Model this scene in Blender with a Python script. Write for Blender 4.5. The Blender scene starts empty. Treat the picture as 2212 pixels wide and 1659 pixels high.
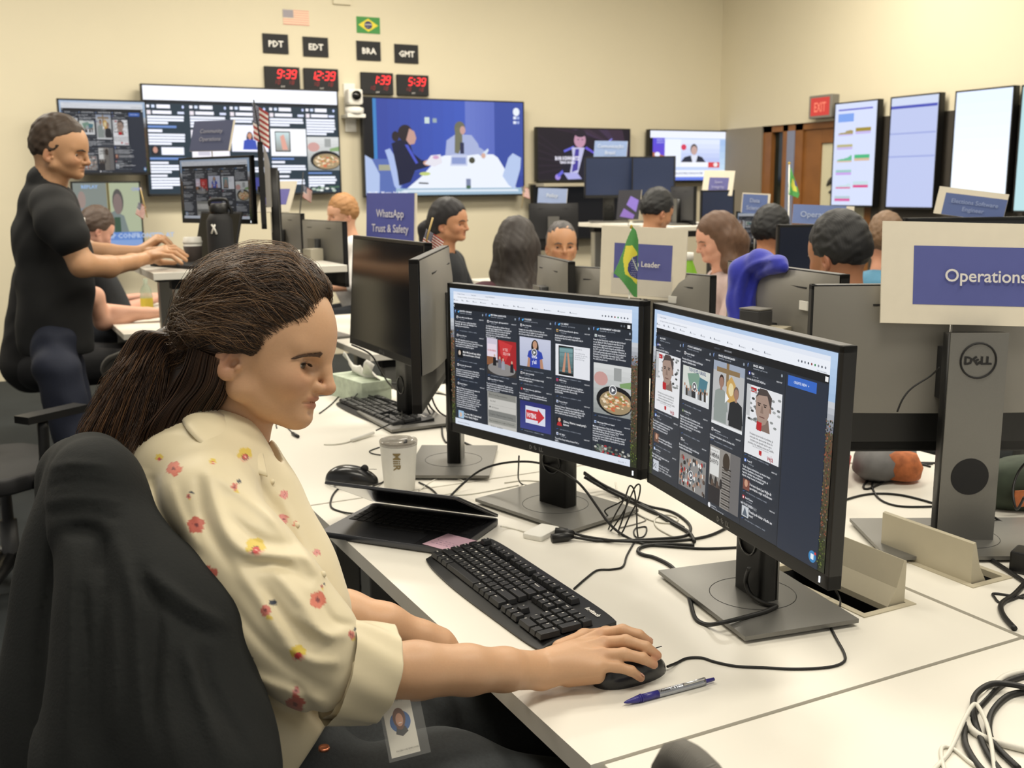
import bpy, math, random
import numpy as np
from mathutils import Matrix, Vector

# ------------------------------------------------------------------ camera, world, lights, exposure
SC = bpy.context.scene
COL = SC.collection
PI = math.pi
FPX, CX, CY, CAMH, DZ = 2251.81, 1106.0, 829.5, 1.42, 0.73
O = np.array([0, 0, CAMH])
CR = np.array([0.88954922, -0.45674873, -0.00909862])
CU = np.array([0.09211515, 0.15982197, 0.98283861])
CW = np.array([0.44745613, 0.87512144, -0.18424299])

def ray(px, py): return CR * (px - CX) / FPX - CU * (py - CY) / FPX + CW
def P(px, py, d): return O + ray(px, py) * d
def onz(px, py, z=DZ):
    r = ray(px, py); return O + r * ((z - CAMH) / r[2])
def onx(px, py, x):
    r = ray(px, py); return O + r * (x / r[0])
def ony(px, py, y):
    r = ray(px, py); return O + r * (y / r[1])

cam = bpy.data.cameras.new('camera')
camo = bpy.data.objects.new('camera', cam)
COL.objects.link(camo)
M = Matrix(((CR[0], CU[0], -CW[0], 0), (CR[1], CU[1], -CW[1], 0), (CR[2], CU[2], -CW[2], CAMH), (0, 0, 0, 1)))
camo.matrix_world = M
cam.sensor_width = 36
cam.lens = 36 * FPX / 2212
cam.clip_start = 0.05
cam.dof.use_dof = True
cam.dof.focus_distance = 1.55
cam.dof.aperture_fstop = 9.0
SC.camera = camo

w = bpy.data.worlds.new('world')
SC.world = w
w.use_nodes = True
w.node_tree.nodes['Background'].inputs[0].default_value = (1.0, 0.95, 0.86, 1)
w.node_tree.nodes['Background'].inputs[1].default_value = 0.45
SC.view_settings.view_transform = 'Standard'
SC.view_settings.look = 'None'
SC.view_settings.gamma = 1
SC.view_settings.exposure = 0.0
SC.view_settings.use_curve_mapping = False

def area(x, y, z, sx, sy, power, color=(1.0, 0.93, 0.80)):
    l = bpy.data.lights.new('ceiling_light', 'AREA')
    l.shape = 'RECTANGLE'; l.size = sx; l.size_y = sy; l.energy = power; l.color = color
    o = bpy.data.objects.new('ceiling_light', l)
    o.location = (x, y, z); COL.objects.link(o)
    return o
for (x, y, pw) in ((0.4, 0.4, 44), (2.6, 0.7, 48), (0.2, 3.2, 56), (3.0, 3.4, 62), (-0.6, 6.6, 105), (2.6, 6.6, 112), (5.2, 6.0, 96), (5.4, 3.0, 66)):
    area(x, y, 3.75, 1.7, 0.5, pw)

# ------------------------------------------------------------------ materials
def lin(c):
    if isinstance(c, str):
        c = [int(c[i:i + 2], 16) / 255 for i in (0, 2, 4)]
    return tuple((v / 12.92 if v <= 0.04045 else ((v + 0.055) / 1.055) ** 2.4) for v in c[:3])
MATS = {}
def mat(name, color='808080', rough=0.5, metal=0.0, noise=None, bump=None, emit=None, alpha=None, spec=None, coat=0, sub=None, attr=None, sheen=0, wave=None):
    if name in MATS: return MATS[name]
    m = bpy.data.materials.new(name); m.use_nodes = True; MATS[name] = m
    nt = m.node_tree; N = nt.nodes; L = nt.links; b = N['Principled BSDF']
    col = lin(color) + (1,)
    b.inputs['Base Color'].default_value = col
    b.inputs['Roughness'].default_value = rough
    b.inputs['Metallic'].default_value = metal
    if spec is not None: b.inputs['Specular IOR Level'].default_value = spec
    if coat: b.inputs['Coat Weight'].default_value = coat
    if sheen: b.inputs['Sheen Weight'].default_value = sheen
    if sub:
        b.inputs['Subsurface Weight'].default_value = sub
        b.inputs['Subsurface Radius'].default_value = (0.012, 0.005, 0.003)
        b.inputs['Subsurface Scale'].default_value = 0.6
    src = None
    if attr:
        a = N.new('ShaderNodeAttribute'); a.attribute_name = attr; src = a.outputs['Color']
    tc = N.new('ShaderNodeTexCoord')
    sc, am = noise if noise else (30, 0.03)
    n = N.new('ShaderNodeTexNoise'); n.inputs['Scale'].default_value = sc; n.inputs['Detail'].default_value = 4
    L.new(tc.outputs['Object'], n.inputs['Vector'])
    mx = N.new('ShaderNodeMix'); mx.data_type = 'RGBA'; mx.blend_type = 'MULTIPLY'; mx.inputs[0].default_value = 1
    cr = N.new('ShaderNodeMapRange'); cr.inputs[3].default_value = 1 - am * 1.6; cr.inputs[4].default_value = 1 + am * 1.6
    L.new(n.outputs[0], cr.inputs[0]); L.new(cr.outputs[0], mx.inputs[7])
    if src: L.new(src, mx.inputs[6])
    else: mx.inputs[6].default_value = col
    L.new(mx.outputs[2], b.inputs['Base Color'])
    if bump:
        n2 = N.new('ShaderNodeTexNoise'); n2.inputs['Scale'].default_value = bump[0]; n2.inputs['Detail'].default_value = 3
        L.new(tc.outputs['Object'], n2.inputs['Vector'])
        bp = N.new('ShaderNodeBump'); bp.inputs['Strength'].default_value = bump[1]; bp.inputs['Distance'].default_value = bump[2] if len(bump) > 2 else 0.002
        L.new(n2.outputs[0], bp.inputs['Height']); L.new(bp.outputs[0], b.inputs['Normal'])
    if wave:
        wv = N.new('ShaderNodeTexWave'); wv.inputs['Scale'].default_value = wave[0]; wv.inputs['Distortion'].default_value = 2
        wv.bands_direction = wave[2] if len(wave) > 2 else 'Z'
        L.new(tc.outputs['Object'], wv.inputs['Vector'])
        bp = N.new('ShaderNodeBump'); bp.inputs['Strength'].default_value = wave[1]; bp.inputs['Distance'].default_value = 0.002
        L.new(wv.outputs[0], bp.inputs['Height']); L.new(bp.outputs[0], b.inputs['Normal'])
    if emit:
        b.inputs['Emission Color'].default_value = col
        b.inputs['Emission Strength'].default_value = emit
    if alpha is not None: b.inputs['Alpha'].default_value = alpha
    return m

def screen_mat(name, strength):
    if name in MATS: return MATS[name]
    m = bpy.data.materials.new(name); m.use_nodes = True; MATS[name] = m
    nt = m.node_tree; b = nt.nodes['Principled BSDF']
    a = nt.nodes.new('ShaderNodeAttribute'); a.attribute_name = 'col'
    b.inputs['Base Color'].default_value = (0.01, 0.01, 0.012, 1); b.inputs['Roughness'].default_value = 0.35
    b.inputs['Specular IOR Level'].default_value = 0.25
    nt.links.new(a.outputs['Color'], b.inputs['Emission Color'])
    b.inputs['Emission Strength'].default_value = strength
    return m

M_WALL = mat('painted_wall', 'd9d0b6', 0.85, noise=(1.5, 0.02), bump=(120, 0.05))
M_CEIL = mat('painted_ceiling', 'e6e0d0', 0.9)
M_TAUPE = mat('taupe_panel', '8d8576', 0.7, noise=(3, 0.05))
M_DARKP = mat('dark_panel', '3f3a33', 0.55, noise=(4, 0.08))
M_WOOD = mat('stained_wood', '8a5a2c', 0.45, noise=(6, 0.18), wave=(8, 0.05, 'X'))
M_DESK = mat('desk_laminate', 'e4e0d5', 0.38, noise=(2, 0.012))
M_EDGE = mat('desk_edge', 'c9c1ad', 0.5)
M_MET = mat('grey_metal', '8a8a88', 0.4, 0.7)
M_LEG = mat('silver_leg', 'a5a39d', 0.35, 0.6)
M_BLK = mat('black_plastic', '141414', 0.42, bump=(900, 0.05, 0.0005))
M_BLKG = mat('glossy_black', '0a0a0c', 0.15, coat=0.3)
M_BLKM = mat('matte_black', '1b1b1d', 0.7)
M_DGREY = mat('dark_grey_plastic', '3a3a3b', 0.45)
M_GREYB = mat('monitor_grey', '86837c', 0.45, 0.25, noise=(8, 0.03))
M_BASE = mat('stand_base_grey', '7b7a76', 0.38, 0.55, noise=(300, 0.03))
M_CABLE = mat('black_cable', '111110', 0.5)
M_CABW = mat('white_cable', 'dedbd0', 0.5)
M_WHITE = mat('white_plastic', 'e8e6de', 0.4)
M_FOAM = mat('foam_board', 'e3dbc8', 0.7)
M_BLUEP = mat('blue_print', '5a5f9e', 0.6)
M_BLUEP2 = mat('blue_print_deep', '4d5493', 0.6)
M_TXT = mat('pale_print', 'e9e6df', 0.6)
M_OFF = mat('dark_screen', '15161a', 0.12, spec=0.6)
M_OFFB = mat('bluish_dark_screen', '2b3550', 0.25, noise=(2, 0.1))
M_BEIGE = mat('beige_metal', 'bab29c', 0.5, 0.1)

# ------------------------------------------------------------------ building helpers
class MB:
    def __init__(s): s.v = []; s.f = []; s.m = []; s.s = []; s.c = []
    def add(s, vs, fs, m=0, smooth=False, col=None):
        o = len(s.v); s.v += [tuple(float(q) for q in p) for p in vs]
        for f in fs:
            s.f.append([i + o for i in f]); s.m.append(m); s.s.append(smooth); s.c.append(col)
        return s
    def box(s, c, d, R=None, m=0, col=None):
        h = np.array(d) / 2
        vs = [np.array((x, y, z)) * h for x in (-1, 1) for y in (-1, 1) for z in (-1, 1)]
        if R is not None: vs = [np.asarray(R) @ v for v in vs]
        vs = [v + np.array(c) for v in vs]
        return s.add(vs, [(0, 1, 3, 2), (4, 6, 7, 5), (0, 4, 5, 1), (2, 3, 7, 6), (0, 2, 6, 4), (1, 5, 7, 3)], m, False, col)
    def b2(s, lo, hi, m=0): return s.box([(a + b) / 2 for a, b in zip(lo, hi)], [b - a for a, b in zip(lo, hi)], m=m)
    def prism(s, poly, z0, z1, T=None, m=0, smooth=False):
        n = len(poly)
        vs = [(x, y, z0) for x, y in poly] + [(x, y, z1) for x, y in poly]
        if T is not None: vs = [T(v) for v in vs]
        s.add(vs, [tuple(range(n))[::-1], tuple(range(n, 2 * n))], m, False)
        o = len(s.v) - 2 * n
        for i in range(n):
            j = (i + 1) % n
            s.f.append([o + i, o + j, o + n + j, o + n + i]); s.m.append(m); s.s.append(smooth); s.c.append(None)
        return s
    def tube(s, pts, r, seg=8, m=0, caps=True, closed=False, sm=0, col=None):
        pts = [np.array(p, float) for p in pts]
        if sm: pts = catmull(pts, sm, closed)
        n = len(pts); rs = r if hasattr(r, '__len__') else [r] * n
        if len(rs) != n: rs = list(np.interp(np.linspace(0, 1, n), np.linspace(0, 1, len(rs)), rs))
        vs = []; prev = None
        for i in range(n):
            a = pts[(i - 1) % n if closed else max(i - 1, 0)]; b = pts[(i + 1) % n if closed else min(i + 1, n - 1)]
            t = b - a; t = t / (np.linalg.norm(t) + 1e-9)
            if prev is None:
                q = np.array([0, 0, 1.0]) if abs(t[2]) < 0.9 else np.array([1.0, 0, 0])
            else: q = prev
            u = q - t * (q @ t); u /= (np.linalg.norm(u) + 1e-9); prev = u; w_ = np.cross(t, u)
            for k in range(seg):
                an = 2 * PI * k / seg
                vs.append(pts[i] + rs[i] * (math.cos(an) * u + math.sin(an) * w_))
        fs = []
        for i in range(n if closed else n - 1):
            j = (i + 1) % n
            for k in range(seg):
                l = (k + 1) % seg
                fs.append((i * seg + k, i * seg + l, j * seg + l, j * seg + k))
        if caps and not closed: fs += [tuple(range(seg))[::-1], tuple((n - 1) * seg + k for k in range(seg))]
        return s.add(vs, fs, m, True, col)
    def lathe(s, prof, c=(0, 0, 0), seg=32, m=0, smooth=True):
        vs = []; n = len(prof)
        for r, z in prof:
            for k in range(seg):
                a = 2 * PI * k / seg; vs.append((c[0] + r * math.cos(a), c[1] + r * math.sin(a), c[2] + z))
        fs = [(i * seg + k, i * seg + (k + 1) % seg, (i + 1) * seg + (k + 1) % seg, (i + 1) * seg + k) for i in range(n - 1) for k in range(seg)]
        s.add(vs, fs, m, smooth)
        if prof[0][0] > 1e-5: s.add([vs[k] for k in range(seg)], [tuple(range(seg))[::-1]], m)
        if prof[-1][0] > 1e-5: s.add([vs[(n - 1) * seg + k] for k in range(seg)], [tuple(range(seg))], m)
        return s
    def quad(s, a, b, c, d, m=0, col=None): return s.add([a, b, c, d], [(0, 1, 2, 3)], m, False, col)
    def build(s, name, mats, parent=None, bevel=0, loc=None, colattr=False, solid=0):
        me = bpy.data.meshes.new(name); me.from_pydata(s.v, [], s.f)
        if not isinstance(mats, (list, tuple)): mats = [mats]
        for q in mats: me.materials.append(q)
        me.polygons.foreach_set('material_index', s.m); me.polygons.foreach_set('use_smooth', s.s)
        if colattr:
            ca = me.color_attributes.new('col', 'FLOAT_COLOR', 'CORNER')
            arr = []
            for f, c in zip(s.f, s.c): arr += (list(c) + [1.0]) * len(f)
            ca.data.foreach_set('color', arr)
        me.validate(); me.update()
        o = bpy.data.objects.new(name, me); COL.objects.link(o)
        if parent: o.parent = parent
        if loc is not None: o.location = loc
        if bevel:
            b = o.modifiers.new('bevel', 'BEVEL'); b.width = bevel; b.segments = 2; b.limit_method = 'ANGLE'
        if solid:
            b = o.modifiers.new('solid', 'SOLIDIFY'); b.thickness = solid; b.offset = 0
        return o

def catmull(pts, n, closed=False):
    pts = [np.array(p, float) for p in pts]; out = []; L = len(pts)
    for i in range(L if closed else L - 1):
        g = (lambda k: pts[k % L]) if closed else (lambda k: pts[min(max(k, 0), L - 1)])
        p0, p1, p2, p3 = g(i - 1), g(i), g(i + 1), g(i + 2)
        for k in range(n):
            t = k / n
            out.append(0.5 * ((2 * p1) + (-p0 + p2) * t + (2 * p0 - 5 * p1 + 4 * p2 - p3) * t * t + (-p0 + 3 * p1 - 3 * p2 + p3) * t ** 3))
    if not closed: out.append(pts[-1])
    return out

def rrect(w_, h_, r, n=6, cx=0, cy=0):
    out = []
    for sx, sy, a0 in ((1, 1, 0), (-1, 1, 90), (-1, -1, 180), (1, -1, 270)):
        for i in range(n + 1):
            a = math.radians(a0 + 90 * i / n)
            out.append((cx + sx * (w_ / 2 - r) + r * math.cos(a), cy + sy * (h_ / 2 - r) + r * math.sin(a)))
    return out

def thing(name, label, cat, loc=(0, 0, 0), rz=0, group=None):
    o = bpy.data.objects.new(name, None); COL.objects.link(o)
    o.location = [float(v) for v in loc]; o.rotation_euler = (0, 0, rz); o.empty_display_size = 0.1
    o['label'] = label; o['category'] = cat
    if group: o['group'] = group
    return o
def tag(o, label, cat, group=None):
    o['label'] = label; o['category'] = cat
    if group: o['group'] = group
    return o
def struct(name, mb, m, **k):
    o = mb.build(name, m, **k); o['kind'] = 'structure'; return o
def dup(root, loc, rz, label=None, group=None):
    r = root.copy(); COL.objects.link(r); r.location = [float(v) for v in loc]; r.rotation_euler = (0, 0, rz)
    if label: r['label'] = label
    if group: r['group'] = group
    for ch in list(root.children):
        c = ch.copy(); COL.objects.link(c); c.parent = r
        for g in ch.children:
            d = g.copy(); COL.objects.link(d); d.parent = c
    return r
def orient(o, ex, ey, ez, loc):
    o.matrix_world = Matrix(((ex[0], ey[0], ez[0], loc[0]), (ex[1], ey[1], ez[1], loc[1]), (ex[2], ey[2], ez[2], loc[2]), (0, 0, 0, 1)))

_TC = {}
def text_mesh(s, size=1.0, align='LEFT', bold=0.0, res=2, spacing=1.0, line=1.0, shear=0):
    key = (s, align, bold, res, spacing, line, shear)
    if key not in _TC:
        c = bpy.data.curves.new('t', 'FONT'); c.body = s; c.size = 1; c.align_x = align; c.resolution_u = res
        c.offset = bold; c.space_character = spacing; c.space_line = line; c.shear = shear
        o = bpy.data.objects.new('t', c); COL.objects.link(o)
        bpy.context.view_layer.update()
        me = o.evaluated_get(bpy.context.evaluated_depsgraph_get()).to_mesh()
        vs = [tuple(v.co) for v in me.vertices]; fs = [tuple(p.vertices) for p in me.polygons]
        o.evaluated_get(bpy.context.evaluated_depsgraph_get()).to_mesh_clear()
        bpy.data.objects.remove(o); bpy.data.curves.remove(c)
        _TC[key] = (vs, fs)
    vs, fs = _TC[key]
    return [(x * size, y * size, z) for x, y, z in vs], fs

class Canvas:
    """flat picture on a w x h surface: x right, y down, in fractions of the surface; becomes one mesh"""
    def __init__(s, w_, h_): s.w = w_; s.h = h_; s.mb = MB(); s.z = 0.0; s.step = 0.000005
    def pt(s, u, v): return ((u - 0.5) * s.w, -s.z, (0.5 - v) * s.h)
    def poly(s, pts, col):
        s.z += s.step; c = lin(col)
        s.mb.add([s.pt(u, v) for u, v in pts], [tuple(range(len(pts)))], 0, False, c)
    def rect(s, u0, v0, u1, v1, col): s.poly([(u0, v0), (u0, v1), (u1, v1), (u1, v0)], col)
    def ell(s, u, v, ru, rv, col, n=18, a0=0, a1=360):
        s.poly([(u + ru * math.cos(math.radians(a0 + (a1 - a0) * i / n)), v + rv * math.sin(math.radians(a0 + (a1 - a0) * i / n))) for i in range(n)][::-1], col)
    def grad(s, u0, v0, u1, v1, c0, c1, n=10, horiz=False):
        a, b = np.array(lin(c0)), np.array(lin(c1)); s.z += s.step
        for i in range(n):
            t0, t1 = i / n, (i + 1) / n; c = tuple(a + (b - a) * (i + 0.5) / n)
            if horiz: q = [(u0 + (u1 - u0) * t0, v0), (u0 + (u1 - u0) * t0, v1), (u0 + (u1 - u0) * t1, v1), (u0 + (u1 - u0) * t1, v0)]
            else: q = [(u0, v0 + (v1 - v0) * t0), (u0, v0 + (v1 - v0) * t1), (u1, v0 + (v1 - v0) * t1), (u1, v0 + (v1 - v0) * t0)]
            s.mb.add([s.pt(*p) for p in q], [(0, 1, 2, 3)], 0, False, c)
    def text(s, t, u, v, size, col, align='LEFT', bold=0.0, res=1, line=1.0, xs=1.0):
        """size = em height as a fraction of the surface height; v = baseline of the first line"""
        keep = s.z; s.z = 480 * s.step
        vs, fs = text_mesh(t, 1.0, align, bold, res, 1.0, line)
        k = size * s.h; x0, _, z0 = s.pt(u, v)
        s.mb.add([(x0 + x * k * xs, -s.z, z0 + y * k) for x, y, z in vs], fs, 0, False, lin(col)); s.z = keep
    def build(s, name, m, parent=None, loc=None): return s.mb.build(name, m, parent, colattr=True, loc=loc)
# ------------------------------------------------------------------ room
BY, RX = 8.8, 6.92            # back wall plane, right wall plane
carpet = mat('carpet', '23282a', 0.95, noise=(2.2, 0.35), bump=(400, 0.3))
struct('floor', MB().b2((-5, -2, -0.05), (RX + 1.4, BY, 0.0)), carpet)
struct('ceiling', MB().b2((-5, -1.2, 3.9), (RX, BY, 3.98)), M_CEIL)
struct('wall_back', MB().b2((-5, BY, 0), (RX + 0.15, BY + 0.15, 3.9)), M_WALL)
rw = MB()
rw.b2((RX, -1, 1.99), (RX + 0.15, BY, 3.9))
rw.b2((RX, -1, 0), (RX + 0.15, 6.70, 1.99), m=1)
rw.b2((RX, 8.15, 0), (RX + 0.15, BY, 1.99), m=2)
struct('wall_right', rw, [M_WALL, M_DARKP, M_TAUPE])
# door, sidelight, trim on the right wall
tr = MB()
for y0, y1 in ((8.03, 8.15), (7.80, 7.87), (7.60, 7.70)): tr.b2((RX + 0.02, y0, 0), (RX + 0.13, y1, 1.99))
tr.b2((RX + 0.02, 6.70, 1.93), (RX + 0.13, 8.15, 1.99))
struct('trim_1', tr, M_WOOD)
struct('trim_2', MB().b2((RX + 0.01, 7.70, 0), (RX + 0.12, 7.80, 1.93)), mat('blue_grey_post', '8389a0', 0.5))
struct('window_1', MB().b2((RX + 0.07, 7.87, 0), (RX + 0.09, 8.03, 1.93)), mat('dark_glass', '1c241f', 0.15, noise=(5, 0.5)))
dr = MB()
dr.b2((RX + 0.04, 7.38, 0), (RX + 0.09, 7.60, 1.93)); dr.b2((RX + 0.04, 6.70, 0), (RX + 0.09, 6.82, 1.93))
dr.b2((RX + 0.04, 6.82, 1.80), (RX + 0.09, 7.38, 1.93)); dr.b2((RX + 0.04, 6.82, 0), (RX + 0.09, 7.38, 0.3))
door = struct('door_1', dr, M_WOOD, bevel=0.004)
MB().b2((RX + 0.06, 6.82, 0.3), (RX + 0.07, 7.38, 1.8)).build('door_glass', mat('frosted_glass', 'd9d3b4', 0.3), door)
MB().tube([(RX - 0.05, 7.33, 1.0), (RX - 0.05, 7.45, 1.0)], 0.01).tube([(RX - 0.05, 7.45, 1.0), (RX + 0.05, 7.45, 1.0)], 0.009).build('door_handle', M_MET, door)
# corridor seen through sidelight and door glass
struct('wall_corridor', MB().b2((RX + 1.3, 6.2, 0), (RX + 1.4, 8.8, 2.3)), M_TAUPE)
gd = MB()
for y, z, l, a in ((7.30, 1.42, 0.17, 40), (7.27, 1.36, 0.15, 12), (7.30, 1.05, 0.16, -40)):
    c = np.array((RX + 0.052, y, z)); d = np.array((0, -math.cos(math.radians(a)), math.sin(math.radians(a)))) * l
    for k in range(8):
        t = k / 7; rr = 0.004 + 0.022 * math.sin(PI * t)
        if k: gd.tube([pp, c + d * t], [pr, rr], 6)
        pp, pr = c + d * t, rr
o = gd.build('door_decal', mat('decal_dark', '4b4a44', 0.6), door)
MB().prism([(7.28, 0.45), (7.02, 0.45), (6.98, 1.28), (7.10, 1.3), (7.22, 1.1)], 0, 0.006, T=lambda p: (RX + 0.054 - p[2], p[0], p[1])).build('door_decal_tan', mat('decal_tan', 'b99a62', 0.6), door)

# ------------------------------------------------------------------ signs, clocks, flags on the back wall
def wall_rect(tl, br, d=0.0, y=BY):
    """thing frame for something on the back wall from two pixels: centre, w, h"""
    a = ony(*tl, y - d); b = ony(*br, y - d)
    return (a[0] + b[0]) / 2, (a[2] + b[2]) / 2, abs(b[0] - a[0]), abs(a[2] - b[2])
for s, tl, br in (('PDT', (566, 72), (623, 117)), ('EDT', (653, 79), (709, 124)), ('BRA', (769, 88), (822, 132)), ('GMT', (851, 95), (903, 138))):
    x, z, w_, h_ = wall_rect(tl, br)
    t = thing('time_zone_sign', 'black wall sign with white letters %s above a red digital clock' % s, 'sign', (x, BY, z), 0, 'time zone signs above the clocks')
    MB().box((0, -0.006, 0), (w_, 0.012, h_)).build('board', M_BLKM, t)
    c = Canvas(w_, h_); c.text(s, 0.5, 0.66, 0.44, 'e4dfcc', 'CENTER', 0.03)
    c.mb.build('lettering', M_TXT, t, loc=(0, -0.0125, 0))
SEG = {'0': 'abcdef', '1': 'bc', '2': 'abged', '3': 'abgcd', '5': 'afgcd', '9': 'abcdfg', '4': 'fgbc', '6': 'afgcde', '7': 'abc', '8': 'abcdefg', ' ': ''}
def seg_digit(mb, ch, x, z, h_, y=-0.031, col=None):
    w2, h2, t = h_ * 0.26, h_ / 2, h_ * 0.07; sh = 0.22
    S = {'a': ((-w2, h2), (w2, h2)), 'd': ((-w2, -h2), (w2, -h2)), 'g': ((-w2, 0), (w2, 0)), 'f': ((-w2, h2), (-w2, 0)), 'b': ((w2, h2), (w2, 0)), 'e': ((-w2, 0), (-w2, -h2)), 'c': ((w2, 0), (w2, -h2))}
    for k in SEG[ch]:
        (x0, z0), (x1, z1) = S[k]
        x0 += z0 * sh; x1 += z1 * sh
        d = np.array((x1 - x0, z1 - z0)); d /= np.linalg.norm(d); n = np.array((-d[1], d[0])) * t; e = d * t * 0.4
        q = [(x0 + n[0] + e[0], z0 + n[1] + e[1]), (x0 - n[0] + e[0], z0 - n[1] + e[1]), (x1 - n[0] - e[0], z1 - n[1] - e[1]), (x1 + n[0] - e[0], z1 + n[1] - e[1])]
        mb.add([(x + a, y, z + b) for a, b in q], [(0, 1, 2, 3)])
M_LED = mat('red_led', 'f02a30', 0.4, emit=1.1); M_LED2 = mat('dim_red_led', '7a1a1c', 0.4, emit=0.6)
for s, zone, tl, br in (('9:39', 'PDT', (569, 143), (647, 194)), ('12:39', 'EDT', (654, 147), (730, 198)), ('1:39', 'BRA', (777, 156), (848, 206)), ('5:39', 'GMT', (855, 161), (924, 208))):
    x, z, w_, h_ = wall_rect(tl, br)
    t = thing('digital_clock', 'red LED wall clock reading %s below the %s sign' % (s, zone), 'clock', (x, BY, z), 0, 'red digital wall clocks')
    MB().box((0, -0.015, 0), (w_, 0.03, h_)).build('case', M_BLKM, t, bevel=0.004)
    mb = MB(); hh, mm = s.split(':'); dh = h_ * 0.36
    xs = w_ * 0.33
    for k, ch in enumerate(reversed(mm)): seg_digit(mb, ch, xs - k * w_ * 0.17, h_ * 0.17, dh)
    for k, ch in enumerate(reversed(hh)): seg_digit(mb, ch, xs - w_ * 0.41 - k * w_ * 0.17, h_ * 0.17, dh)
    for dz in (0.05, -0.04): mb.box((xs - w_ * 0.285, -0.031, h_ * 0.17 + dz * h_ * 2), (0.012, 0.001, 0.012))
    mb.build('digits', M_LED, t)
    mb = MB()
    for k in range(2):
        for q in range(2): seg_digit(mb, '10'[q] if k == 0 else '18'[q], (-0.22 + k * 0.4 + q * 0.11) * w_, -h_ * 0.2, h_ * 0.17)
    mb.build('date_digits', M_LED2, t)
    c = Canvas(w_, h_); c.text('DST', 0.5, 0.93, 0.1, 'b9b2a4', 'CENTER', 0.01); c.mb.build('lettering', M_TXT, t, loc=(0, -0.031, 0))
def flag_us(c, faded=False):
    R_, W_, B_ = ('dca08e', 'e5d0b4', '8d8a98') if faded else ('b5403c', 'e8e2d6', '35364e')
    for k in range(13): c.rect(0, k / 13, 1, (k + 1) / 13, R_ if k % 2 == 0 else W_)
    c.rect(0, 0, 0.4, 7 / 13, B_)
    for i in range(5):
        for j in range(6): c.ell(0.035 + j * 0.066, 0.055 + i * 0.107, 0.013, 0.022, W_, 6)
def flag_br(c):
    c.rect(0, 0, 1, 1, '3f8a42'); c.poly([(0.08, 0.5), (0.5, 0.9), (0.92, 0.5), (0.5, 0.1)], 'e0cf3a')
    c.ell(0.5, 0.5, 0.17, 0.245, '34345f', 20)
    for k in range(8):
        t0 = -0.15 + k * 0.0375; c.poly([(0.5 + t0, 0.46 - 0.03 * math.cos(t0 * 9)), (0.5 + t0, 0.50 - 0.03 * math.cos(t0 * 9)), (0.54 + t0, 0.51 - 0.03 * math.cos(t0 * 9)), (0.54 + t0, 0.47 - 0.03 * math.cos(t0 * 9))], 'dcdccc')
    for k in range(9): c.ell(0.42 + (k * 37 % 17) / 100, 0.55 + (k * 23 % 13) / 100, 0.008, 0.012, 'dcdccc', 5)
M_COLP = mat('colour_print', 'ffffff', 0.6, attr='col')
for n, fn, tl, br, l in (('flag_poster', lambda c: flag_us(c, True), (610, 20), (668, 56), 'small faded United States flag picture taped high on the wall'), ('flag_poster', flag_br, (769, 35), (821, 74), 'small green and yellow Brazilian flag picture on the wall')):
    x, z, w_, h_ = wall_rect(tl, br)
    c = Canvas(w_, h_); c.step = 0.00005; fn(c)
    o = c.build(n, M_COLP, loc=(x, BY - 0.004, z)); tag(o, l, 'poster', 'flag pictures on the back wall')
    MB().box((0, 0.002, 0), (w_, 0.003, h_)).build('backing', M_FOAM, o)
x, z, w_, h_ = wall_rect((718, -6), (757, 12))
tag(MB().box((x, BY - 0.01, z), (w_, 0.02, h_)).build('wall_vent', M_WALL, bevel=0.003), 'small cream vent plate high on the wall at the picture top edge', 'vent')
# camera on the wall between the two large TVs
x, z, w_, h_ = wall_rect((737, 195), (772, 245))
t = thing('video_camera', 'white swivel video conference camera on a wall bracket between two TVs', 'camera', (x, BY - 0.12, z), 0)
MB().lathe([(0.001, -0.11), (0.075, -0.11), (0.08, -0.09), (0.08, -0.06), (0.05, -0.05), (0.001, -0.05)]).build('base', M_WHITE, t)
MB().box((0, -0.0, 0.03), (0.13, 0.12, 0.13)).build('head', M_WHITE, t, bevel=0.02)
MB().tube([(0, -0.05, 0.04), (0, -0.085, 0.04)], 0.038, 20).build('lens', M_BLKG, t)
MB().box((0, 0.06, -0.125), (0.16, 0.24, 0.03)).box((0, 0.11, -0.05), (0.1, 0.02, 0.4)).build('bracket', M_WHITE, t, bevel=0.004)
# exit sign on the right wall
a, b = onx(1750, 208, RX - 0.08), onx(1797, 253, RX - 0.08)
t = thing('exit_sign', 'red and white illuminated EXIT sign over the wooden door', 'sign', (RX, (a[1] + b[1]) / 2, (a[2] + b[2]) / 2), -PI / 2)
ew, eh = abs(a[1] - b[1]), abs(a[2] - b[2])
MB().box((0, -0.045, 0), (ew, 0.09, eh)).build('housing', M_GREYB, t, bevel=0.006)
c = Canvas(ew * 0.82, eh * 0.78); c.rect(0, 0, 1, 1, 'd8433c'); c.text('EXIT', 0.5, 0.78, 0.74, 'ff8a6e', 'CENTER', 0.02, xs=0.62)
c.build('lit_face', screen_mat('exit_glow', 1.0), t, loc=(0, -0.091, 0))

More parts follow.
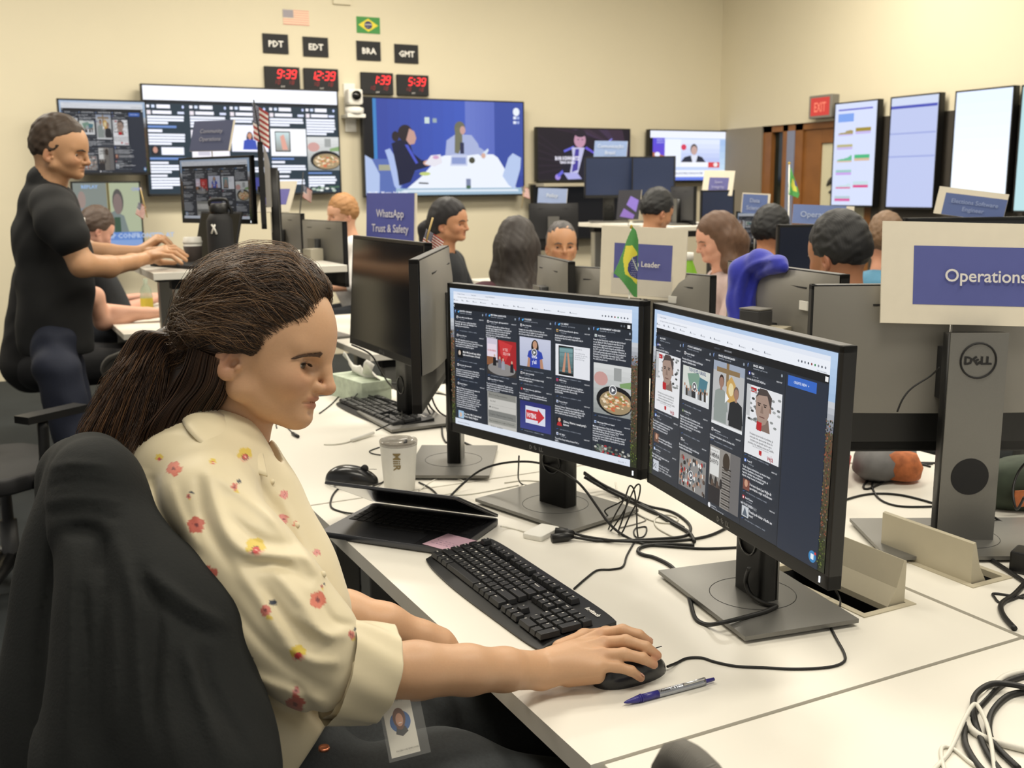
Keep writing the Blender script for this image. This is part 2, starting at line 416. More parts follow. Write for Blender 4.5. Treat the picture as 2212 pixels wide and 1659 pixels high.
# ------------------------------------------------------------------ desks
def desk(x0, x1, y0, y1, z, label, group, th=0.03, legs=True, hole=None):
    t = thing('office_desk', label, 'desk', ((x0 + x1) / 2, (y0 + y1) / 2, 0), 0, group)
    hx, hy = (x1 - x0) / 2, (y1 - y0) / 2
    mb = MB()
    if hole:
        a0, b0, a1, b1 = hole[0] - (x0 + x1) / 2, hole[1] - (y0 + y1) / 2, hole[2] - (x0 + x1) / 2, hole[3] - (y0 + y1) / 2
        for q in ((-hx, -hy, hx, b0), (-hx, b1, hx, hy), (-hx, b0, a0, b1), (a1, b0, hx, b1)): mb.b2((q[0], q[1], z - th), (q[2], q[3], z))
    else: mb.b2((-hx, -hy, z - th), (hx, hy, z))
    mb.build('tabletop', M_DESK, t, bevel=0 if hole else 0.002)
    if legs:
        for sy in (-1, 1):
            for sx in (-1, 1):
                MB().b2((sx * (hx - 0.12) - 0.03, sy * (hy - 0.1) - 0.03, 0), (sx * (hx - 0.12) + 0.03, sy * (hy - 0.1) + 0.03, z - th - 0.04)).build('leg', M_LEG, t, bevel=0.004)
        MB().b2((-hx + 0.08, -hy + 0.07, z - th - 0.045), (hx - 0.08, -hy + 0.13, z - th)).b2((-hx + 0.08, hy - 0.13, z - th - 0.045), (hx - 0.08, hy - 0.07, z - th)).b2((-0.03, -hy + 0.1, z - th - 0.045), (0.03, hy - 0.1, z - th)).build('frame', M_BLKM, t)
    return t
G1 = 'white desks pushed together in the near row'
desk(0.61, 1.385, 0.992, 2.190, DZ, 'white desk with two lit monitors where the woman in floral blouse works', G1, hole=(1.235, 1.165, 1.343, 1.405))
desk(0.625, 1.385, -0.22, 0.986, DZ, 'white desk nearest the camera holding a coil of cables', G1)
desk(0.60, 1.385, 2.200, 3.40, DZ, 'white desk with the white tumbler, tissue box and second keyboard', G1)
desk(1.395, 2.17, 0.992, 2.190, DZ, 'white desk behind the lit monitors under the large Operations sign', G1, hole=(1.497, 1.172, 1.585, 1.39))
desk(1.395, 2.17, -0.22, 0.986, DZ, 'white desk at the right edge of the picture beyond the cable coil', G1)
desk(1.395, 2.17, 2.200, 3.40, DZ, 'white desk holding the monitor under the Leader sign', G1)
G2 = 'desks of the left row further back'
desk(0.63, 1.44, 4.38, 4.98, 1.10, 'raised white standing desk where the man in black T-shirt types', G2)
desk(1.46, 2.00, 4.18, 5.65, DZ, 'low white desk beyond the black switched-off monitor', G2)
desk(0.62, 1.38, 5.42, 6.62, DZ, 'low white desk behind the standing man with seated people at it', G2)
desk(0.95, 1.95, 6.68, 7.5, DZ, 'white desk near the wall screens', G2)
G3 = 'desks of the far middle rows'
desk(4.30, 5.05, 5.95, 7.25, 1.15, 'raised white desk carrying two bluish monitors below the TV screens', G3)
desk(2.30, 3.10, 4.36, 4.72, DZ, 'narrow white table between the maroon sweatshirt and the close-cropped man', G3)
desk(2.32, 2.90, 2.95, 4.28, DZ, 'white desk between the near row and the brown haired woman', G3)
desk(2.95, 3.50, 2.10, 3.55, DZ, 'white desk carrying the navy screen below the pale Operations sign', G3)
desk(4.15, 4.90, 3.40, 4.98, DZ, 'white desk in front of the man with glasses', G3)
desk(4.15, 4.90, 5.00, 5.90, DZ, 'white desk under the small white framed sign', G3)
desk(3.40, 4.20, 6.35, 7.40, DZ, 'low white desk holding the dark monitor under the Policy sign', G3)
# desk height control under the near desk
t = thing('desk_controller', 'black up and down control paddle under the near desk edge', 'controller', (0.66, 1.03, 0.678), 0)
MB().box((0, 0, 0), (0.06, 0.10, 0.035)).build('case', M_BLKM, t, bevel=0.004)
MB().prism([(0, -0.006), (0, 0.006), (0.0, 0.0)], 0, 0.0005).add([(-0.0305, 0.022, -0.006), (-0.0305, 0.032, -0.006), (-0.0305, 0.027, 0.006)], [(0, 1, 2)]).add([(-0.0305, -0.005, 0.006), (-0.0305, 0.005, 0.006), (-0.0305, 0.0, -0.006)], [(0, 1, 2)]).build('arrow_marks', M_TXT, t)

# flip-up cable boxes set in the desks
def cable_box(x0, y0, x1, y1, label, hinge_far, h_=0.074):
    t = thing('cable_access_box', label, 'desk cable box', ((x0 + x1) / 2, (y0 + y1) / 2, DZ), 0, 'flip-up cable boxes in the desktops')
    hx, hy = (x1 - x0) / 2, (y1 - y0) / 2; f = 0.012
    mb = MB()
    for q in ((-hx, -hy, hx, -hy + f), (-hx, hy - f, hx, hy), (-hx, -hy + f, -hx + f, hy - f), (hx - f, -hy + f, hx, hy - f)): mb.b2((q[0], q[1], -0.01), (q[2], q[3], 0.0018))
    mb.build('rim', M_BEIGE, t)
    mb = MB(); mb.b2((-hx + f, -hy + f, -0.09), (hx - f, hy - f, -0.085))
    for q in ((-hx + 0.006, -hy + 0.008, hx - 0.006, -hy + f), (-hx + 0.006, hy - f, hx - 0.006, hy - 0.008), (-hx + 0.006, -hy + f, -hx + f, hy - f), (hx - f, -hy + f, hx - 0.006, hy - f)): mb.b2((q[0], q[1], -0.09), (q[2], q[3], -0.012))
    mb.build('well', M_BLKM, t)
    s = 1 if hinge_far else -1; xa = s * (hx - f)
    pr = [(xa, -0.01), (xa, h_), (xa - s * 0.006, h_ + 0.002), (xa - s * 0.012, h_ * 0.75), (xa - s * 0.02, h_ * 0.4), (xa - s * 0.038, 0.0), (xa - s * 0.038, -0.01)]
    MB().prism(pr, -hy + f + 0.003, hy - f - 0.003, T=lambda p: (p[0], p[2], p[1])).build('flap', M_BEIGE, t)
cable_box(1.230, 1.158, 1.348, 1.412, 'beige flip-up cable box behind the right lit monitor, flap raised', True)
cable_box(1.490, 1.162, 1.592, 1.398, 'beige flip-up cable box in front of the grey monitor stand', False)

# ------------------------------------------------------------------ dashboards drawn on screens
TW = {}
def avatar(c, u, v, cols, s=0.010):
    c.rect(u, v, u + s, v + s * 1.75, cols[0]); c.ell(u + s * 0.5, v + s * 1.0, s * 0.3, s * 0.55, cols[1], 8)
def colhead(c, u, title, tw=True, v=0.15, sub='TRANSMITTED · LAST 24 HOURS'):
    c.rect(u - 0.008, v - 0.012, u + 0.176, v + 0.042, '262c35')
    c.text('f', u, v + 0.012, 0.026, '8fb0f0', bold=0.03); 
    if tw: c.poly([(u + 0.012, v + 0.004), (u + 0.014, v + 0.013), (u + 0.020, v + 0.012), (u + 0.024, v - 0.002), (u + 0.018, v - 0.002), (u + 0.016, v + 0.003)], '54aef0')
    c.text(title, u + 0.03, v + 0.004, 0.015, 'f2f4f8', bold=0.02); c.text(sub, u + 0.03, v + 0.017, 0.009, 'b9c0cc')
    c.ell(u + 0.166, v + 0.010, 0.004, 0.008, '9aa4b0', 8)
def post(c, u, v, name, ago, txt, av, size=0.0165, vt=None):
    avatar(c, u + 0.004, v - 0.006, av)
    c.text(name, u + 0.022, v + 0.005, 0.0135, 'f0f2f6', bold=0.015); c.text(ago, u + 0.03, v + 0.017, 0.011, 'b4bac4')
    c.text('HIDE POST', u + 0.148, v + 0.006, 0.010, 'e8eaee', bold=0.01)
    if txt: c.text(txt, u, (vt or v + 0.04), size, 'eef0f4', bold=0.012, line=0.93, xs=0.76)
def foot(c, u, v, t='96.7K  REACTIONS 66 · COMMENTS 33 · SHARES'):
    c.poly([(u + 0.002, v), (u + 0.008, v), (u + 0.012, v - 0.006), (u + 0.014, v - 0.004)], '3f74c8'); c.text(t, u + 0.026, v, 0.009, 'aeb6c4')
def play(c, u, v, r=0.017):
    keep = c.z; c.z = 490 * c.step
    c.ell(u, v, r, r * 1.75, 'f2f2f2', 20); c.ell(u, v, r * 0.84, r * 1.75 * 0.84, '5a5c62', 20)
    c.poly([(u - r * 0.3, v - r * 0.8), (u - r * 0.3, v + r * 0.8), (u + r * 0.55, v)], 'f6f6f6'); c.z = keep
def person_pic(c, u, v, s, skin, hair, top, long=False):
    a = 1.75
    if long: c.ell(u, v + s * 0.35 * a, s * 0.36, s * 0.72 * a, hair, 16)
    c.poly([(u - s * 0.75, v + s * 1.6 * a), (u + s * 0.75, v + s * 1.6 * a), (u + s * 0.62, v + s * 0.62 * a), (u + s * 0.2, v + s * 0.45 * a), (u - s * 0.2, v + s * 0.45 * a), (u - s * 0.62, v + s * 0.62 * a)], top)
    c.rect(u - s * 0.1, v + s * 0.2 * a, u + s * 0.1, v + s * 0.5 * a, skin)
    c.ell(u, v, s * 0.27, s * 0.36 * a, hair, 16); c.ell(u, v + s * 0.07 * a, s * 0.23, s * 0.30 * a, skin, 16)
def food(c, u0, v0, u1, v1):
    du, dv = u1 - u0, v1 - v0; rnd = random.Random(5); keep = c.z
    c.grad(u0, v0, u1, v1, 'd8dad9', '8e9290')
    c.ell(u0 + du * 0.2, v0 + dv * 0.3, du * 0.19, dv * 0.14, 'c79a94', 14); c.rect(u0 + du * 0.55, v0 + dv * 0.05, u0 + du * 0.75, v0 + dv * 0.3, '9a9d9c')
    c.poly([(u0 + du * 0.7, v0 + dv * 0.35), (u1, v0 + dv * 0.28), (u1, v0 + dv * 0.42), (u0 + du * 0.72, v0 + dv * 0.42)], '7fa06a')
    P1 = [(u0 + du * (0.58 + 0.50 * math.cos(a)), v0 + dv * (0.70 + 0.29 * math.sin(a))) for a in np.linspace(0, 2 * PI, 26)[:-1]]
    P1 = [(min(max(a, u0), u1), min(max(b, v0), v1)) for a, b in P1]
    c.poly(P1[::-1], '17181a')
    P2 = [(min(max(u0 + du * (0.6 + 0.43 * math.cos(a)), u0), u1), v0 + dv * (0.73 + 0.23 * math.sin(a))) for a in np.linspace(0, 2 * PI, 26)[:-1]]
    c.poly(P2[::-1], 'a08c6a')
    for k in range(70):
        a = rnd.uniform(0, 2 * PI); r_ = math.sqrt(rnd.random()); x = u0 + du * (0.6 + 0.36 * r_ * math.cos(a)); y = v0 + dv * (0.72 + 0.18 * r_ * math.sin(a))
        x = min(x, u1 - du * 0.06)
        c.ell(x, y, du * rnd.uniform(0.03, 0.06), dv * rnd.uniform(0.015, 0.03), rnd.choice(['e2c9a4', 'd6a678', 'cc6a48', 'ead9bd', 'b4854e', '86823f']), 7)
    c.z = keep
def desktop_pic(c, u0, u1, seed=3):
    rnd = random.Random(seed); keep = c.z
    c.grad(u0, 0, u1, 0.22, 'bcd3ee', 'a3bfe0', 6); c.grad(u0, 0.22, u1, 0.36, 'cfd3d8', '6b6f7c', 5)
    c.grad(u0, 0.36, u1, 1, '63503f', '2d3422', 8)
    for k in range(330):
        v = rnd.uniform(0.3, 0.98); u = rnd.uniform(u0, u1); q = rnd.choice(['7c4434', '9c6448', '3c4630', '4c5430', '66643c', '4a4440', '76746a', '2a2c26'] if v < 0.85 else ['2f3a20', '50602a', '6b7a3a', '26301c'])
        c.ell(u, v, min(0.0028, (u1 - u0) * 0.2), rnd.uniform(0.002, 0.006), q, 5)
    c.z = keep
def browser(c, u0, u1, tabs=3, top='dfe7f4'):
    c.rect(0, 0, 1, 0.022, 'b9cfec'); c.rect(u0, 0.022, u1, 0.105, 'e4eaf6'); c.rect(u0, 0.045, u1, 0.105, 'eef2fa')
    for k in range(tabs):
        c.text(('Google Calendar', 'Tweetdeck', 'Using 2018 Midterms')[k], u0 + 0.03 + 0.085 * k, 0.040, 0.012, '4c5260')
    c.text('https://apps.crowdtangle.com/monitor/dashboards/2018/election/viewport/id', u0 + 0.03, 0.062, 0.011, '5c6270')
    x = u0 + 0.008
    for k, s in enumerate(('Bookmarks', 'Wiki', 'Search', 'Facebook', 'FYI Guidelines', 'Docs - Contact', 'Brand Links', 'WK', 'Media Specialists', 'FB - US Cov..', 'Crowdtangle 2..', 'CT Dashboard', 'Slack Resource')):
        c.rect(x - 0.006, 0.077, x - 0.002, 0.086, '6a7280'); c.text(s, x, 0.086, 0.0105, '4c5260'); x += len(s) * 0.0037 + 0.016
    for k in range(9): c.ell(u1 - 0.135 + k * 0.0145, 0.078, 0.0035, 0.006, ['8a8f9a', '5a5f6a', '777c88', '4a4f5c', '8a3c3c', '3c8a5a'][k % 6], 8)
    c.text('Other Bookmarks', u1 - 0.048, 0.1, 0.010, '5c6270')
DK = '2a303a'
def dash_us(c, lite=False):
    U = [0.035, 0.224, 0.414, 0.607, 0.798]
    desktop_pic(c, 0, 0.022, 1); desktop_pic(c, 0.972, 1, 2)
    c.rect(0.022, 0.105, 0.972, 0.955, DK); browser(c, 0.022, 0.972); c.rect(0.022, 0.105, 0.972, 0.148, '14171c')
    c.text('c', 0.026, 0.13, 0.03, 'ffffff', bold=0.02); c.rect(0.952, 0.118, 0.965, 0.14, 'f2f2f2'); c.ell(0.925, 0.128, 0.004, 0.007, '5f656e', 8); c.ell(0.938, 0.128, 0.004, 0.007, '5f656e', 8)
    for u in U[1:]: c.rect(u - 0.011, 0.15, u - 0.009, 0.955, '191d23')
    for u, s in zip(U, ('ELECTED OFFICIALS', 'MIDTERM CANDIDATES', 'COLLEGES', 'U.S. NEWS', 'GOVERNMENT AGENCIES')): colhead(c, u, s, True, 0.16)
    A = ('d8d8dc', '4a3a34')
    u = U[0]
    post(c, u, 0.203, 'Leader McConnell @Leader', '2 hours ago', "I'm proud of our vote to confirm Justice Brett\nKavanaugh - My Op-Ed in the Washington Post\nwashingtonpost.com/opinions...", A); foot(c, u, 0.305)
    post(c, u, 0.335, 'Sherrod Brown', '15 hours ago', "The GOP's dirty little secret is a secret no more.\nMitch McConnell wants the Senate to know that he's going\nto cut Social Security and Medicare. Every senior\ncitizen should vote in #FlipTheCongress.", A)
    c.rect(u + 0.006, 0.44, u + 0.04, 0.50, '0e1013'); c.ell(u + 0.02, 0.465, 0.008, 0.018, 'c8b8a8', 10); c.text('Mitch McConnell says deficit\nballooned because of Social', u + 0.045, 0.46, 0.020, 'f2f2f2', bold=0.02, xs=0.85); foot(c, u, 0.525)
    post(c, u, 0.552, 'Rick Scott @senatorrick', '2 hours ago', "Always great to see your Secretary of State debate\nthat they're not interested in facts when it comes to\ninvestigating murder of political opponents. Please\nvote. facebook.com/dailykosupstate_/...", A); foot(c, u, 0.665)
    post(c, u, 0.69, 'Randy Hultgren', '4 days ago', "\"My friend Hultgren best represents the district. He\nalways delivers. I am so grateful for the\nendorsement of the Northwest Herald. I have\nworked hard to give voice to those and more\nrepresenting the people of the 14th District, my top\npriority. We know the President was right in years\nand passed regulatory reform. But there is still a lot to\nbe done. And that's why I am asking for your vote\nhttps://www.nwherald.com/2018/10/06/the-\nour-congressional-district-randy-hultgren/aad...", A)
    c.rect(u + 0.006, 0.895, u + 0.04, 0.95, '9fc0dc'); c.ell(u + 0.02, 0.925, 0.008, 0.018, 'd8b8a0', 10); c.text('Our view: 14th Congressional\nDistrict: Randy Hultgren', u + 0.045, 0.915, 0.020, 'f2f2f2', bold=0.02, xs=0.8)
    u = U[1]
    post(c, u, 0.205, 'Antonio Delgado @Delgado4NY19', '12 hours ago', "God SLAPsFamily was able to celebrate National\n#RowdyDay by bringing Paul Ryan to work with him\nyesterday. All the help in the world can't help him\nexplain his vote to take away healthcare, gut\nprotections for pre-existing conditions and defund\nPlanned Parenthood.", A)
    a, b, d, e = u, 0.324, u + 0.17, 0.578
    c.rect(a, b, d, e, '3a3634'); c.poly([(a, b), (a, b + 0.15), (a + 0.062, b + 0.15), (a + 0.062, b)], 'cfc8d8'); c.rect(a + 0.004, b + 0.04, a + 0.056, b + 0.13, 'e6d8e4'); c.text('CONGRESS', a + 0.008, b + 0.09, 0.018, 'c05a5a', bold=0.02)
    c.rect(a + 0.066, b + 0.005, d, b + 0.20, 'a8262a'); c.poly([(a + 0.07, b + 0.005), (d - 0.02, b + 0.03), (d - 0.06, b + 0.15), (a + 0.08, b + 0.1)], 'c9383a'); c.text('H TEE\nSELDOM', a + 0.098, b + 0.075, 0.028, 'e8b8b4', bold=0.02, xs=0.7)
    c.rect(a, b + 0.13, a + 0.05, b + 0.19, '8a5a3c'); c.ell(a + 0.085, e - 0.045, 0.08, 0.045, '8d8a88', 22)
    for k, (x, y) in enumerate(((0.045, 0.09), (0.075, 0.1), (0.095, 0.11), (0.145, 0.12))): c.ell(a + x, b + y + 0.03, 0.005, 0.011, 'c8a890', 8); c.poly([(a + x - 0.008, b + y + 0.04), (a + x - 0.01, b + y + 0.10), (a + x + 0.01, b + y + 0.10), (a + x + 0.008, b + y + 0.04)], ['1b1b1f', '6d6f7a', '9a9ca8', '24242a'][k])
    foot(c, u, 0.592)
    post(c, u, 0.613, 'Donna Edin for Congress', '8 hours ago', "Proud to vote for the winning team! Together we can\nchange Florida and our Nation for the better and bring\ncommon-sense balance back to government. Let's keep\nup the blue wave E, E, E, !!!", A)
    a, b, d, e = u, 0.705, u + 0.17, 0.97
    c.rect(a, b, d, e, 'aeaca6')
    for k, (y, h2, q) in enumerate(((0, 0.045, '8a8a84'), (0.048, 0.042, 'c6c4be'), (0.092, 0.04, 'c6c4be'), (0.135, 0.05, '7f807c'), (0.19, 0.035, '96968f'), (0.23, 0.035, 'c0beb8'))): c.rect(a + 0.004, b + y, d - 0.004, b + y + h2, q)
    for y, s in ((0.025, 'Enter Your Representatives'), (0.07, '  Rob Bell'), (0.115, '●  Bill Nelson'), (0.165, 'Congress   Representative Tracking'), (0.212, 'Representative in Congress District 4'), (0.252, '   Neither  candidate')): c.text(s, a + 0.014, b + y, 0.017, '3c3c3c')
    u = U[2]
    post(c, u, 0.2, 'Elon University', 'a day ago', "Voting is our responsibility. It's how we have our\nvoices heard. You can register to vote and learn more\nabout the upcoming election at Elon.edu/vote!", A, vt=0.237)
    a, b, d, e = u, 0.281, u + 0.168, 0.48
    c.grad(a, b, d, e, 'c9cde0', 'b4bad4'); c.ell(a + 0.084, b + 0.06, 0.020, 0.05, '1c1715', 16); c.ell(a + 0.084, b + 0.045, 0.012, 0.028, 'c09478', 14)
    c.poly([(a + 0.052, b + 0.09), (a + 0.04, b + 0.199), (a + 0.06, b + 0.199), (a + 0.06, b + 0.14), (a + 0.108, b + 0.14), (a + 0.11, b + 0.199), (a + 0.13, b + 0.199), (a + 0.118, b + 0.09), (a + 0.095, b + 0.075), (a + 0.072, b + 0.075)], 'b98a6e')
    c.poly([(a + 0.050, b + 0.09), (a + 0.042, b + 0.13), (a + 0.058, b + 0.14), (a + 0.056, b + 0.199), (a + 0.112, b + 0.199), (a + 0.11, b + 0.14), (a + 0.128, b + 0.13), (a + 0.12, b + 0.09), (a + 0.095, b + 0.075), (a + 0.072, b + 0.075)], '2f44a8')
    c.text("vote\ny'all", a + 0.084, b + 0.135, 0.036, 'eef0ff', 'CENTER', bold=0.02, xs=0.8); play(c, a + 0.084, b + 0.095, 0.015); foot(c, u, 0.51)
    post(c, u, 0.527, 'BSU @townerlodge', '2 hours ago', "Mark your calendar for early on-campus voting!\ntwitter.com/mygeorgesu/...", A); foot(c, u, 0.605)
    post(c, u, 0.637, 'NC State University @NCState', 'a day ago', "For the first time since 2015, Brooksdown will be an\nearly voting site for the upcoming #midtermelections\nthrough 04/03/2015", ('8c2a30', 'c84048'))
    a, b, d, e = u, 0.721, u + 0.168, 0.916
    c.grad(a, b, d, e, '2c2f72', '3e4488'); c.rect(a + 0.03, b + 0.03, a + 0.138, b + 0.15, 'd9dcea')
    c.poly([(a + 0.034, b + 0.058), (a + 0.034, b + 0.122), (a + 0.098, b + 0.122), (a + 0.098, b + 0.142), (a + 0.134, b + 0.09), (a + 0.098, b + 0.038), (a + 0.098, b + 0.058)], 'c8323a')
    c.text('VOTING', a + 0.042, b + 0.108, 0.046, 'f2f2f6', bold=0.03, xs=0.52); foot(c, u, 0.93)
    u = U[3]
    post(c, u, 0.204, 'WTVY Sweet Nashville @wtve', '9 hours ago', "@taylornash13 just posted this on Instagram\nreminding her fans that early voting starts today in\nTennessee", ('c8a03c', '3c4a8a'))
    a, b, d, e = u, 0.295, u + 0.172, 0.503
    c.rect(a, b, d, e, 'e6e8ee'); c.rect(a + 0.016, b + 0.008, a + 0.092, b + 0.20, '151719'); c.grad(a + 0.02, b + 0.02, a + 0.088, b + 0.185, '7fa3a6', '3c4c4e')
    for k in range(6): c.poly([(a + 0.02, b + 0.02 + k * 0.03), (a + 0.02, b + 0.026 + k * 0.03), (a + 0.088, b + 0.012 + k * 0.03 + 0.01), (a + 0.088, b + 0.016 + k * 0.03)], '5c7c80')
    for x in (0.052, 0.064): c.poly([(a + x - 0.004, b + 0.05), (a + x + 0.003, b + 0.05), (a + x + 0.01 * (1 if x > 0.06 else -1) + 0.006, b + 0.18), (a + x + 0.01 * (1 if x > 0.06 else -1) - 0.008, b + 0.18)], 'c49078')
    c.text('taylornash13\n\nYour early voting\nreminder: we got this\nlast ending, before\nby the very long', a + 0.1, b + 0.02, 0.013, '6a6e78'); foot(c, u, 0.52)
    post(c, u, 0.531, 'NPR Politics', '3 hours ago', "A new law passed by North Carolina's Republican-\ncontrolled legislature will result in nearly 20% fewer\nplaces to cast votes before Election Day.\nn.pr/2PSRHNn", ('c83c40', '3c50a0'), vt=0.574); foot(c, u, 0.645)
    post(c, u, 0.674, 'Fenton Beard', '8 hours ago', "Anthony Coleman: Talk about a bombed PR rollout\nmaking Warren a national political laughingstock while\nsimultaneously elevating Geoff Diehl's candidacy. All\nover a DNA test that proves she's white. Thus,", ('d8dce8', '4a6aa8'))
    c.rect(u + 0.004, 0.785, u + 0.036, 0.84, '1c1c20'); c.ell(u + 0.02, 0.80, 0.007, 0.014, 'd0a890', 10); c.poly([(u + 0.006, 0.84), (u + 0.034, 0.84), (u + 0.028, 0.815), (u + 0.012, 0.815)], 'b82c30')
    c.text("Clinton, Warren reveal party's\ndubious", u + 0.042, 0.81, 0.020, 'f2f2f2', bold=0.02, xs=0.85); foot(c, u, 0.865)
    post(c, u, 0.893, 'AJC @ajc', '7 hours ago', "The poll has Kemp leading Abrams 47-46, a\nhigher...", ('e0e4f0', '24489a'))
    u = U[4]
    post(c, u, 0.203, 'Jekyll Island', '15 hours ago', "Over the last three years, weather has had an impact\non our Shrimp & Grits Festival. A new date for an\nevent of this magnitude requires consideration of\nmany factors. After much research and deliberation,\nthe 2019 event will remain in September. However, in\n2020 it will permanently move to the first weekend in\nNovember. Festival dates: September 20-22, 2019\nNovember 5-8, 2020 November 5-7, 2021 November\n4-6, 2022 See you soon!", ('d8dce0', '9ab0a0'), vt=0.236)
    food(c, u, 0.378, u + 0.174, 0.70); play(c, u + 0.094, 0.535, 0.018); foot(c, u, 0.72)
    post(c, u, 0.757, 'Mississippi National Guard', '15 hours ago', "Mississippi Secretary of State Delbert Hosemann\nvisited Mississippi troops deployed to Camp Patriot\nand Camp Buehring, Kuwait, October 7-11.\nHosemann went to Kuwait to stress the importance of\nvoting and to assist Soldiers with the absentee voting\nprocess. (U.S. Army National Guard photo by Lauren\nO. Byrd)", ('b8c8e0', '3a5a9a'), vt=0.793)
    rnd = random.Random(4)
    for k in range(60): c.ell(u + rnd.uniform(0.004, 0.168), rnd.uniform(0.905, 0.95), 0.007, 0.007, rnd.choice(['a83438', '8a8d88', '4a4c46', 'c8c8c0', '2c2e2c', '6c7a6c']), 6)
    c.rect(0.022, 0.955, 0.972, 1, 'dfe6f2'); c.text('Screenshots 2018 .dmg', 0.04, 0.985, 0.014, '5c6270'); c.text('Show All   ×', 0.92, 0.985, 0.013, '5c6270')
def portrait(c, a, b, d, e, seed=1):
    rnd = random.Random(seed); du, dv = d - a, e - b; keep = c.z
    c.rect(a, b, d, e, 'e6e7ea')
    for k in range(46): c.ell(a + du * rnd.uniform(0.06, 0.94), b + dv * rnd.uniform(0.04, 0.52), du * 0.05, dv * 0.02, rnd.choice(['3b3f40', '6c7070', '8d9190', 'a7aaaa']), 6)
    c.rect(a, b, a + du * 0.12, b + dv * 0.45, 'c4c6c8')
    m = a + du * 0.48
    c.poly([(m - du * 0.13, b + dv * 0.42), (m - du * 0.16, b + dv * 0.60), (m + du * 0.24, b + dv * 0.60), (m + du * 0.18, b + dv * 0.42)], '7e6a60')
    c.poly([(m - du * 0.20, b + dv * 0.16), (m - du * 0.19, b + dv * 0.36), (m - du * 0.12, b + dv * 0.47), (m - du * 0.01, b + dv * 0.53), (m + du * 0.10, b + dv * 0.49), (m + du * 0.19, b + dv * 0.36), (m + du * 0.22, b + dv * 0.16), (m + du * 0.12, b + dv * 0.04), (m - du * 0.08, b + dv * 0.03)], 'a58d80')
    c.poly([(m - du * 0.21, b + dv * 0.16), (m - du * 0.12, b + dv * 0.11), (m + du * 0.12, b + dv * 0.09), (m + du * 0.19, b + dv * 0.2), (m + du * 0.24, b + dv * 0.3), (m + du * 0.25, b + dv * 0.10), (m + du * 0.1, b + dv * 0.005), (m - du * 0.1, b + dv * 0.01)], '4b4240')
    for x in (-0.10, 0.07):
        c.rect(m + du * (x - 0.05), b + dv * 0.215, m + du * (x + 0.05), b + dv * 0.232, '463a36'); c.ell(m + du * x, b + dv * 0.25, du * 0.035, dv * 0.012, '2c2624', 8)
    c.poly([(m - du * 0.03, b + dv * 0.25), (m - du * 0.06, b + dv * 0.35), (m + du * 0.03, b + dv * 0.355), (m + du * 0.005, b + dv * 0.25)], '8a7468')
    c.rect(m - du * 0.08, b + dv * 0.40, m + du * 0.07, b + dv * 0.415, '6d4c46')
    c.ell(m + du * 0.22, b + dv * 0.28, du * 0.03, dv * 0.045, '95796c', 10)
    c.text("''", a + du * 0.36, b + dv * 0.72, dv * 0.30, 'b8222a', bold=0.08)
    c.text('Precisamos que se resolva os problemas da\nnossa país e não que nos tirem valores. Se\ntivéssemos que aprender valores com o\npresidente, hoje estaríamos presos em Curitiba.', a + du * 0.5, b + dv * 0.70, dv * 0.048, '24242a', 'CENTER', bold=0.012, line=0.95, xs=0.72)
    c.text('RIVAL (JOGADOR DE FUTEBOL) EM SUAS REDES', a + du * 0.5, b + dv * 0.865, dv * 0.026, '5a5a60', 'CENTER', xs=0.75)
    c.text("''", a + du * 0.46, b + dv * 1.02, dv * 0.18, 'b8222a', bold=0.06); c.text('veja', a + du * 0.7, b + dv * 0.97, dv * 0.12, 'a01c30', bold=0.015, xs=0.8); c.z = keep + c.step
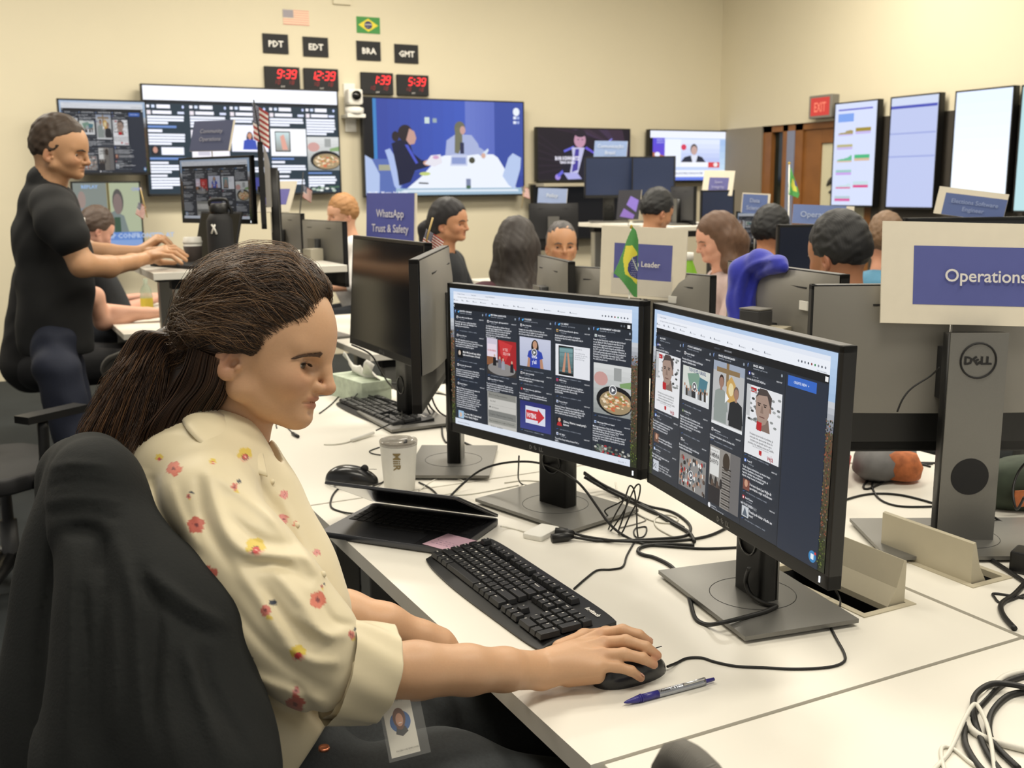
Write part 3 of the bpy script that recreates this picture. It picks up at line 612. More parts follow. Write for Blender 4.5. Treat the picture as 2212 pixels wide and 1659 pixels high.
def dash_br(c):
    U = [0.024, 0.215, 0.408, 0.600, 0.792]
    desktop_pic(c, 0, 0.018, 5); desktop_pic(c, 0.972, 1, 6)
    c.rect(0.018, 0.08, 0.972, 1, DK); browser(c, 0.018, 0.972, 1)
    c.rect(0.018, 0.105, 0.972, 0.145, '15181d'); c.text('c', 0.022, 0.13, 0.03, 'ffffff', bold=0.02); c.text('LIVE DISPLAYS', 0.47, 0.13, 0.012, 'c8ccd4'); c.text('EMBEDDED', 0.41, 0.13, 0.012, '5c626c'); c.rect(0.955, 0.115, 0.968, 0.138, 'f2f2f2')
    for u in U[1:]: c.rect(u - 0.009, 0.148, u - 0.007, 1, '191d23')
    for u, s in zip(U, ('ALL POSTS', '+TODOS CANDIDATOS', 'BRAZIL PRESIDENCIAVEIS', 'BRAZIL MEDIA')): colhead(c, u, s, False, 0.16)
    A = ('d8d8dc', '4a3a34'); V = ('2c3aa0', 'e8e8f4')
    u = U[0]
    post(c, u, 0.2, 'VEJA', 'an hour ago', 'Leia mais: abr.ai/2CyYxZT #VEJADesa', V, size=0.0145, vt=0.235)
    portrait(c, u, 0.244, u + 0.172, 0.59, 3); c.rect(u + 0.01, 0.255, u + 0.045, 0.28, 'b8262c'); c.text('VEJA.COM', u + 0.013, 0.273, 0.013, 'f4f4f4', xs=0.8); foot(c, u, 0.605)
    post(c, u, 0.625, 'Portal IT', '2 hours ago', "\"Se não elegesse torturadores, e ao mesmo tempo\nque muitos se manifestam honestamente no\ndesejo de disciplinar os brasileiros, ou\nsuspeito, muitos desses preconceitos!\"", ('4a78d0', 'e8ecf4'))
    c.rect(u + 0.005, 0.735, u + 0.04, 0.79, '6b4a3c'); c.ell(u + 0.022, 0.755, 0.008, 0.018, 'c89a80', 10); c.text("Dois anos depois, Jean Wyllys diz\nque voltaria a cuspir em Bolsonaro", u + 0.045, 0.76, 0.016, 'eceef2', bold=0.015, xs=0.78); foot(c, u, 0.81)
    post(c, u, 0.83, 'Jovem Diario', 'an hour ago', "Projeto de lei gera preocupação e medo em\nnegros, índios e LGBTI+", ('8aa8d8', 'e8ecf4'))
    c.rect(u + 0.003, 0.9, u + 0.045, 0.965, 'c8ccd4'); c.text('DC:', u + 0.008, 0.945, 0.04, '24303c', bold=0.02, xs=0.8); c.text("Senado melhora DC.(Brasil)\nalteração: Negras e o país\nBlog já é o falar no país do Mundo", u + 0.05, 0.92, 0.0155, 'eceef2', xs=0.8)
    u = U[1]
    post(c, u, 0.2, 'Fernando Haddad', '3 hours ago', "Encontro de Fernando Haddad com lideranças\nevangélicas. #haddadpresidente", A)
    a, b, d, e = u, 0.272, u + 0.172, 0.468; rnd = random.Random(9)
    c.rect(a, b, d, e, 'd5d9d2'); c.poly([(a + 0.03, b + 0.04), (a + 0.10, b + 0.02), (a + 0.14, b + 0.10), (a + 0.05, b + 0.12)], '7c9c8a'); c.poly([(a + 0.11, b + 0.04), (a + 0.16, b + 0.05), (a + 0.15, b + 0.12), (a + 0.1, b + 0.12)], '4c7c8a')
    c.text('TODOS PELO BRASIL', a + 0.045, b + 0.022, 0.028, '2c4478', bold=0.02, xs=0.75)
    for k in range(12): c.poly([(a + 0.01 + k * 0.013, e - 0.03), (a + 0.008 + k * 0.013, b + 0.11 + (k * 7 % 5) * 0.006), (a + 0.022 + k * 0.013, b + 0.11 + (k * 7 % 5) * 0.006), (a + 0.024 + k * 0.013, e - 0.03)], rnd.choice(['e4e6e8', '2c2e34', '8a8d90', 'c8ccd0', '34302c'])); c.ell(a + 0.015 + k * 0.013, b + 0.105 + (k * 7 % 5) * 0.006, 0.0045, 0.010, 'a87c64', 7)
    c.rect(a, e - 0.03, d, e, 'd8dadc'); play(c, a + 0.085, b + 0.1, 0.015); foot(c, u, 0.495)
    post(c, u, 0.528, '12. Marina Silva', '2 hours ago', "Ninguém estará melhor do problemas de uma\nregião do que os seus próprios povos, por isso, vou\ndefender e dar poder a política estadual...\nGoverno aos entes e municípios, dar, as melhor\nprática e correção do povo.", ('3c6a3c', 'b8a890')); foot(c, u, 0.665)
    post(c, u, 0.694, 'Lula', '5 hours ago', "Encontro de Fernando Haddad com lideranças\nevangélicas #haddadpresidente", A)
    a, b, d, e = u, 0.765, u + 0.172, 0.965
    c.rect(a, b, d, e, '8c8a88')
    for k in range(90):
        x, y = a + rnd.uniform(0.006, 0.166), b + rnd.uniform(0.02, 0.19); c.ell(x, y, 0.006, 0.013, rnd.choice(['2c2624', 'b88c74', 'dcdcd8', '5c4c44', 'a8282c', '8a7468', '46525c']), 6)
    play(c, a + 0.085, b + 0.11, 0.015)
    u = U[2]
    a, b, d, e = u, 0.19, u + 0.176, 0.53
    c.rect(a, b, d, e, 'b9babb'); c.rect(a, b, d, b + 0.05, '9da7b8'); c.rect(a + 0.075, b, a + 0.09, b + 0.12, '8a7250'); c.rect(a + 0.02, b + 0.03, a + 0.15, b + 0.055, '8a7250'); c.rect(a, e - 0.015, d, e, 'e6e8ea')
    c.poly([(a + 0.08, b + 0.20), (a + 0.08, b + 0.10), (a + 0.105, b + 0.06), (a + 0.13, b + 0.10), (a + 0.13, b + 0.20)], 'c9a15c'); c.ell(a + 0.105, b + 0.13, 0.015, 0.035, 'e4d4a4', 10)
    person_pic(c, a + 0.05, b + 0.10, 0.055, '9c7868', '3a2c28', '8f9894'); c.rect(a + 0.012, b + 0.22, a + 0.085, e - 0.02, '8f9894')
    person_pic(c, a + 0.135, b + 0.14, 0.055, 'a07c6a', '6c5c54', '20242a'); c.rect(a + 0.1, b + 0.27, a + 0.174, e - 0.02, '20242a')
    c.poly([(a + 0.074, b + 0.15), (a + 0.074, b + 0.21), (a + 0.096, b + 0.18)], 'eeeeee')
    post(c, u, 0.56, 'jairbolsonaro', 'Dia @ Brasileiros, an hour ago', "Em Bolsonaro visita @arqrio, Cardeal e Arcebispo do Rio\nde Janeiro!", A, size=0.0145); foot(c, u, 0.625)
    a, b, d, e = u, 0.65, u + 0.176, 0.965
    c.rect(a, b, d, e, '8f8b86'); c.rect(a + 0.12, b, d, e, '6c6a6a'); c.rect(a + 0.004, b + 0.01, a + 0.058, b + 0.16, 'd9d9d6'); c.text('Da Wal Mart TV', a + 0.008, b + 0.028, 0.012, '3c3c40'); c.text('A MENINA\nDA FOTO', a + 0.008, b + 0.06, 0.034, '26262a', bold=0.03, xs=0.6)
    c.ell(a + 0.098, b + 0.06, 0.02, 0.05, '3a3028', 14)
    for k in range(16): c.poly([(a + 0.075, b + 0.09 + k * 0.014), (a + 0.077, b + 0.098 + k * 0.014), (a + 0.128, b + 0.098 + k * 0.014), (a + 0.126, b + 0.09 + k * 0.014)], '6a645e' if k % 2 else '34302e')
    for k in range(7): c.ell(a + 0.012 + k * 0.01, b + 0.19 + (k % 3) * 0.02, 0.008, 0.03, ['2c2a2c', '5a4a40', '463c38'][k % 3], 8)
    c.rect(a, b + 0.22, a + 0.07, e, '28262a')
    c.ell(u + 0.01, 0.983, 0.008, 0.014, 'e8e8ea', 12); c.text('marinasilva_\nO Marina Silva, an hour ago', u + 0.026, 0.98, 0.012, 'dfe2e8')
    u = U[3]
    post(c, u, 0.2, 'VEJA', 'an hour ago', 'Leia mais: abr.ai/2CyYxZT #VEJADesa', V, size=0.0145, vt=0.235)
    portrait(c, u, 0.258, u + 0.176, 0.61, 4); c.rect(u + 0.012, 0.268, u + 0.05, 0.292, 'b8262c'); c.text('VEJA.COM', u + 0.015, 0.286, 0.013, 'f4f4f4', xs=0.85); foot(c, u, 0.622)
    post(c, u, 0.645, 'Portal IT', '2 hours ago', "\"Se não elegesse torturadores, e ao mesmo tempo,\nmuitos se manifestam e honestamente\ndepois de derrubar uma presidente honesta, eu\nsuspeito, muitas mesmas circunstâncias!\"", ('4a78d0', 'e8ecf4'))
    c.rect(u + 0.004, 0.745, u + 0.038, 0.80, '7a4a40'); c.ell(u + 0.02, 0.765, 0.009, 0.02, 'c89a80', 10); c.text("Dois anos depois, Jean Wyllys diz\nque voltaria a cuspir em Bolsonaro", u + 0.042, 0.765, 0.019, 'f2f2f4', bold=0.015, xs=0.78); foot(c, u, 0.812)
    post(c, u, 0.838, 'BolaVCinema', 'an hour ago', "NÃO PODE SEEEEEN :( :( :(", ('c8323a', 'f0e8e8'), size=0.017)
    c.rect(u + 0.004, 0.885, u + 0.04, 0.94, 'c8ccd0'); c.poly([(u + 0.008, 0.935), (u + 0.02, 0.89), (u + 0.036, 0.935)], '5a6470'); c.text("Friends pode deixar a Netflix em\nbreve!", u + 0.045, 0.905, 0.020, 'f2f2f4', bold=0.015, xs=0.8); foot(c, u, 0.955)
    c.rect(0.792, 0.148, 0.972, 1, '28303f')
    c.rect(0.798, 0.155, 0.925, 0.205, '3668c4'); c.text('CREATE NEW  +', 0.862, 0.186, 0.017, 'e4ecfa', 'CENTER', bold=0.015)
    c.ell(0.95, 0.95, 0.016, 0.028, '3a82b8', 18); c.rect(0.943, 0.937, 0.956, 0.963, 'e4eef6'); c.ell(0.962, 0.93, 0.004, 0.007, 'd83a3a', 8)
# ------------------------------------------------------------------ monitors
def monitor(name, label, loc, yaw, pw, ph, zc, zdesk, content=None, off=0.062, base=(0.30, 0.205), colw=0.085, group='black and grey computer monitors', emis=1.0, off_mat=None, stand=True, sticker=None, logo=True, portrait=False, tilt=0, back=M_GREYB, coltop=None, roll=0):
    """loc = x,y of the column; yaw = degrees the screen faces; zc = panel centre height; local -y is the front"""
    t = thing(name, label, 'monitor', (loc[0], loc[1], zdesk), math.radians(yaw + 90), group)
    zl = zc - zdesk
    bz, bb = 0.011, 0.022
    mb = MB(); T = 0.022
    for q in ((-pw / 2, ph / 2 - bz, pw / 2, ph / 2), (-pw / 2, -ph / 2, pw / 2, -ph / 2 + bb), (-pw / 2, -ph / 2, -pw / 2 + bz, ph / 2), (pw / 2 - bz, -ph / 2, pw / 2, ph / 2)):
        mb.b2((q[0], 0, q[1]), (q[2], T, q[3]))
    mb.b2((-pw / 2 + 0.002, 0.006, -ph / 2 + 0.002), (pw / 2 - 0.002, T, ph / 2 - 0.002))
    piv = bpy.data.objects.new('housing', None)
    hs = mb.build('housing', M_BLK, t, bevel=0.0015, loc=(0, -off, zl))
    if tilt or roll: hs.rotation_euler = (math.radians(-tilt), math.radians(roll), 0)
    # back cover, bulging, with a darker lower band
    mb = MB(); n = 10
    x0, x1, z0, z1 = -pw / 2 + 0.004, pw / 2 - 0.004, -ph / 2 + ph * 0.25, ph / 2 - 0.003
    vs = []; 
    for i in range(n + 1):
        for j in range(n + 1):
            u, v = i / n, j / n
            d = 0.002 + 0.026 * (math.sin(PI * u) ** 0.5) * (min(1, (1 - v) * 3) ** 0.6) if 0 < i < n else 0.002
            vs.append((x0 + (x1 - x0) * u, T + d, z0 + (z1 - z0) * v))
    fs = [(i * (n + 1) + j, i * (n + 1) + j + 1, (i + 1) * (n + 1) + j + 1, (i + 1) * (n + 1) + j) for i in range(n) for j in range(n)]
    mb.add(vs, fs, 0, True)
    mb.add([(x0, T, z0), (x1, T, z0)] + [vs[i * (n + 1)] for i in range(n, -1, -1)], [tuple(range(n + 3))])
    mb.build('back_cover', back, hs)
    MB().b2((-pw * 0.28, T + 0.0, ph * 0.38), (pw * 0.30, T + 0.016, ph * 0.39)).build('vent_slot', M_BLKM, hs)
    if sticker:
        MB().b2((sticker * pw - 0.016, T + 0.024, ph * 0.24), (sticker * pw + 0.016, T + 0.0285, ph * 0.3)).build('sticker', M_WHITE, hs)
    sw, sh = pw - 2 * bz, ph - bz - bb
    if content:
        c = Canvas(sw, sh); content(c); c.build('screen', screen_mat('screen_%.2f' % emis, emis), hs, loc=(0, -0.0004, (bb - bz) / 2))
    else:
        MB().quad((-sw / 2, -0.0005, -sh / 2), (sw / 2, -0.0005, -sh / 2), (sw / 2, -0.0005, sh / 2), (-sw / 2, -0.0005, sh / 2)).build('screen', off_mat or M_OFF, hs, loc=(0, 0, (bb - bz) / 2))
    if logo:
        c = Canvas(0.05, 0.02); c.step = 0; c.text('D', 0.18, 0.75, 0.62, 'b8b8b8', 'CENTER', 0.035); c.text('LL', 0.80, 0.75, 0.62, 'b8b8b8', 'CENTER', 0.035)
        lm = c.mb
        vs, fs = text_mesh('E', 1, 'CENTER', 0.035); a = math.radians(38); k = 0.0118
        lm.add([((x * math.cos(a) - (y - 0.36) * math.sin(a)) * k - 0.003, 0, (x * math.sin(a) + (y - 0.36) * math.cos(a)) * k) for x, y, z in vs], fs)
        lm.build('logo', M_MET, hs, loc=(0, -0.0006, -ph / 2 + bb * 0.52))
        MB().b2((pw / 2 - 0.022, -0.0008, -ph / 2 + 0.006), (pw / 2 - 0.019, 0, -ph / 2 + 0.015)).build('power_light', mat('white_led', 'e8eef4', 0.4, emit=1.5), hs)
    if stand:
        ct = (coltop - zdesk) if coltop else min(zl + ph * 0.22, zl + 0.1)
        hole = 0.17 * min(1, (zl - ph / 2) / 0.1)
        mb = MB()
        mb.prism(rrect(colw, 0.034, 0.008, 4), 0.010, ct, smooth=True)
        cf = mb.build('stand_column', [M_BLK], t)
        MB().b2((-colw / 2 + 0.002, 0.0165, 0.012), (colw / 2 - 0.002, 0.0195, ct + 0.002)).build('column_back', M_BASE, cf)
        mb = MB(); mb.tube([(0.026 * math.cos(a), -0.0178, 0.11 + 0.026 * math.sin(a)) for a in np.linspace(0, 2 * PI, 25)[:-1]], 0.0022, 6, closed=True); mb.build('cable_ring', M_BLKG, cf)
        if zl - 0.03 < ct: MB().b2((-0.05, -off + T, zl - 0.05), (0.05, -0.016, zl + 0.05)).build('mount', M_BLKM, t)
        else: MB().b2((-0.05, -off + T, ct - 0.08), (0.05, -0.016, ct)).build('mount', M_BLKM, t)
        bw, bd = base; mb = MB()
        mb.prism([(-bw / 2, -bd / 2), (bw / 2, -bd / 2), (bw / 2, bd / 2), (-bw / 2, bd / 2)], 0.006, 0.013)
        mb.add([(-bw / 2 + 0.012, -bd / 2 + 0.012, 0.0), (bw / 2 - 0.012, -bd / 2 + 0.012, 0), (bw / 2 - 0.012, bd / 2 - 0.012, 0), (-bw / 2 + 0.012, bd / 2 - 0.012, 0), (-bw / 2, -bd / 2, 0.006), (bw / 2, -bd / 2, 0.006), (bw / 2, bd / 2, 0.006), (-bw / 2, bd / 2, 0.006)],
               [(3, 2, 1, 0), (0, 1, 5, 4), (1, 2, 6, 5), (2, 3, 7, 6), (3, 0, 4, 7)])
        bo = mb.build('stand_base', M_BASE, t, loc=(0, -0.005, 0))
        mb = MB(); mb.tube([(0.072 * math.cos(a), 0.072 * math.sin(a), 0.0131) for a in np.linspace(0, 2 * PI, 41)[:-1]], 0.0007, 5, closed=True); mb.build('swivel_ring', M_BLK, bo)
    return t
def mon_at(label, px, d, yaw, pw, ph, zdesk, **k):
    """panel centre from a pixel and a distance"""
    c = P(px[0], px[1], d); off = k.get('off', 0.062); y = math.radians(yaw)
    return monitor('monitor', label, (c[0] - math.cos(y) * off, c[1] - math.sin(y) * off), yaw, pw, ph, c[2], zdesk, **k)
def mon_edge(label, A, dA, B, dB, h_, zdesk, **k):
    """monitor seen from behind, from the two top corners"""
    a, b = P(*A, dA), P(*B, dB); w_ = float(np.linalg.norm((b - a)[:2])); c = (a + b) / 2
    n = np.array((b - a)[:2]); n = np.array((-n[1], n[0])) / w_
    if n @ c[:2] < 0: n = -n
    return monitor('monitor', label, (c[0] - n[0] * 0.062, c[1] - n[1] * 0.062), math.degrees(math.atan2(n[1], n[0])), w_, h_, c[2] - h_ / 2, zdesk, **k)
GM = 'monitors on the near desks'
monitor('monitor', 'lit monitor above the closed-angled laptop showing five columns of posts', (1.084, 1.909), 194.9, 0.585, 0.345, 1.039, DZ, dash_us, group=GM, emis=0.95)
monitor('monitor', 'nearest lit monitor showing dark post columns with a blue CREATE NEW button', (1.125, 1.302), 170.9, 0.585, 0.345, 1.037, DZ, dash_br, group=GM, emis=0.95, tilt=1.1)
monitor('monitor', 'switched-off black monitor facing left below the WhatsApp sign', (1.125, 2.905), 180.4, 0.585, 0.345, 1.108, DZ, group=GM, tilt=4, stand=True)
# edge-on monitor in front of it, grey back towards the camera
monitor('monitor', 'grey-backed monitor turned edge-on with its stand behind the white tumbler', (1.043, 2.36), 149.7, 0.585, 0.345, 1.097, DZ, group=GM)
# large grey-backed monitor on the wide stand with the round logo
mB = monitor('monitor', 'grey-backed monitor on a wide stand with round Dell badge', (1.665, 1.335), 62, 0.58, 0.335, 1.063, DZ, group=GM, off=0.10, colw=0.112, base=(0.36, 0.23), logo=False, coltop=1.145)
# (its column back faces the camera: ring badge and lettering)
mb = MB(); mb.tube([(0.033 * math.cos(a), 0, 0.033 * math.sin(a)) for a in np.linspace(0, 2 * PI, 33)[:-1]], 0.0017, 6, closed=True)
for s, x in (('D', 0.019), ('LL', -0.014)):
    vs, fs = text_mesh(s, 0.021, 'CENTER', 0.04); mb.add([(x - a, 0, b - 0.007) for a, b, z in vs], fs)
vs, fs = text_mesh('E', 1, 'CENTER', 0.04); a_ = math.radians(38)
mb.add([(0.004 - (x * math.cos(a_) - (y - 0.36) * math.sin(a_)) * 0.021, 0, (x * math.sin(a_) + (y - 0.36) * math.cos(a_)) * 0.021) for x, y, z in vs], fs)
mb.build('badge', M_BLKM, mB, loc=(0.0, 0.0212, 0.365))
MB().add([(0.036 * math.cos(a), y, 0.14 + 0.036 * math.sin(a)) for y in (0.0190, 0.0203) for a in np.linspace(0, 2 * PI, 33)[:-1]], [tuple(range(32, 64))] + [(i, (i + 1) % 32, 32 + (i + 1) % 32, 32 + i) for i in range(32)], 0).build('cable_hole', M_BLKM, mB)
monitor('monitor', 'grey-backed monitor under the bright blue hoodie', (1.679, 1.95), -9.6, 0.50, 0.335, 1.062, DZ, group=GM, sticker=-0.30, coltop=1.10)
mon_edge('small grey-backed monitor turned sideways left of the Leader sign', (1175, 549), 3.72, (1243, 566), 3.36, 0.335, DZ, group=GM, logo=False)
mon_edge('grey monitor back just left of and behind the Leader sign', (1249, 573), 3.42, (1395, 584), 3.22, 0.335, DZ, group=GM, logo=False)
mon_edge('grey monitor back with a white sticker right of the Leader sign', (1410, 585), 3.20, (1549, 592), 2.98, 0.335, DZ, group=GM, sticker=-0.02, logo=False)

GB = 'monitors on the far desks'
monitor('monitor', 'monitor with grey columns of posts under the Community Operations sign', (1.06, 4.945), 205, 0.53, 0.30, 1.425, 1.10, dash_us, group=GB, emis=0.42)
mon_at('edge-on monitor beside the Community Operations monitor', (561, 402), 4.62, 166, 0.53, 0.36, 1.10, group=GB, logo=False)
mon_edge('grey monitor back hiding the red haired man chin', (662, 474), 5.15, (750, 478), 4.75, 0.30, DZ, group=GB, logo=False)
mon_edge('grey monitor back behind the black pole', (592, 458), 5.6, (658, 462), 5.35, 0.30, DZ, group=GB, logo=False)
mon_at('bluish switched-off monitor left of the pair on the raised desk', (1318, 383), 8.10, 246, 0.40, 0.315, 1.15, group=GB, off_mat=M_OFFB, logo=False)
mon_at('bluish switched-off monitor right of the pair on the raised desk', (1411, 383), 8.00, 226, 0.335, 0.315, 1.15, group=GB, off_mat=M_OFFB, logo=False)
mon_at('dark monitor back on the low desk below the Policy sign', (1196, 490), 7.6, 60, 0.36, 0.34, DZ, group=GB, logo=False, back=M_BLKM)
mon_at('blue lit-edge monitor in front of the small white framed sign', (1550, 452), 6.9, 250, 0.23, 0.25, DZ, group=GB, off_mat=M_OFFB, logo=False)
mon_at('pale blue screen behind the man with glasses', (1632, 495), 6.45, 235, 0.24, 0.22, DZ, group=GB, content=dash_br, emis=0.4, logo=False)
mon_at('dark blue monitor below the pale blue Operations sign', (1772, 562), 4.4, 248, 0.38, 0.30, DZ, group=GB, off_mat=mat('navy_screen', '141c30', 0.3), logo=False)
mon_edge('dark monitor back beside the bowed dark haired man', (1455, 402), 7.8, (1506, 403), 7.4, 0.32, 1.15, group=GB, logo=False, back=M_DGREY)
mon_at('black monitor under the Elections Software Engineer sign', (2120, 566), 3.52, 248, 0.55, 0.3, DZ, group=GB, logo=False)

# ------------------------------------------------------------------ TVs
def tv(label, tl, tr, bl, plane, content, emis=1.0, depth=0.06, right=False, group='wall screens', bez=0.012):
    f = (lambda p: onx(p[0], p[1], plane)) if right else (lambda p: ony(p[0], p[1], plane))
    A, B, C = f(tl), f(tr), f(bl)
    k = 1 if right else 0
    w_ = abs(B[k] - A[k]); h_ = abs(A[2] - C[2]); c = [(A[0] + B[0]) / 2, (A[1] + B[1]) / 2, (A[2] + C[2]) / 2]
    t = thing('wall_television', label, 'television', c, -PI / 2 if right else 0, group)
    mb = MB()
    mb.b2((-w_ / 2, 0.004, -h_ / 2), (w_ / 2, depth, h_ / 2))
    for q in ((-w_ / 2, h_ / 2 - bez, w_ / 2, h_ / 2), (-w_ / 2, -h_ / 2, w_ / 2, -h_ / 2 + bez * 1.4), (-w_ / 2, -h_ / 2, -w_ / 2 + bez, h_ / 2), (w_ / 2 - bez, -h_ / 2, w_ / 2, h_ / 2)):
        mb.b2((q[0], 0, q[1]), (q[2], 0.01, q[3]))
    mb.build('frame', M_BLK, t, bevel=0.001)
    wall = (RX if right else BY) - plane
    MB().b2((-w_ * 0.2, depth, -h_ * 0.2), (w_ * 0.2, max(wall, depth + 0.005), h_ * 0.2)).build('wall_mount', M_BLKM, t)
    c = Canvas(w_ - 2 * bez, h_ - 2.4 * bez); c.step = 0.00004; content(c)
    c.build('screen', screen_mat('tv_%.2f' % emis, emis), t, loc=(0, 0.0035, bez * 0.2))
    return t
def dash_big(c):
    # big dashboard: bold simplified columns
    c.rect(0, 0, 1, 1, '22333f'); c.rect(0, 0, 1, 0.13, 'f4f6ff'); c.rect(0, 0.13, 1, 0.16, '10161e'); rnd = random.Random(11)
    for k, u in enumerate((0.012, 0.222, 0.425, 0.63, 0.825)):
        wv = 0.19 if k < 4 else 0.165
        c.rect(u, 0.175, u + 0.015, 0.2, 'f4f4ff'); c.rect(u + 0.025, 0.175, u + 0.04, 0.2, 'd8e4ff'); c.rect(u + 0.05, 0.172, u + 0.115, 0.205, 'f4f4ff'); c.ell(u + wv - 0.012, 0.19, 0.006, 0.014, 'c8d4ff', 8)
        c.rect(u, 0.225, u + 0.02, 0.262, 'e8e0e8'); c.rect(u + 0.028, 0.228, u + 0.12, 0.257, 'f4f4ff'); c.rect(u + wv - 0.04, 0.235, u + wv - 0.008, 0.255, 'dde4ff')
        def para(v0, n, last=0.6):
            for i in range(n):
                x = wv * (0.98 if i < n - 1 else last) - rnd.uniform(0, 0.015); c.rect(u, v0 + i * 0.027, u + x, v0 + i * 0.027 + 0.021, 'eef2ff')
        if k == 0:
            para(0.275, 3); c.rect(u, 0.365, u + 0.14, 0.385, '6c8cc8'); c.rect(u, 0.4, u + 0.07, 0.425, 'f0f2ff'); para(0.44, 4); c.rect(u + 0.01, 0.56, u + 0.05, 0.64, '20222a'); c.ell(u + 0.03, 0.59, 0.012, 0.03, 'c09080', 8); c.rect(u + 0.06, 0.565, u + 0.17, 0.635, 'f0f2ff'); c.rect(u, 0.66, u + 0.18, 0.68, '6c8cc8'); c.rect(u, 0.7, u + 0.09, 0.72, 'f0f2ff'); para(0.73, 3); c.rect(u, 0.82, u + 0.08, 0.84, 'f0f2ff'); para(0.85, 4)
        if k == 1:
            para(0.275, 4); c.rect(u, 0.40, u + wv, 0.74, 'f0ecf4'); c.rect(u + 0.03, 0.56, u + 0.09, 0.64, 'c8c4d0'); para(0.78, 6)
        if k == 2:
            para(0.275, 2); c.rect(u, 0.345, u + wv, 0.60, 'eef0ff'); person_pic(c, u + 0.095, 0.44, 0.05, 'c89078', '3a302c', '3a50b0', True); para(0.66, 2); para(0.75, 3); c.rect(u, 0.85, u + wv, 0.97, '3c4088')
        if k == 3:
            para(0.275, 3); c.rect(u, 0.375, u + wv, 0.64, 'f4f6fa'); c.rect(u + 0.022, 0.40, u + 0.105, 0.6, '1c1c20'); c.grad(u + 0.026, 0.41, u + 0.10, 0.59, 'c4d8da', '8c8c86'); c.poly([(u + 0.05, 0.45), (u + 0.07, 0.43), (u + 0.09, 0.58), (u + 0.06, 0.58)], 'd8a090'); c.rect(u, 0.66, u + 0.12, 0.675, '6c8cc8'); c.rect(u, 0.69, u + 0.07, 0.71, 'f0f2ff'); para(0.73, 3); c.ell(u + 0.012, 0.84, 0.012, 0.025, 'e0e04a', 10); c.rect(u + 0.03, 0.83, u + 0.09, 0.85, 'f0f2ff'); para(0.87, 3)
        if k == 4:
            para(0.275, 6, 0.7); food(c, u, 0.45, 1.0, 0.78); c.rect(u, 0.8, u + 0.13, 0.815, '6c8cc8'); para(0.84, 4)
            for i in range(26): c.ell(u + rnd.uniform(0.01, 0.16), rnd.uniform(0.945, 0.985), 0.012, 0.012, rnd.choice(['e8ece8', '4a6a54', 'b8c8b8', '24343c']), 6)
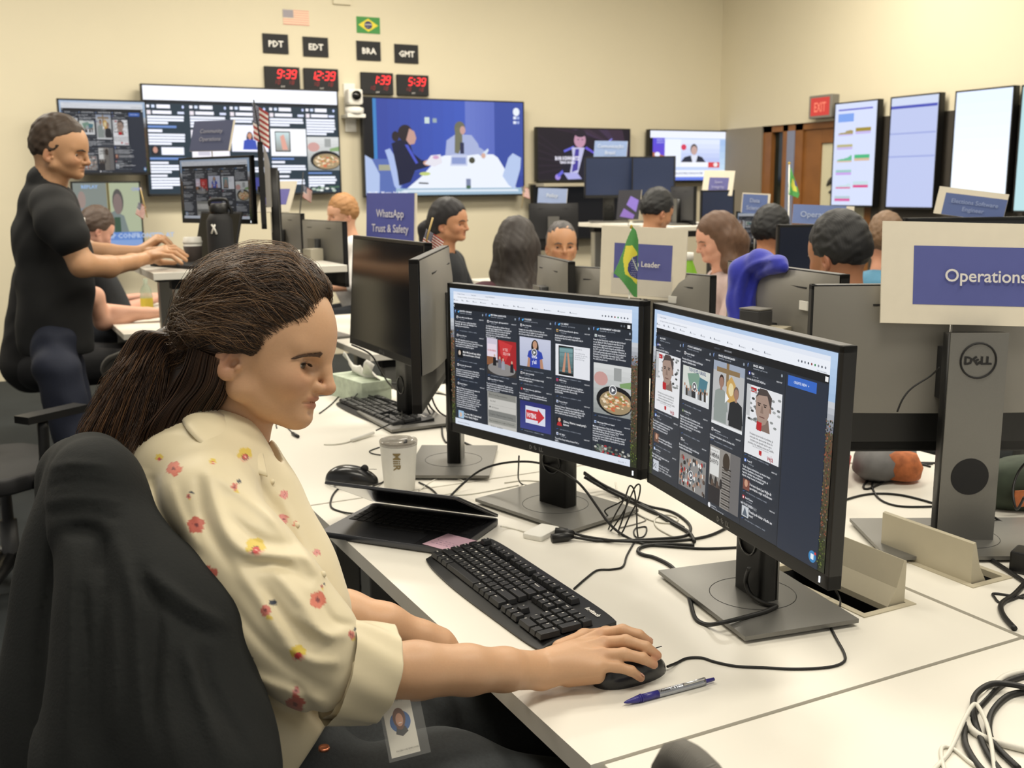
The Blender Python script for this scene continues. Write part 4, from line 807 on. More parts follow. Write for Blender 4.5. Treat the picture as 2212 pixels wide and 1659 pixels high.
def meeting(c):
    c.rect(0, 0, 1, 1, '34479c'); c.rect(0, 0, 0.06, 0.62, '06080e'); c.rect(0.055, 0, 0.075, 0.66, '3f86c8')
    c.grad(0.075, 0, 0.62, 0.75, '3648a0', '3f5cc0', 8, True); c.grad(0.62, 0, 0.81, 0.75, '6a7ccc', '5a6cc0', 6, True); c.rect(0.81, 0, 1, 0.8, '3a4fa4')
    c.rect(0.0, 0.62, 0.22, 0.97, '5a70b4'); c.rect(0.08, 0.68, 0.15, 0.74, 'a8a890')
    c.poly([(0, 0.58), (0.04, 0.62), (0.085, 0.78), (0.08, 1), (0, 1)], 'b4c6ec'); c.poly([(0.12, 0.53), (0.15, 0.51), (0.18, 0.60), (0.22, 0.84), (0.2, 0.97), (0.17, 0.9), (0.14, 0.64)], 'aec0ec')
    c.poly([(0.23, 0.955), (0.34, 0.80), (0.45, 0.60), (0.52, 0.56), (0.80, 0.565), (0.83, 0.60), (0.96, 0.955)], 'eef4ff'); c.rect(0.18, 0.93, 1, 1, '9cbad0')
    c.poly([(0.23, 0.945), (0.96, 0.945), (0.97, 0.97), (0.2, 0.97)], 'dfe9f4')
    c.poly([(0.16, 0.46), (0.21, 0.42), (0.27, 0.44), (0.29, 0.56), (0.34, 0.63), (0.39, 0.64), (0.385, 0.70), (0.30, 0.74), (0.27, 0.86), (0.20, 0.90), (0.19, 0.75)], '141a38')
    c.poly([(0.24, 0.47), (0.26, 0.47), (0.32, 0.66), (0.305, 0.67)], '4a58c8')
    c.ell(0.245, 0.35, 0.045, 0.088, '2a2228', 18); c.ell(0.185, 0.385, 0.022, 0.055, '2a2228', 12); c.poly([(0.27, 0.30), (0.30, 0.33), (0.312, 0.40), (0.30, 0.46), (0.27, 0.47), (0.25, 0.42)], 'c79c90')
    c.ell(0.38, 0.66, 0.03, 0.03, 'd8a898', 10)
    c.poly([(0.49, 0.58), (0.50, 0.42), (0.56, 0.35), (0.66, 0.36), (0.70, 0.45), (0.72, 0.56), (0.62, 0.58)], 'a9b4dc'); c.poly([(0.70, 0.56), (0.66, 0.46), (0.72, 0.50), (0.76, 0.55), (0.73, 0.6)], 'a9b4dc')
    c.ell(0.585, 0.29, 0.035, 0.075, '6f6f5c', 16); c.poly([(0.555, 0.28), (0.60, 0.28), (0.60, 0.45), (0.575, 0.56), (0.55, 0.55)], '74745f'); c.ell(0.603, 0.31, 0.018, 0.045, 'caa098', 12); c.rect(0.585, 0.44, 0.61, 0.56, '2c3050')
    c.poly([(0.53, 0.57), (0.63, 0.57), (0.63, 0.69), (0.52, 0.69)], 'c8d0ec'); c.rect(0.53, 0.60, 0.62, 0.67, '8c9cd0')
    c.poly([(0.36, 0.67), (0.40, 0.58), (0.46, 0.57), (0.47, 0.66), (0.42, 0.70)], 'e8e6f0'); c.ell(0.43, 0.60, 0.02, 0.02, 'd0a0c8', 8)
    c.ell(0.66, 0.63, 0.02, 0.035, '4c4c3c', 10); c.poly([(0.73, 0.55), (0.765, 0.5), (0.77, 0.52), (0.74, 0.62), (0.72, 0.6)], 'd8e4f4'); c.ell(0.735, 0.58, 0.015, 0.03, 'd8b0a0', 8)
    c.poly([(0.86, 0.80), (0.90, 0.60), (0.93, 0.55), (0.985, 0.60), (0.98, 0.72), (0.94, 0.95), (0.90, 0.9)], 'b8caee')
    c.ell(0.36, 0.775, 0.035, 0.02, 'c4d27c', 12); c.poly([(0.32, 0.865), (0.38, 0.87), (0.38, 0.885), (0.32, 0.88)], '20242c'); c.rect(0.62, 0.83, 0.65, 0.92, '7c86a8'); c.ell(0.635, 0.92, 0.016, 0.02, '4a6a50', 10)
    c.rect(0.365, 0.18, 0.395, 0.245, 'cfe0dc'); c.rect(0.415, 0.19, 0.44, 0.235, '9fb0b4')
    c.ell(0.955, 0.10, 0.022, 0.045, 'eef4ff', 14); c.rect(0.935, 0.10, 0.975, 0.125, 'eef4ff')
    for y in (0.15, 0.2): c.rect(0.935, y, 0.955, y + 0.03, 'e8eeff'); c.rect(0.96, y, 0.975, y + 0.03, 'a8b8e8')
    c.text('BLUE - Menro 06 Room', 0.01, 0.99, 0.045, 'f4f6ff', bold=0.03)
def suit(c):
    c.rect(0, 0, 1, 1, '1b1420')
    for k in range(7): c.poly([(0.15 + 0.1 * k, 0), (0.2 + 0.12 * k, 0), (1, 0.35 + 0.05 * k), (1, 0.31 + 0.05 * k)], ['3a2a3c', '2c2030', '40304a'][k % 3])
    for k in range(6): c.poly([(0, 0.1 + 0.15 * k), (0.3, 0.5 + 0.05 * k), (0.3, 0.53 + 0.05 * k), (0, 0.14 + 0.15 * k)], '261c2a')
    c.poly([(0.24, 1), (0.27, 0.44), (0.36, 0.34), (0.54, 0.34), (0.62, 0.46), (0.64, 0.8), (0.60, 1)], '171628'); c.poly([(0.27, 0.42), (0.38, 0.33), (0.39, 0.37), (0.28, 0.46)], '6a6ae0'); c.poly([(0.52, 0.34), (0.62, 0.46), (0.61, 0.49), (0.50, 0.38)], '6a5ad8')
    c.poly([(0.36, 0.36), (0.50, 0.36), (0.43, 0.86), (0.34, 0.86), (0.37, 0.55)], 'c8c8ec'); c.poly([(0.40, 0.39), (0.44, 0.39), (0.425, 0.8), (0.36, 0.85)], '4a40a0')
    c.ell(0.45, 0.17, 0.073, 0.17, '1e1826', 18); c.ell(0.448, 0.215, 0.064, 0.15, 'c898b0', 18); c.ell(0.452, 0.09, 0.06, 0.07, '241c2a', 14)
    c.rect(0.42, 0.2, 0.44, 0.215, '4a3040'); c.rect(0.465, 0.2, 0.485, 0.215, '4a3040')
    c.ell(0.21, 0.94, 0.03, 0.06, 'a890e8', 10); c.poly([(0.2, 0.9), (0.26, 0.8), (0.27, 0.86), (0.22, 0.95)], '6a68e0'); c.poly([(0.27, 0.86), (0.42, 0.86), (0.47, 0.98), (0.32, 0.99)], 'b4b4ee')
    c.text('ROB SCHWARTZ', 0.17, 0.61, 0.10, 'f2f0ff', bold=0.05, xs=0.72); c.text('TBWA WORLD', 0.22, 0.68, 0.065, 'f2f0ff', bold=0.05, xs=0.8)
    c.poly([(0.75, 0.24), (0.80, 0.17), (0.81, 0.19), (0.76, 0.26)], '8c8cf0')
def news(c):
    c.rect(0, 0, 1, 1, '0a0c10'); c.rect(0, 0, 1, 0.14, 'eef2ff'); c.rect(0.03, 0.14, 0.95, 0.985, 'c4d4f4')
    c.grad(0.03, 0.14, 0.16, 0.55, '5a50d8', '6a4ad0', 5); c.poly([(0.03, 0.42), (0.20, 0.52), (0.2, 0.62), (0.03, 0.62)], 'b06a50'); c.rect(0.16, 0.16, 0.34, 0.72, 'eef4ff')
    c.grad(0.34, 0.16, 0.78, 0.72, 'e6eeff', 'aebcf0', 6); c.grad(0.78, 0.16, 0.95, 0.8, 'a4c0ec', 'c8e0f4', 5)
    c.ell(0.08, 0.47, 0.03, 0.05, 'eeeeff', 12); c.ell(0.37, 0.32, 0.03, 0.06, 'd8405c', 10)
    c.poly([(0.34, 0.62), (0.38, 0.52), (0.46, 0.48), (0.52, 0.48), (0.58, 0.52), (0.62, 0.62)], '2c3040'); c.poly([(0.45, 0.48), (0.53, 0.48), (0.51, 0.62), (0.47, 0.62)], 'e0e4f4')
    c.ell(0.485, 0.36, 0.04, 0.11, '5c5454', 14); c.ell(0.487, 0.385, 0.034, 0.09, 'c8a8a0', 14)
    c.rect(0.34, 0.62, 0.66, 0.72, 'f4f6ff'); c.rect(0.65, 0.62, 0.78, 0.73, 'd8484c'); c.ell(0.735, 0.67, 0.025, 0.045, 'f4e8e8', 12)
    c.rect(0.16, 0.78, 0.95, 0.92, 'f2f6ff'); c.rect(0.22, 0.92, 0.95, 0.985, '6c84e4'); c.text('FEDERAL JUDGE STRIKES DOWN RULE FOR TRUMP', 0.24, 0.865, 0.055, '5c6488', bold=0.02, xs=0.6)
    c.text('BREAKING NEWS\nLIVE NOW', 0.06, 0.2, 0.05, 'd8dcf8', xs=0.7)
def interview(c):
    c.rect(0, 0, 1, 1, 'a9b29c'); c.rect(0.0, 0, 0.5, 0.75, '8d9690'); c.rect(0.50, 0, 0.54, 0.6, 'b4a45a'); c.rect(0.51, 0, 0.53, 0.6, '4a4638'); c.rect(0.54, 0, 1, 0.74, 'bcc6a6')
    c.text('REPLAY', 0.12, 0.08, 0.07, '9fc4f4', bold=0.03); c.ell(0.12, 0.25, 0.06, 0.13, 'a8948c', 12); c.poly([(0, 0.7), (0.04, 0.4), (0.2, 0.36), (0.32, 0.5), (0.36, 0.72)], '8a98a4')
    for x in (0.26, 0.34, 0.4): c.rect(x, 0.35, x + 0.05, 0.52, 'c4ccc4')
    c.poly([(0.42, 0.75), (0.46, 0.5), (0.6, 0.42), (0.74, 0.5), (0.80, 0.75)], '83908e'); c.poly([(0.58, 0.75), (0.59, 0.52), (0.68, 0.52), (0.68, 0.75)], '3f5c48')
    c.ell(0.66, 0.28, 0.085, 0.19, '5c5a58', 16); c.ell(0.655, 0.32, 0.07, 0.16, '8e7c78', 16)
    c.rect(0, 0.75, 1, 0.87, '6c94dc'); c.text('TRUMP CONFRONTED AT', 0.25, 0.84, 0.10, 'c4d8f8', bold=0.03); c.rect(0, 0.87, 1, 1, '8fb0e8'); c.text('CNN', 0.87, 0.12, 0.07, 'a4aee0', bold=0.03)
def charts(c):
    c.rect(0, 0, 1, 1, 'd5def8'); c.rect(0.08, 0.055, 0.9, 0.07, '5a5cc8'); c.rect(0.08, 0.10, 0.46, 0.18, '7ea4ec'); rnd = random.Random(2)
    for v, c1, c2, w2 in ((0.25, 'a08c34', 'c4b8ec', 1), (0.40, 'b8b27c', 'c4b8e8', 0), (0.51, '4cb880', 'd8b89c', 1), (0.65, '9cc8c4', 'c8a4e8', 0), (0.77, 'c4dce4', 'd84c88', 1), (0.91, 'b4ccd4', 'd85ca0', 0)):
        if w2:
            for k in range(8): hgt = 0.01 + 0.006 * k * rnd.uniform(0.4, 1); c.rect(0.1 + k * 0.045, v + 0.05 - hgt, 0.14 + k * 0.045, v + 0.05, c1); c.rect(0.1 + k * 0.045, v + 0.05, 0.14 + k * 0.045, v + 0.065, c2)
            c.rect(0.52, v - 0.005, 0.88, v + 0.03, c1); c.rect(0.52, v + 0.03, 0.88, v + 0.055, c2)
        else: c.rect(0.08, v, 0.46, v + 0.025, c1); c.rect(0.08, v + 0.025, 0.46, v + 0.05, c2)
def blanks(c):
    c.rect(0, 0, 1, 1, 'c2ccf2'); c.rect(0, 0, 1, 0.07, 'd4def6'); c.rect(0, 0.075, 0.98, 0.1, '4a54b8'); c.rect(0, 0.32, 0.98, 0.335, 'a4b0e4'); c.rect(0, 0.53, 0.98, 0.545, 'a4b0e4')
tv('large wall TV showing a white-bannered dashboard of post columns', (303, 180), (730, 199), (303, 424), BY - 0.12, dash_big, 1.15)
tv('large wall TV showing two women at a table in a blue room', (781, 208), (1132, 218), (781, 427), BY - 0.12, meeting, 1.0)
tv('wall TV showing a man in a dark suit on a purple background', (1160, 274), (1362, 277), (1160, 393), BY - 0.10, suit, 0.95)
tv('wall TV showing a news anchor with a red banner', (1403, 279), (1599, 282), (1403, 395), BY - 0.10, news, 1.05)
tv('wall TV behind the standing man showing a dark dashboard', (122, 212), (316, 228), (122, 378), BY - 0.25, dash_br, 0.75)
tv('wall TV behind the standing man showing a television interview', (152, 392), (303, 394), (152, 545), BY - 0.25, interview, 0.8)
tv('black switched-off TV under the TV with the suited man', (1152, 399), (1358, 399), (1152, 520), BY - 0.15, lambda c: c.rect(0, 0, 1, 1, '101214'), 0.6)
tv('portrait screen with small bar charts beside the exit door', (1803, 223), (1898, 213), (1803, 447), RX - 0.1, charts, 1.05, right=True)
tv('portrait screen with three pale blue bands', (1924, 210), (2031, 203), (1920, 451), RX - 0.1, blanks, 1.0, right=True)
tv('nearly white portrait screen on the right wall', (2064, 197), (2192, 187), (2058, 455), RX - 0.1, lambda c: c.grad(0, 0, 1, 1, 'dce8ff', 'f2faff'), 1.2, right=True)
tv('portrait screen cut by the right edge of the picture', (2207, 184), (2350, 172), (2200, 460), RX - 0.1, lambda c: c.rect(0, 0, 1, 1, 'bfe4ea'), 1.0, right=True)
# shelf below the suit TV
a, b = ony(1158, 396, BY - 0.15), ony(1268, 398, BY - 0.15)
struct('trim_3', MB().b2((a[0], BY - 0.3, a[2] - 0.03), (b[0] + 0.6, BY, a[2])), M_BEIGE)

# ------------------------------------------------------------------ foam board signs
def board(label, TL, dl, TR, dr, BL, dbl, content, cat='sign', name='desk_sign', th=0.006, group='printed foam board team signs', rod=DZ):
    A, B, C = P(*TL, dl), P(*TR, dr), P(*BL, dbl)
    ex = B - A; w_ = np.linalg.norm(ex); ex /= w_
    dn = C - A; dn -= ex * (dn @ ex); h_ = np.linalg.norm(dn); ez = -dn / h_; ey = np.cross(ez, ex)
    c0 = A + ex * w_ / 2 - ez * h_ / 2
    t = thing(name, label, cat, c0, 0, group)
    t.rotation_mode = 'QUATERNION'
    t.rotation_quaternion = Matrix(((ex[0], ey[0], ez[0]), (ex[1], ey[1], ez[1]), (ex[2], ey[2], ez[2]))).to_quaternion()
    MB().b2((-w_ / 2, 0, -h_ / 2), (w_ / 2, th, h_ / 2)).build('board', M_FOAM, t)
    c = Canvas(w_, h_); c.step = 0.00001; content(c); c.build('print', M_COLP, t, loc=(0, -0.0004, 0))
    if rod:
        Rl = np.array([ex, ey, ez]); b_ = c0 - ez * h_ * 0.3 + ey * (th + 0.004)
        MB().tube([Rl @ (b_ - c0), Rl @ (np.array((b_[0], b_[1], rod + 0.002)) - c0)], 0.003, 6).build('stand_rod', M_LEG, t)
    return t, w_, h_
def label_card(lines, size, frame=(0, 0, 1, 1), col='565d9e', tc='dedbd6', base=0.5, line=1.25, x=0.5, align='CENTER'):
    def f(c):
        c.rect(*frame, col)
        fv = frame[3] - frame[1]; u = frame[0] + (frame[2] - frame[0]) * x
        c.text(lines, u, frame[1] + fv * base, size * fv, tc, align, 0.012, 4, line=line, xs=1.0)
    return f
board('large white board reading Operations in white on purple, nearest sign', (1908, 477), 1.99, (2226, 484), 1.98, (1899, 697), 1.99, label_card('Operations', 0.30, (0.215, 0.235, 1.0, 0.81), base=0.60, x=0.62), th=0.005)
def leader(c):
    c.rect(0.14, 0.66, 0.86, 0.96, 'cfc9bd'); c.rect(0.165, 0.235, 0.845, 0.735, '5b5f9e'); c.text('Team Leader', 0.72, 0.55, 0.108, 'dedbd6', 'RIGHT', 0.015, 4)
t, w_, h_ = board('white board reading Leader on purple behind a Brazilian flag', (1300, 487), 3.18, (1485, 495), 3.02, (1273, 635), 3.24, leader)
board('tall purple sign reading WhatsApp Trust & Safety above the black monitor', (792, 417), 4.80, (899, 417), 4.52, (826, 560), 4.75, label_card('WhatsApp\nTrust & Safety', 0.165, (0, 0, 0.97, 1), '545aa6', 'd8d6e0', base=0.36, line=1.35, x=0.52))
board('dark blue sign reading Community Operations before the large dashboard TV', (420, 262), 4.95, (507, 259), 4.85, (438, 326), 4.9, label_card('Community\nOperations', 0.19, (0, 0, 0.97, 1), '3f4668', '8d8e9c', base=0.42, line=1.4), rod=1.10)
board('white sign with purple panel behind the black pole', (572, 392), 5.3, (641, 391), 5.2, (566, 458), 5.25, label_card('Rapid\nResponse', 0.24, (0.05, 0.25, 0.86, 0.76), '635fae', 'a8a4cc', base=0.4, line=1.3))
board('pale blue sign reading Community Trust in front of the suit TV', (1285, 304), 8.42, (1356, 305), 8.32, (1289, 340), 8.42, label_card('Comunicação\nBrasil', 0.30, (0, 0, 1, 1), '7f95bf', 'b9c4d8', base=0.42, line=1.3), rod=1.15)
board('small white framed sign with purple panel under the news TV', (1522, 368), 6.98, (1588, 369), 6.88, (1513, 421), 6.98, label_card('Spam\nIntegrity', 0.3, (0.2, 0.28, 0.84, 0.8), '5f5f9c', '9f9fc4', base=0.45, line=1.3))
board('pale blue Policy sign left of the far monitors', (1163, 406), 7.9, (1226, 408), 7.8, (1167, 438), 7.9, label_card('Policy', 0.36, (0, 0, 1, 1), '8b9bc0', 'c4cbd6', base=0.6))
board('blue grey-edged sign above the man with glasses', (1604, 416), 6.4, (1664, 419), 6.3, (1614, 460), 6.4, label_card('Data\nScience', 0.30, (0.03, 0.06, 0.93, 1), '6074a8', 'a4b0cc', base=0.42, line=1.3))
board('long pale blue sign reading Operations beside the charts screen', (1714, 441), 4.55, (1846, 446), 4.5, (1714, 482), 4.55, label_card('Operations', 0.42, (0, 0, 0.87, 1), '6c80b4', 'a9b6d2', base=0.65))
board('blue sign reading Elections Software Engineer under the white portrait screen', (2030, 402), 3.62, (2180, 420), 3.5, (2030, 462), 3.62, label_card('Elections Software\nEngineer', 0.27, (0.115, 0.2, 1, 1), '586a9e', '8d9dc4', base=0.42, line=1.2))

def purple(c):
    c.rect(0, 0, 1, 1, '23222c'); c.poly([(0.55, 0.2), (0.92, 0.35), (0.85, 0.75), (0.4, 0.5)], '7d68c4'); c.poly([(0.3, 0.62), (0.8, 0.85), (0.75, 0.98), (0.15, 0.9)], '7a5fb4')
board('dark framed sheet with purple shapes on the raised desk', (1337, 411), 7.6, (1386, 410), 7.5, (1331, 474), 7.6, purple, cat='frame', name='framed_sheet', group=None, rod=1.15)
# ------------------------------------------------------------------ things on the near desks
# laptop, nearly closed
ly = np.array((0.773, 0.6345)); lx = np.array((0.6345, -0.773))
FLp = np.array((0.568, 1.971)); lc = FLp + lx * 0.152 + ly * 0.106
t = thing('laptop', 'thin grey laptop with its lid half closed beside the keyboard', 'laptop', (lc[0], lc[1], DZ), math.atan2(lx[1], lx[0]))
M_ALU = mat('space_grey_metal', '55565a', 0.35, 0.8)
MB().prism(rrect(0.304, 0.212, 0.012), 0.0025, 0.0145, smooth=True).build('base', M_ALU, t, bevel=0.001)
kb = MB()
for r in range(5):
    for q in range(14): kb.b2((-0.138 + q * 0.0198, 0.075 - r * 0.019 - 0.016, 0.0145), (-0.138 + q * 0.0198 + 0.0165, 0.075 - r * 0.019, 0.0156))
kb.b2((-0.06, -0.038, 0.0145), (0.05, -0.024, 0.0156))
kb.build('keys', M_BLKM, t)
MB().b2((-0.063, -0.102, 0.0145), (0.063, -0.044, 0.0149)).build('trackpad', mat('trackpad', '47484c', 0.3, 0.5), t)
for x in (-0.12, 0.12):
    MB().lathe([(0.004, 0), (0.006, 0.0025)], (x, -0.09, 0), 10).build('rubber_foot', M_BLKM, t); MB().lathe([(0.004, 0), (0.006, 0.0025)], (x, 0.09, 0), 10).build('rubber_foot', M_BLKM, t)
lid = MB().prism(rrect(0.304, 0.212, 0.010), 0.0, 0.006, smooth=True, T=lambda p: (p[0], p[1] - 0.106, p[2])).build('lid', M_ALU, t, bevel=0.001)
lid.location = (0, 0.104, 0.016); lid.rotation_euler = (math.radians(-26), 0, 0)
MB().b2((-0.145, -0.204, -0.0006), (0.145, -0.008, 0.0)).build('screen', M_BLKG, lid)
# pink sticky note with handwriting
c = Canvas(0.076, 0.076); c.rect(0, 0, 1, 1, 'd9b4c4'); c.step = 0.00002
rnd = random.Random(3)
for k in range(6):
    u = 0.1
    while u < 0.85:
        l = rnd.uniform(0.04, 0.14); v = 0.16 + k * 0.12
        c.poly([(u, v), (u + l * 0.5, v + rnd.uniform(-0.03, 0.03)), (u + l, v + 0.01), (u + l, v + 0.022), (u + l * 0.5, v + 0.02), (u, v + 0.012)], '9c7c9a'); u += l + 0.03
o = c.build('sticky_note', M_COLP); tag(o, 'pink sticky note with handwriting on the laptop palm rest', 'note')
p = onz(972, 1172, DZ + 0.0155); o.location = p; o.rotation_euler = (-PI / 2, 0, math.atan2(lx[1], lx[0]) - 0.25)
sol = o.modifiers.new('s', 'SOLIDIFY'); sol.thickness = 0.0004; sol.offset = 1

# keyboards
def keyboard(loc, rz, label, logo=True):
    t = thing('keyboard', label, 'keyboard', loc, rz, 'black wired keyboards')
    M_K = mat('key_black', '1d1e20', 0.42, noise=(60, 0.05)); M_KB = mat('keyboard_body', '17181a', 0.4, bump=(1200, 0.05, 0.0003))
    L_, D_ = 0.450, 0.148
    # body: outline with a bowed palm rest, height profile falling to the front
    n = 40; mb = MB(); rows = 10
    vs = []
    for i in range(n + 1):
        u = i / n; x = -L_ / 2 + L_ * u
        bow = 0.007 * math.sin(PI * u) + 0.002 * math.sin(2 * PI * u)
        edge = 0.006 * (abs(2 * u - 1) ** 8)
        yf, yb = -D_ / 2 - bow + edge, D_ / 2 - edge
        for j in range(rows + 1):
            v = j / rows; y = yf + (yb - yf) * v
            z = 0.010 + 0.012 * v
            if v < 0.2: z = 0.010 + 0.012 * v - 0.007 * ((0.2 - v) / 0.2) ** 2
            if j == 0: z = 0.004
            vs.append((x, y, z))
    fs = [(i * (rows + 1) + j, (i + 1) * (rows + 1) + j, (i + 1) * (rows + 1) + j + 1, i * (rows + 1) + j + 1) for i in range(n) for j in range(rows)]
    mb.add(vs, fs, 0, True)
    bot = [(x, y, 0.002) for x, y, z in vs]
    mb.add(bot, [f[::-1] for f in fs])
    ring = [i * (rows + 1) for i in range(n + 1)] + [n * (rows + 1) + j for j in range(1, rows + 1)] + [i * (rows + 1) + rows for i in range(n - 1, -1, -1)] + [j for j in range(rows - 1, 0, -1)]
    R_ = [vs[i] for i in ring]; B_ = [bot[i] for i in ring]; m_ = len(ring)
    mb.add(R_ + B_, [(i, i + m_, (i + 1) % m_ + m_, (i + 1) % m_) for i in range(m_)], 0, True)
    mb.build('body', M_KB, t)
    U = 0.019; km = MB(); lg = MB()
    def key(x, y, w_=1, h_=1, s=None):
        zb = 0.010 + 0.012 * ((y + D_ / 2) / D_); wd, hd = U * w_ - 0.0012, U * h_ - 0.0012
        cx_, cy_ = x + U * w_ / 2, y - U * h_ / 2; a, b, h = wd / 2, hd / 2, 0.0085
        i_ = 0.0022
        km.add([(cx_ - a, cy_ - b, zb), (cx_ + a, cy_ - b, zb), (cx_ + a, cy_ + b, zb), (cx_ - a, cy_ + b, zb), (cx_ - a + i_, cy_ - b + i_, zb + h), (cx_ + a - i_, cy_ - b + i_, zb + h), (cx_ + a - i_, cy_ + b - i_ * 0.6, zb + h + 0.0008), (cx_ - a + i_, cy_ + b - i_ * 0.6, zb + h + 0.0008)],
               [(3, 2, 1, 0), (4, 5, 6, 7), (0, 1, 5, 4), (1, 2, 6, 5), (2, 3, 7, 6), (3, 0, 4, 7)])
        if s:
            vs_, fs_ = text_mesh(s, 0.0062 if len(s) < 2 else 0.0040, 'LEFT', 0.02, 1)
            lg.add([(cx_ - a + 0.004 + q[0], cy_ + b - 0.0085 + q[1], zb + h + 0.0011) for q in vs_], fs_)
    X0, Y0 = -0.214, 0.032
    yf = 0.058
    key(X0, yf, s='Esc')
    for g, x0 in ((0, 2), (4, 6.5), (8, 11)):
        for k in range(4): key(X0 + (x0 + k) * U, yf, s='F%d' % (g + k + 1))
    for k, s in enumerate(('Prt', 'Scr', 'Brk')): key(X0 + (15.3 + k) * U, yf, s=s)
    for r, (st, row) in enumerate(((0, '`1234567890-='), (1.5, "QWERTYUIOP[]"), (1.75, "ASDFGHJKL;'"), (2.25, "ZXCVBNM,./"))):
        for k, s in enumerate(row): key(X0 + (st + k) * U, Y0 - r * U, s=s)
    key(X0 + 13 * U, Y0, 2, 1, 'Backspace'); key(X0, Y0 - U, 1.5, 1, 'Tab'); key(X0 + 13.5 * U, Y0 - U, 1.5, 1, '\\'); key(X0, Y0 - 2 * U, 1.75, 1, 'Caps'); key(X0 + 12.75 * U, Y0 - 2 * U, 2.25, 1, 'Enter')
    key(X0, Y0 - 3 * U, 2.25, 1, 'Shift'); key(X0 + 12.25 * U, Y0 - 3 * U, 2.75, 1, 'Shift')
    x = 0
    for w_, s in ((1.5, 'Ctrl'), (1, '#'), (1.25, 'Alt'), (6, None), (1.25, 'Alt'), (1, '#'), (1, 'Fn'), (2, 'Ctrl')): key(X0 + x * U, Y0 - 4 * U, w_, 1, s); x += w_
    for r, row in enumerate((('Ins', 'Hom', 'PgU'), ('Del', 'End', 'PgD'))):
        for k, s in enumerate(row): key(X0 + (15.3 + k) * U, Y0 - r * U, s=s)
    key(X0 + 16.3 * U, Y0 - 3 * U, s='^')
    for k, s in enumerate('<v>'): key(X0 + (15.3 + k) * U, Y0 - 4 * U, s=s)
    for r, row in enumerate((('Num', '/', '*', '-'), ('7', '8', '9'), ('4', '5', '6'), ('1', '2', '3'))):
        for k, s in enumerate(row): key(X0 + (18.6 + k) * U, Y0 - r * U, s=s)
    key(X0 + 18.6 * U, Y0 - 4 * U, 2, 1, '0'); key(X0 + 20.6 * U, Y0 - 4 * U, 1, 1, '.'); key(X0 + 21.6 * U, Y0 - U, 1, 2, '+'); key(X0 + 21.6 * U, Y0 - 3 * U, 1, 2, 'Ent')
    km.build('keys', M_K, t, bevel=0.0009); lg.build('key_lettering', M_TXT, t)
    if logo:
        vs_, fs_ = text_mesh('logitech', 0.0125, 'CENTER', 0.03, 2)
        MB().add([(q[0] + 0.175, q[1] + 0.052, 0.0216) for q in vs_], fs_).build('logo', M_TXT, t)
    return t
keyboard((0.774, 1.520, DZ), -PI / 2 - 0.0, 'black keyboard lying in front of the woman in floral blouse')
k2 = dup([o for o in COL.objects if o.name == 'keyboard'][0], (1.090, 3.02, DZ), -PI / 2 + 0.0, 'black keyboard in shade in front of the tissue box')
k2.rotation_euler = (0, 0, -PI / 2 + 0.06)

# mice
def mouse(loc, rz, label, s=1.0):
    t = thing('computer_mouse', label, 'mouse', loc, rz, 'black computer mice')
    n, m = 28, 14; vs = []
    for i in range(n):
        a = 2 * PI * i / n
        for j in range(m + 1):
            q = (j / m) * PI / 2
            rx, ry = 0.056, 0.030 * (1 + 0.08 * math.cos(2 * a))
            x = rx * math.cos(a) * math.sin(q) ** 0.75; y = ry * math.sin(a) * math.sin(q) ** 0.7 
            z = 0.003 + 0.034 * math.cos(q) ** 0.8 * (1 - 0.25 * (x / rx + 0.15) ** 2 - 0.12 * (x / rx))
            vs.append((x * s, y * s, z * s))
    fs = [(i * (m + 1) + j, i * (m + 1) + j + 1, ((i + 1) % n) * (m + 1) + j + 1, ((i + 1) % n) * (m + 1) + j) for i in range(n) for j in range(m)]
    mb = MB().add(vs, fs, 0, True); mb.add([vs[i * (m + 1) + m] for i in range(n)] + [(vs[i * (m + 1) + m][0], vs[i * (m + 1) + m][1], 0) for i in range(n)], [(i, (i + 1) % n, n + (i + 1) % n, n + i) for i in range(n)])
    mb.build('shell', mat('mouse_black', '16171a', 0.28, coat=0.2), t)
    MB().tube([(0.028 * s, -0.0035, 0.031 * s), (0.028 * s, 0.0035, 0.031 * s)], 0.008 * s, 14).build('scroll_wheel', M_BLKM, t)
    MB().b2((0.020 * s, -0.0007, 0.0295 * s), (0.0535 * s, 0.0007, 0.0303 * s)).build('button_seam', M_BLKM, t)
    return t
mouse((0.781, 1.166, DZ), 0.05, 'black mouse under the right hand of the woman in floral blouse', 1.08)
mouse((0.755, 2.325, DZ), -0.55, 'black mouse standing alone left of the white tumbler', 1.15)

# tumbler
t = thing('travel_tumbler', 'white insulated tumbler marked MiiR with a clear lid', 'tumbler', (0.835, 2.215, DZ), 0)
MB().lathe([(0.001, 0), (0.034, 0), (0.0355, 0.004), (0.043, 0.108), (0.0435, 0.112), (0.041, 0.113), (0.040, 0.1), (0.001, 0.1)], seg=40).build('body', M_WHITE, t)
lidm = mat('clear_lid', '9d978c', 0.1, alpha=0.55)
l_ = MB().lathe([(0.0435, 0.110), (0.0445, 0.118), (0.043, 0.121), (0.040, 0.118), (0.036, 0.112), (0.001, 0.111)], seg=40).build('lid', lidm, t)
MB().tube([(0.012, -0.01, 0.112), (0.022, 0.008, 0.113)], 0.004, 8).build('lid_slider', M_DGREY, l_)
vs_, fs_ = text_mesh('MiiR', 0.023, 'CENTER', 0.02, 3)
pts = []
for x, y, z in vs_:
    # vertical lettering, reading downwards, wrapped round the body
    a = math.radians(-90 - 27) + (y - 0.008) / 0.0405 * 1.0; zz = 0.078 - x
    r_ = 0.0357 + (zz - 0.004) * 0.0075 / 0.104 + 0.0008; pts.append((r_ * math.cos(a), r_ * math.sin(a), zz))
MB().add(pts, fs_).build('lettering', mat('brown_print', '8c7a50', 0.6), t)

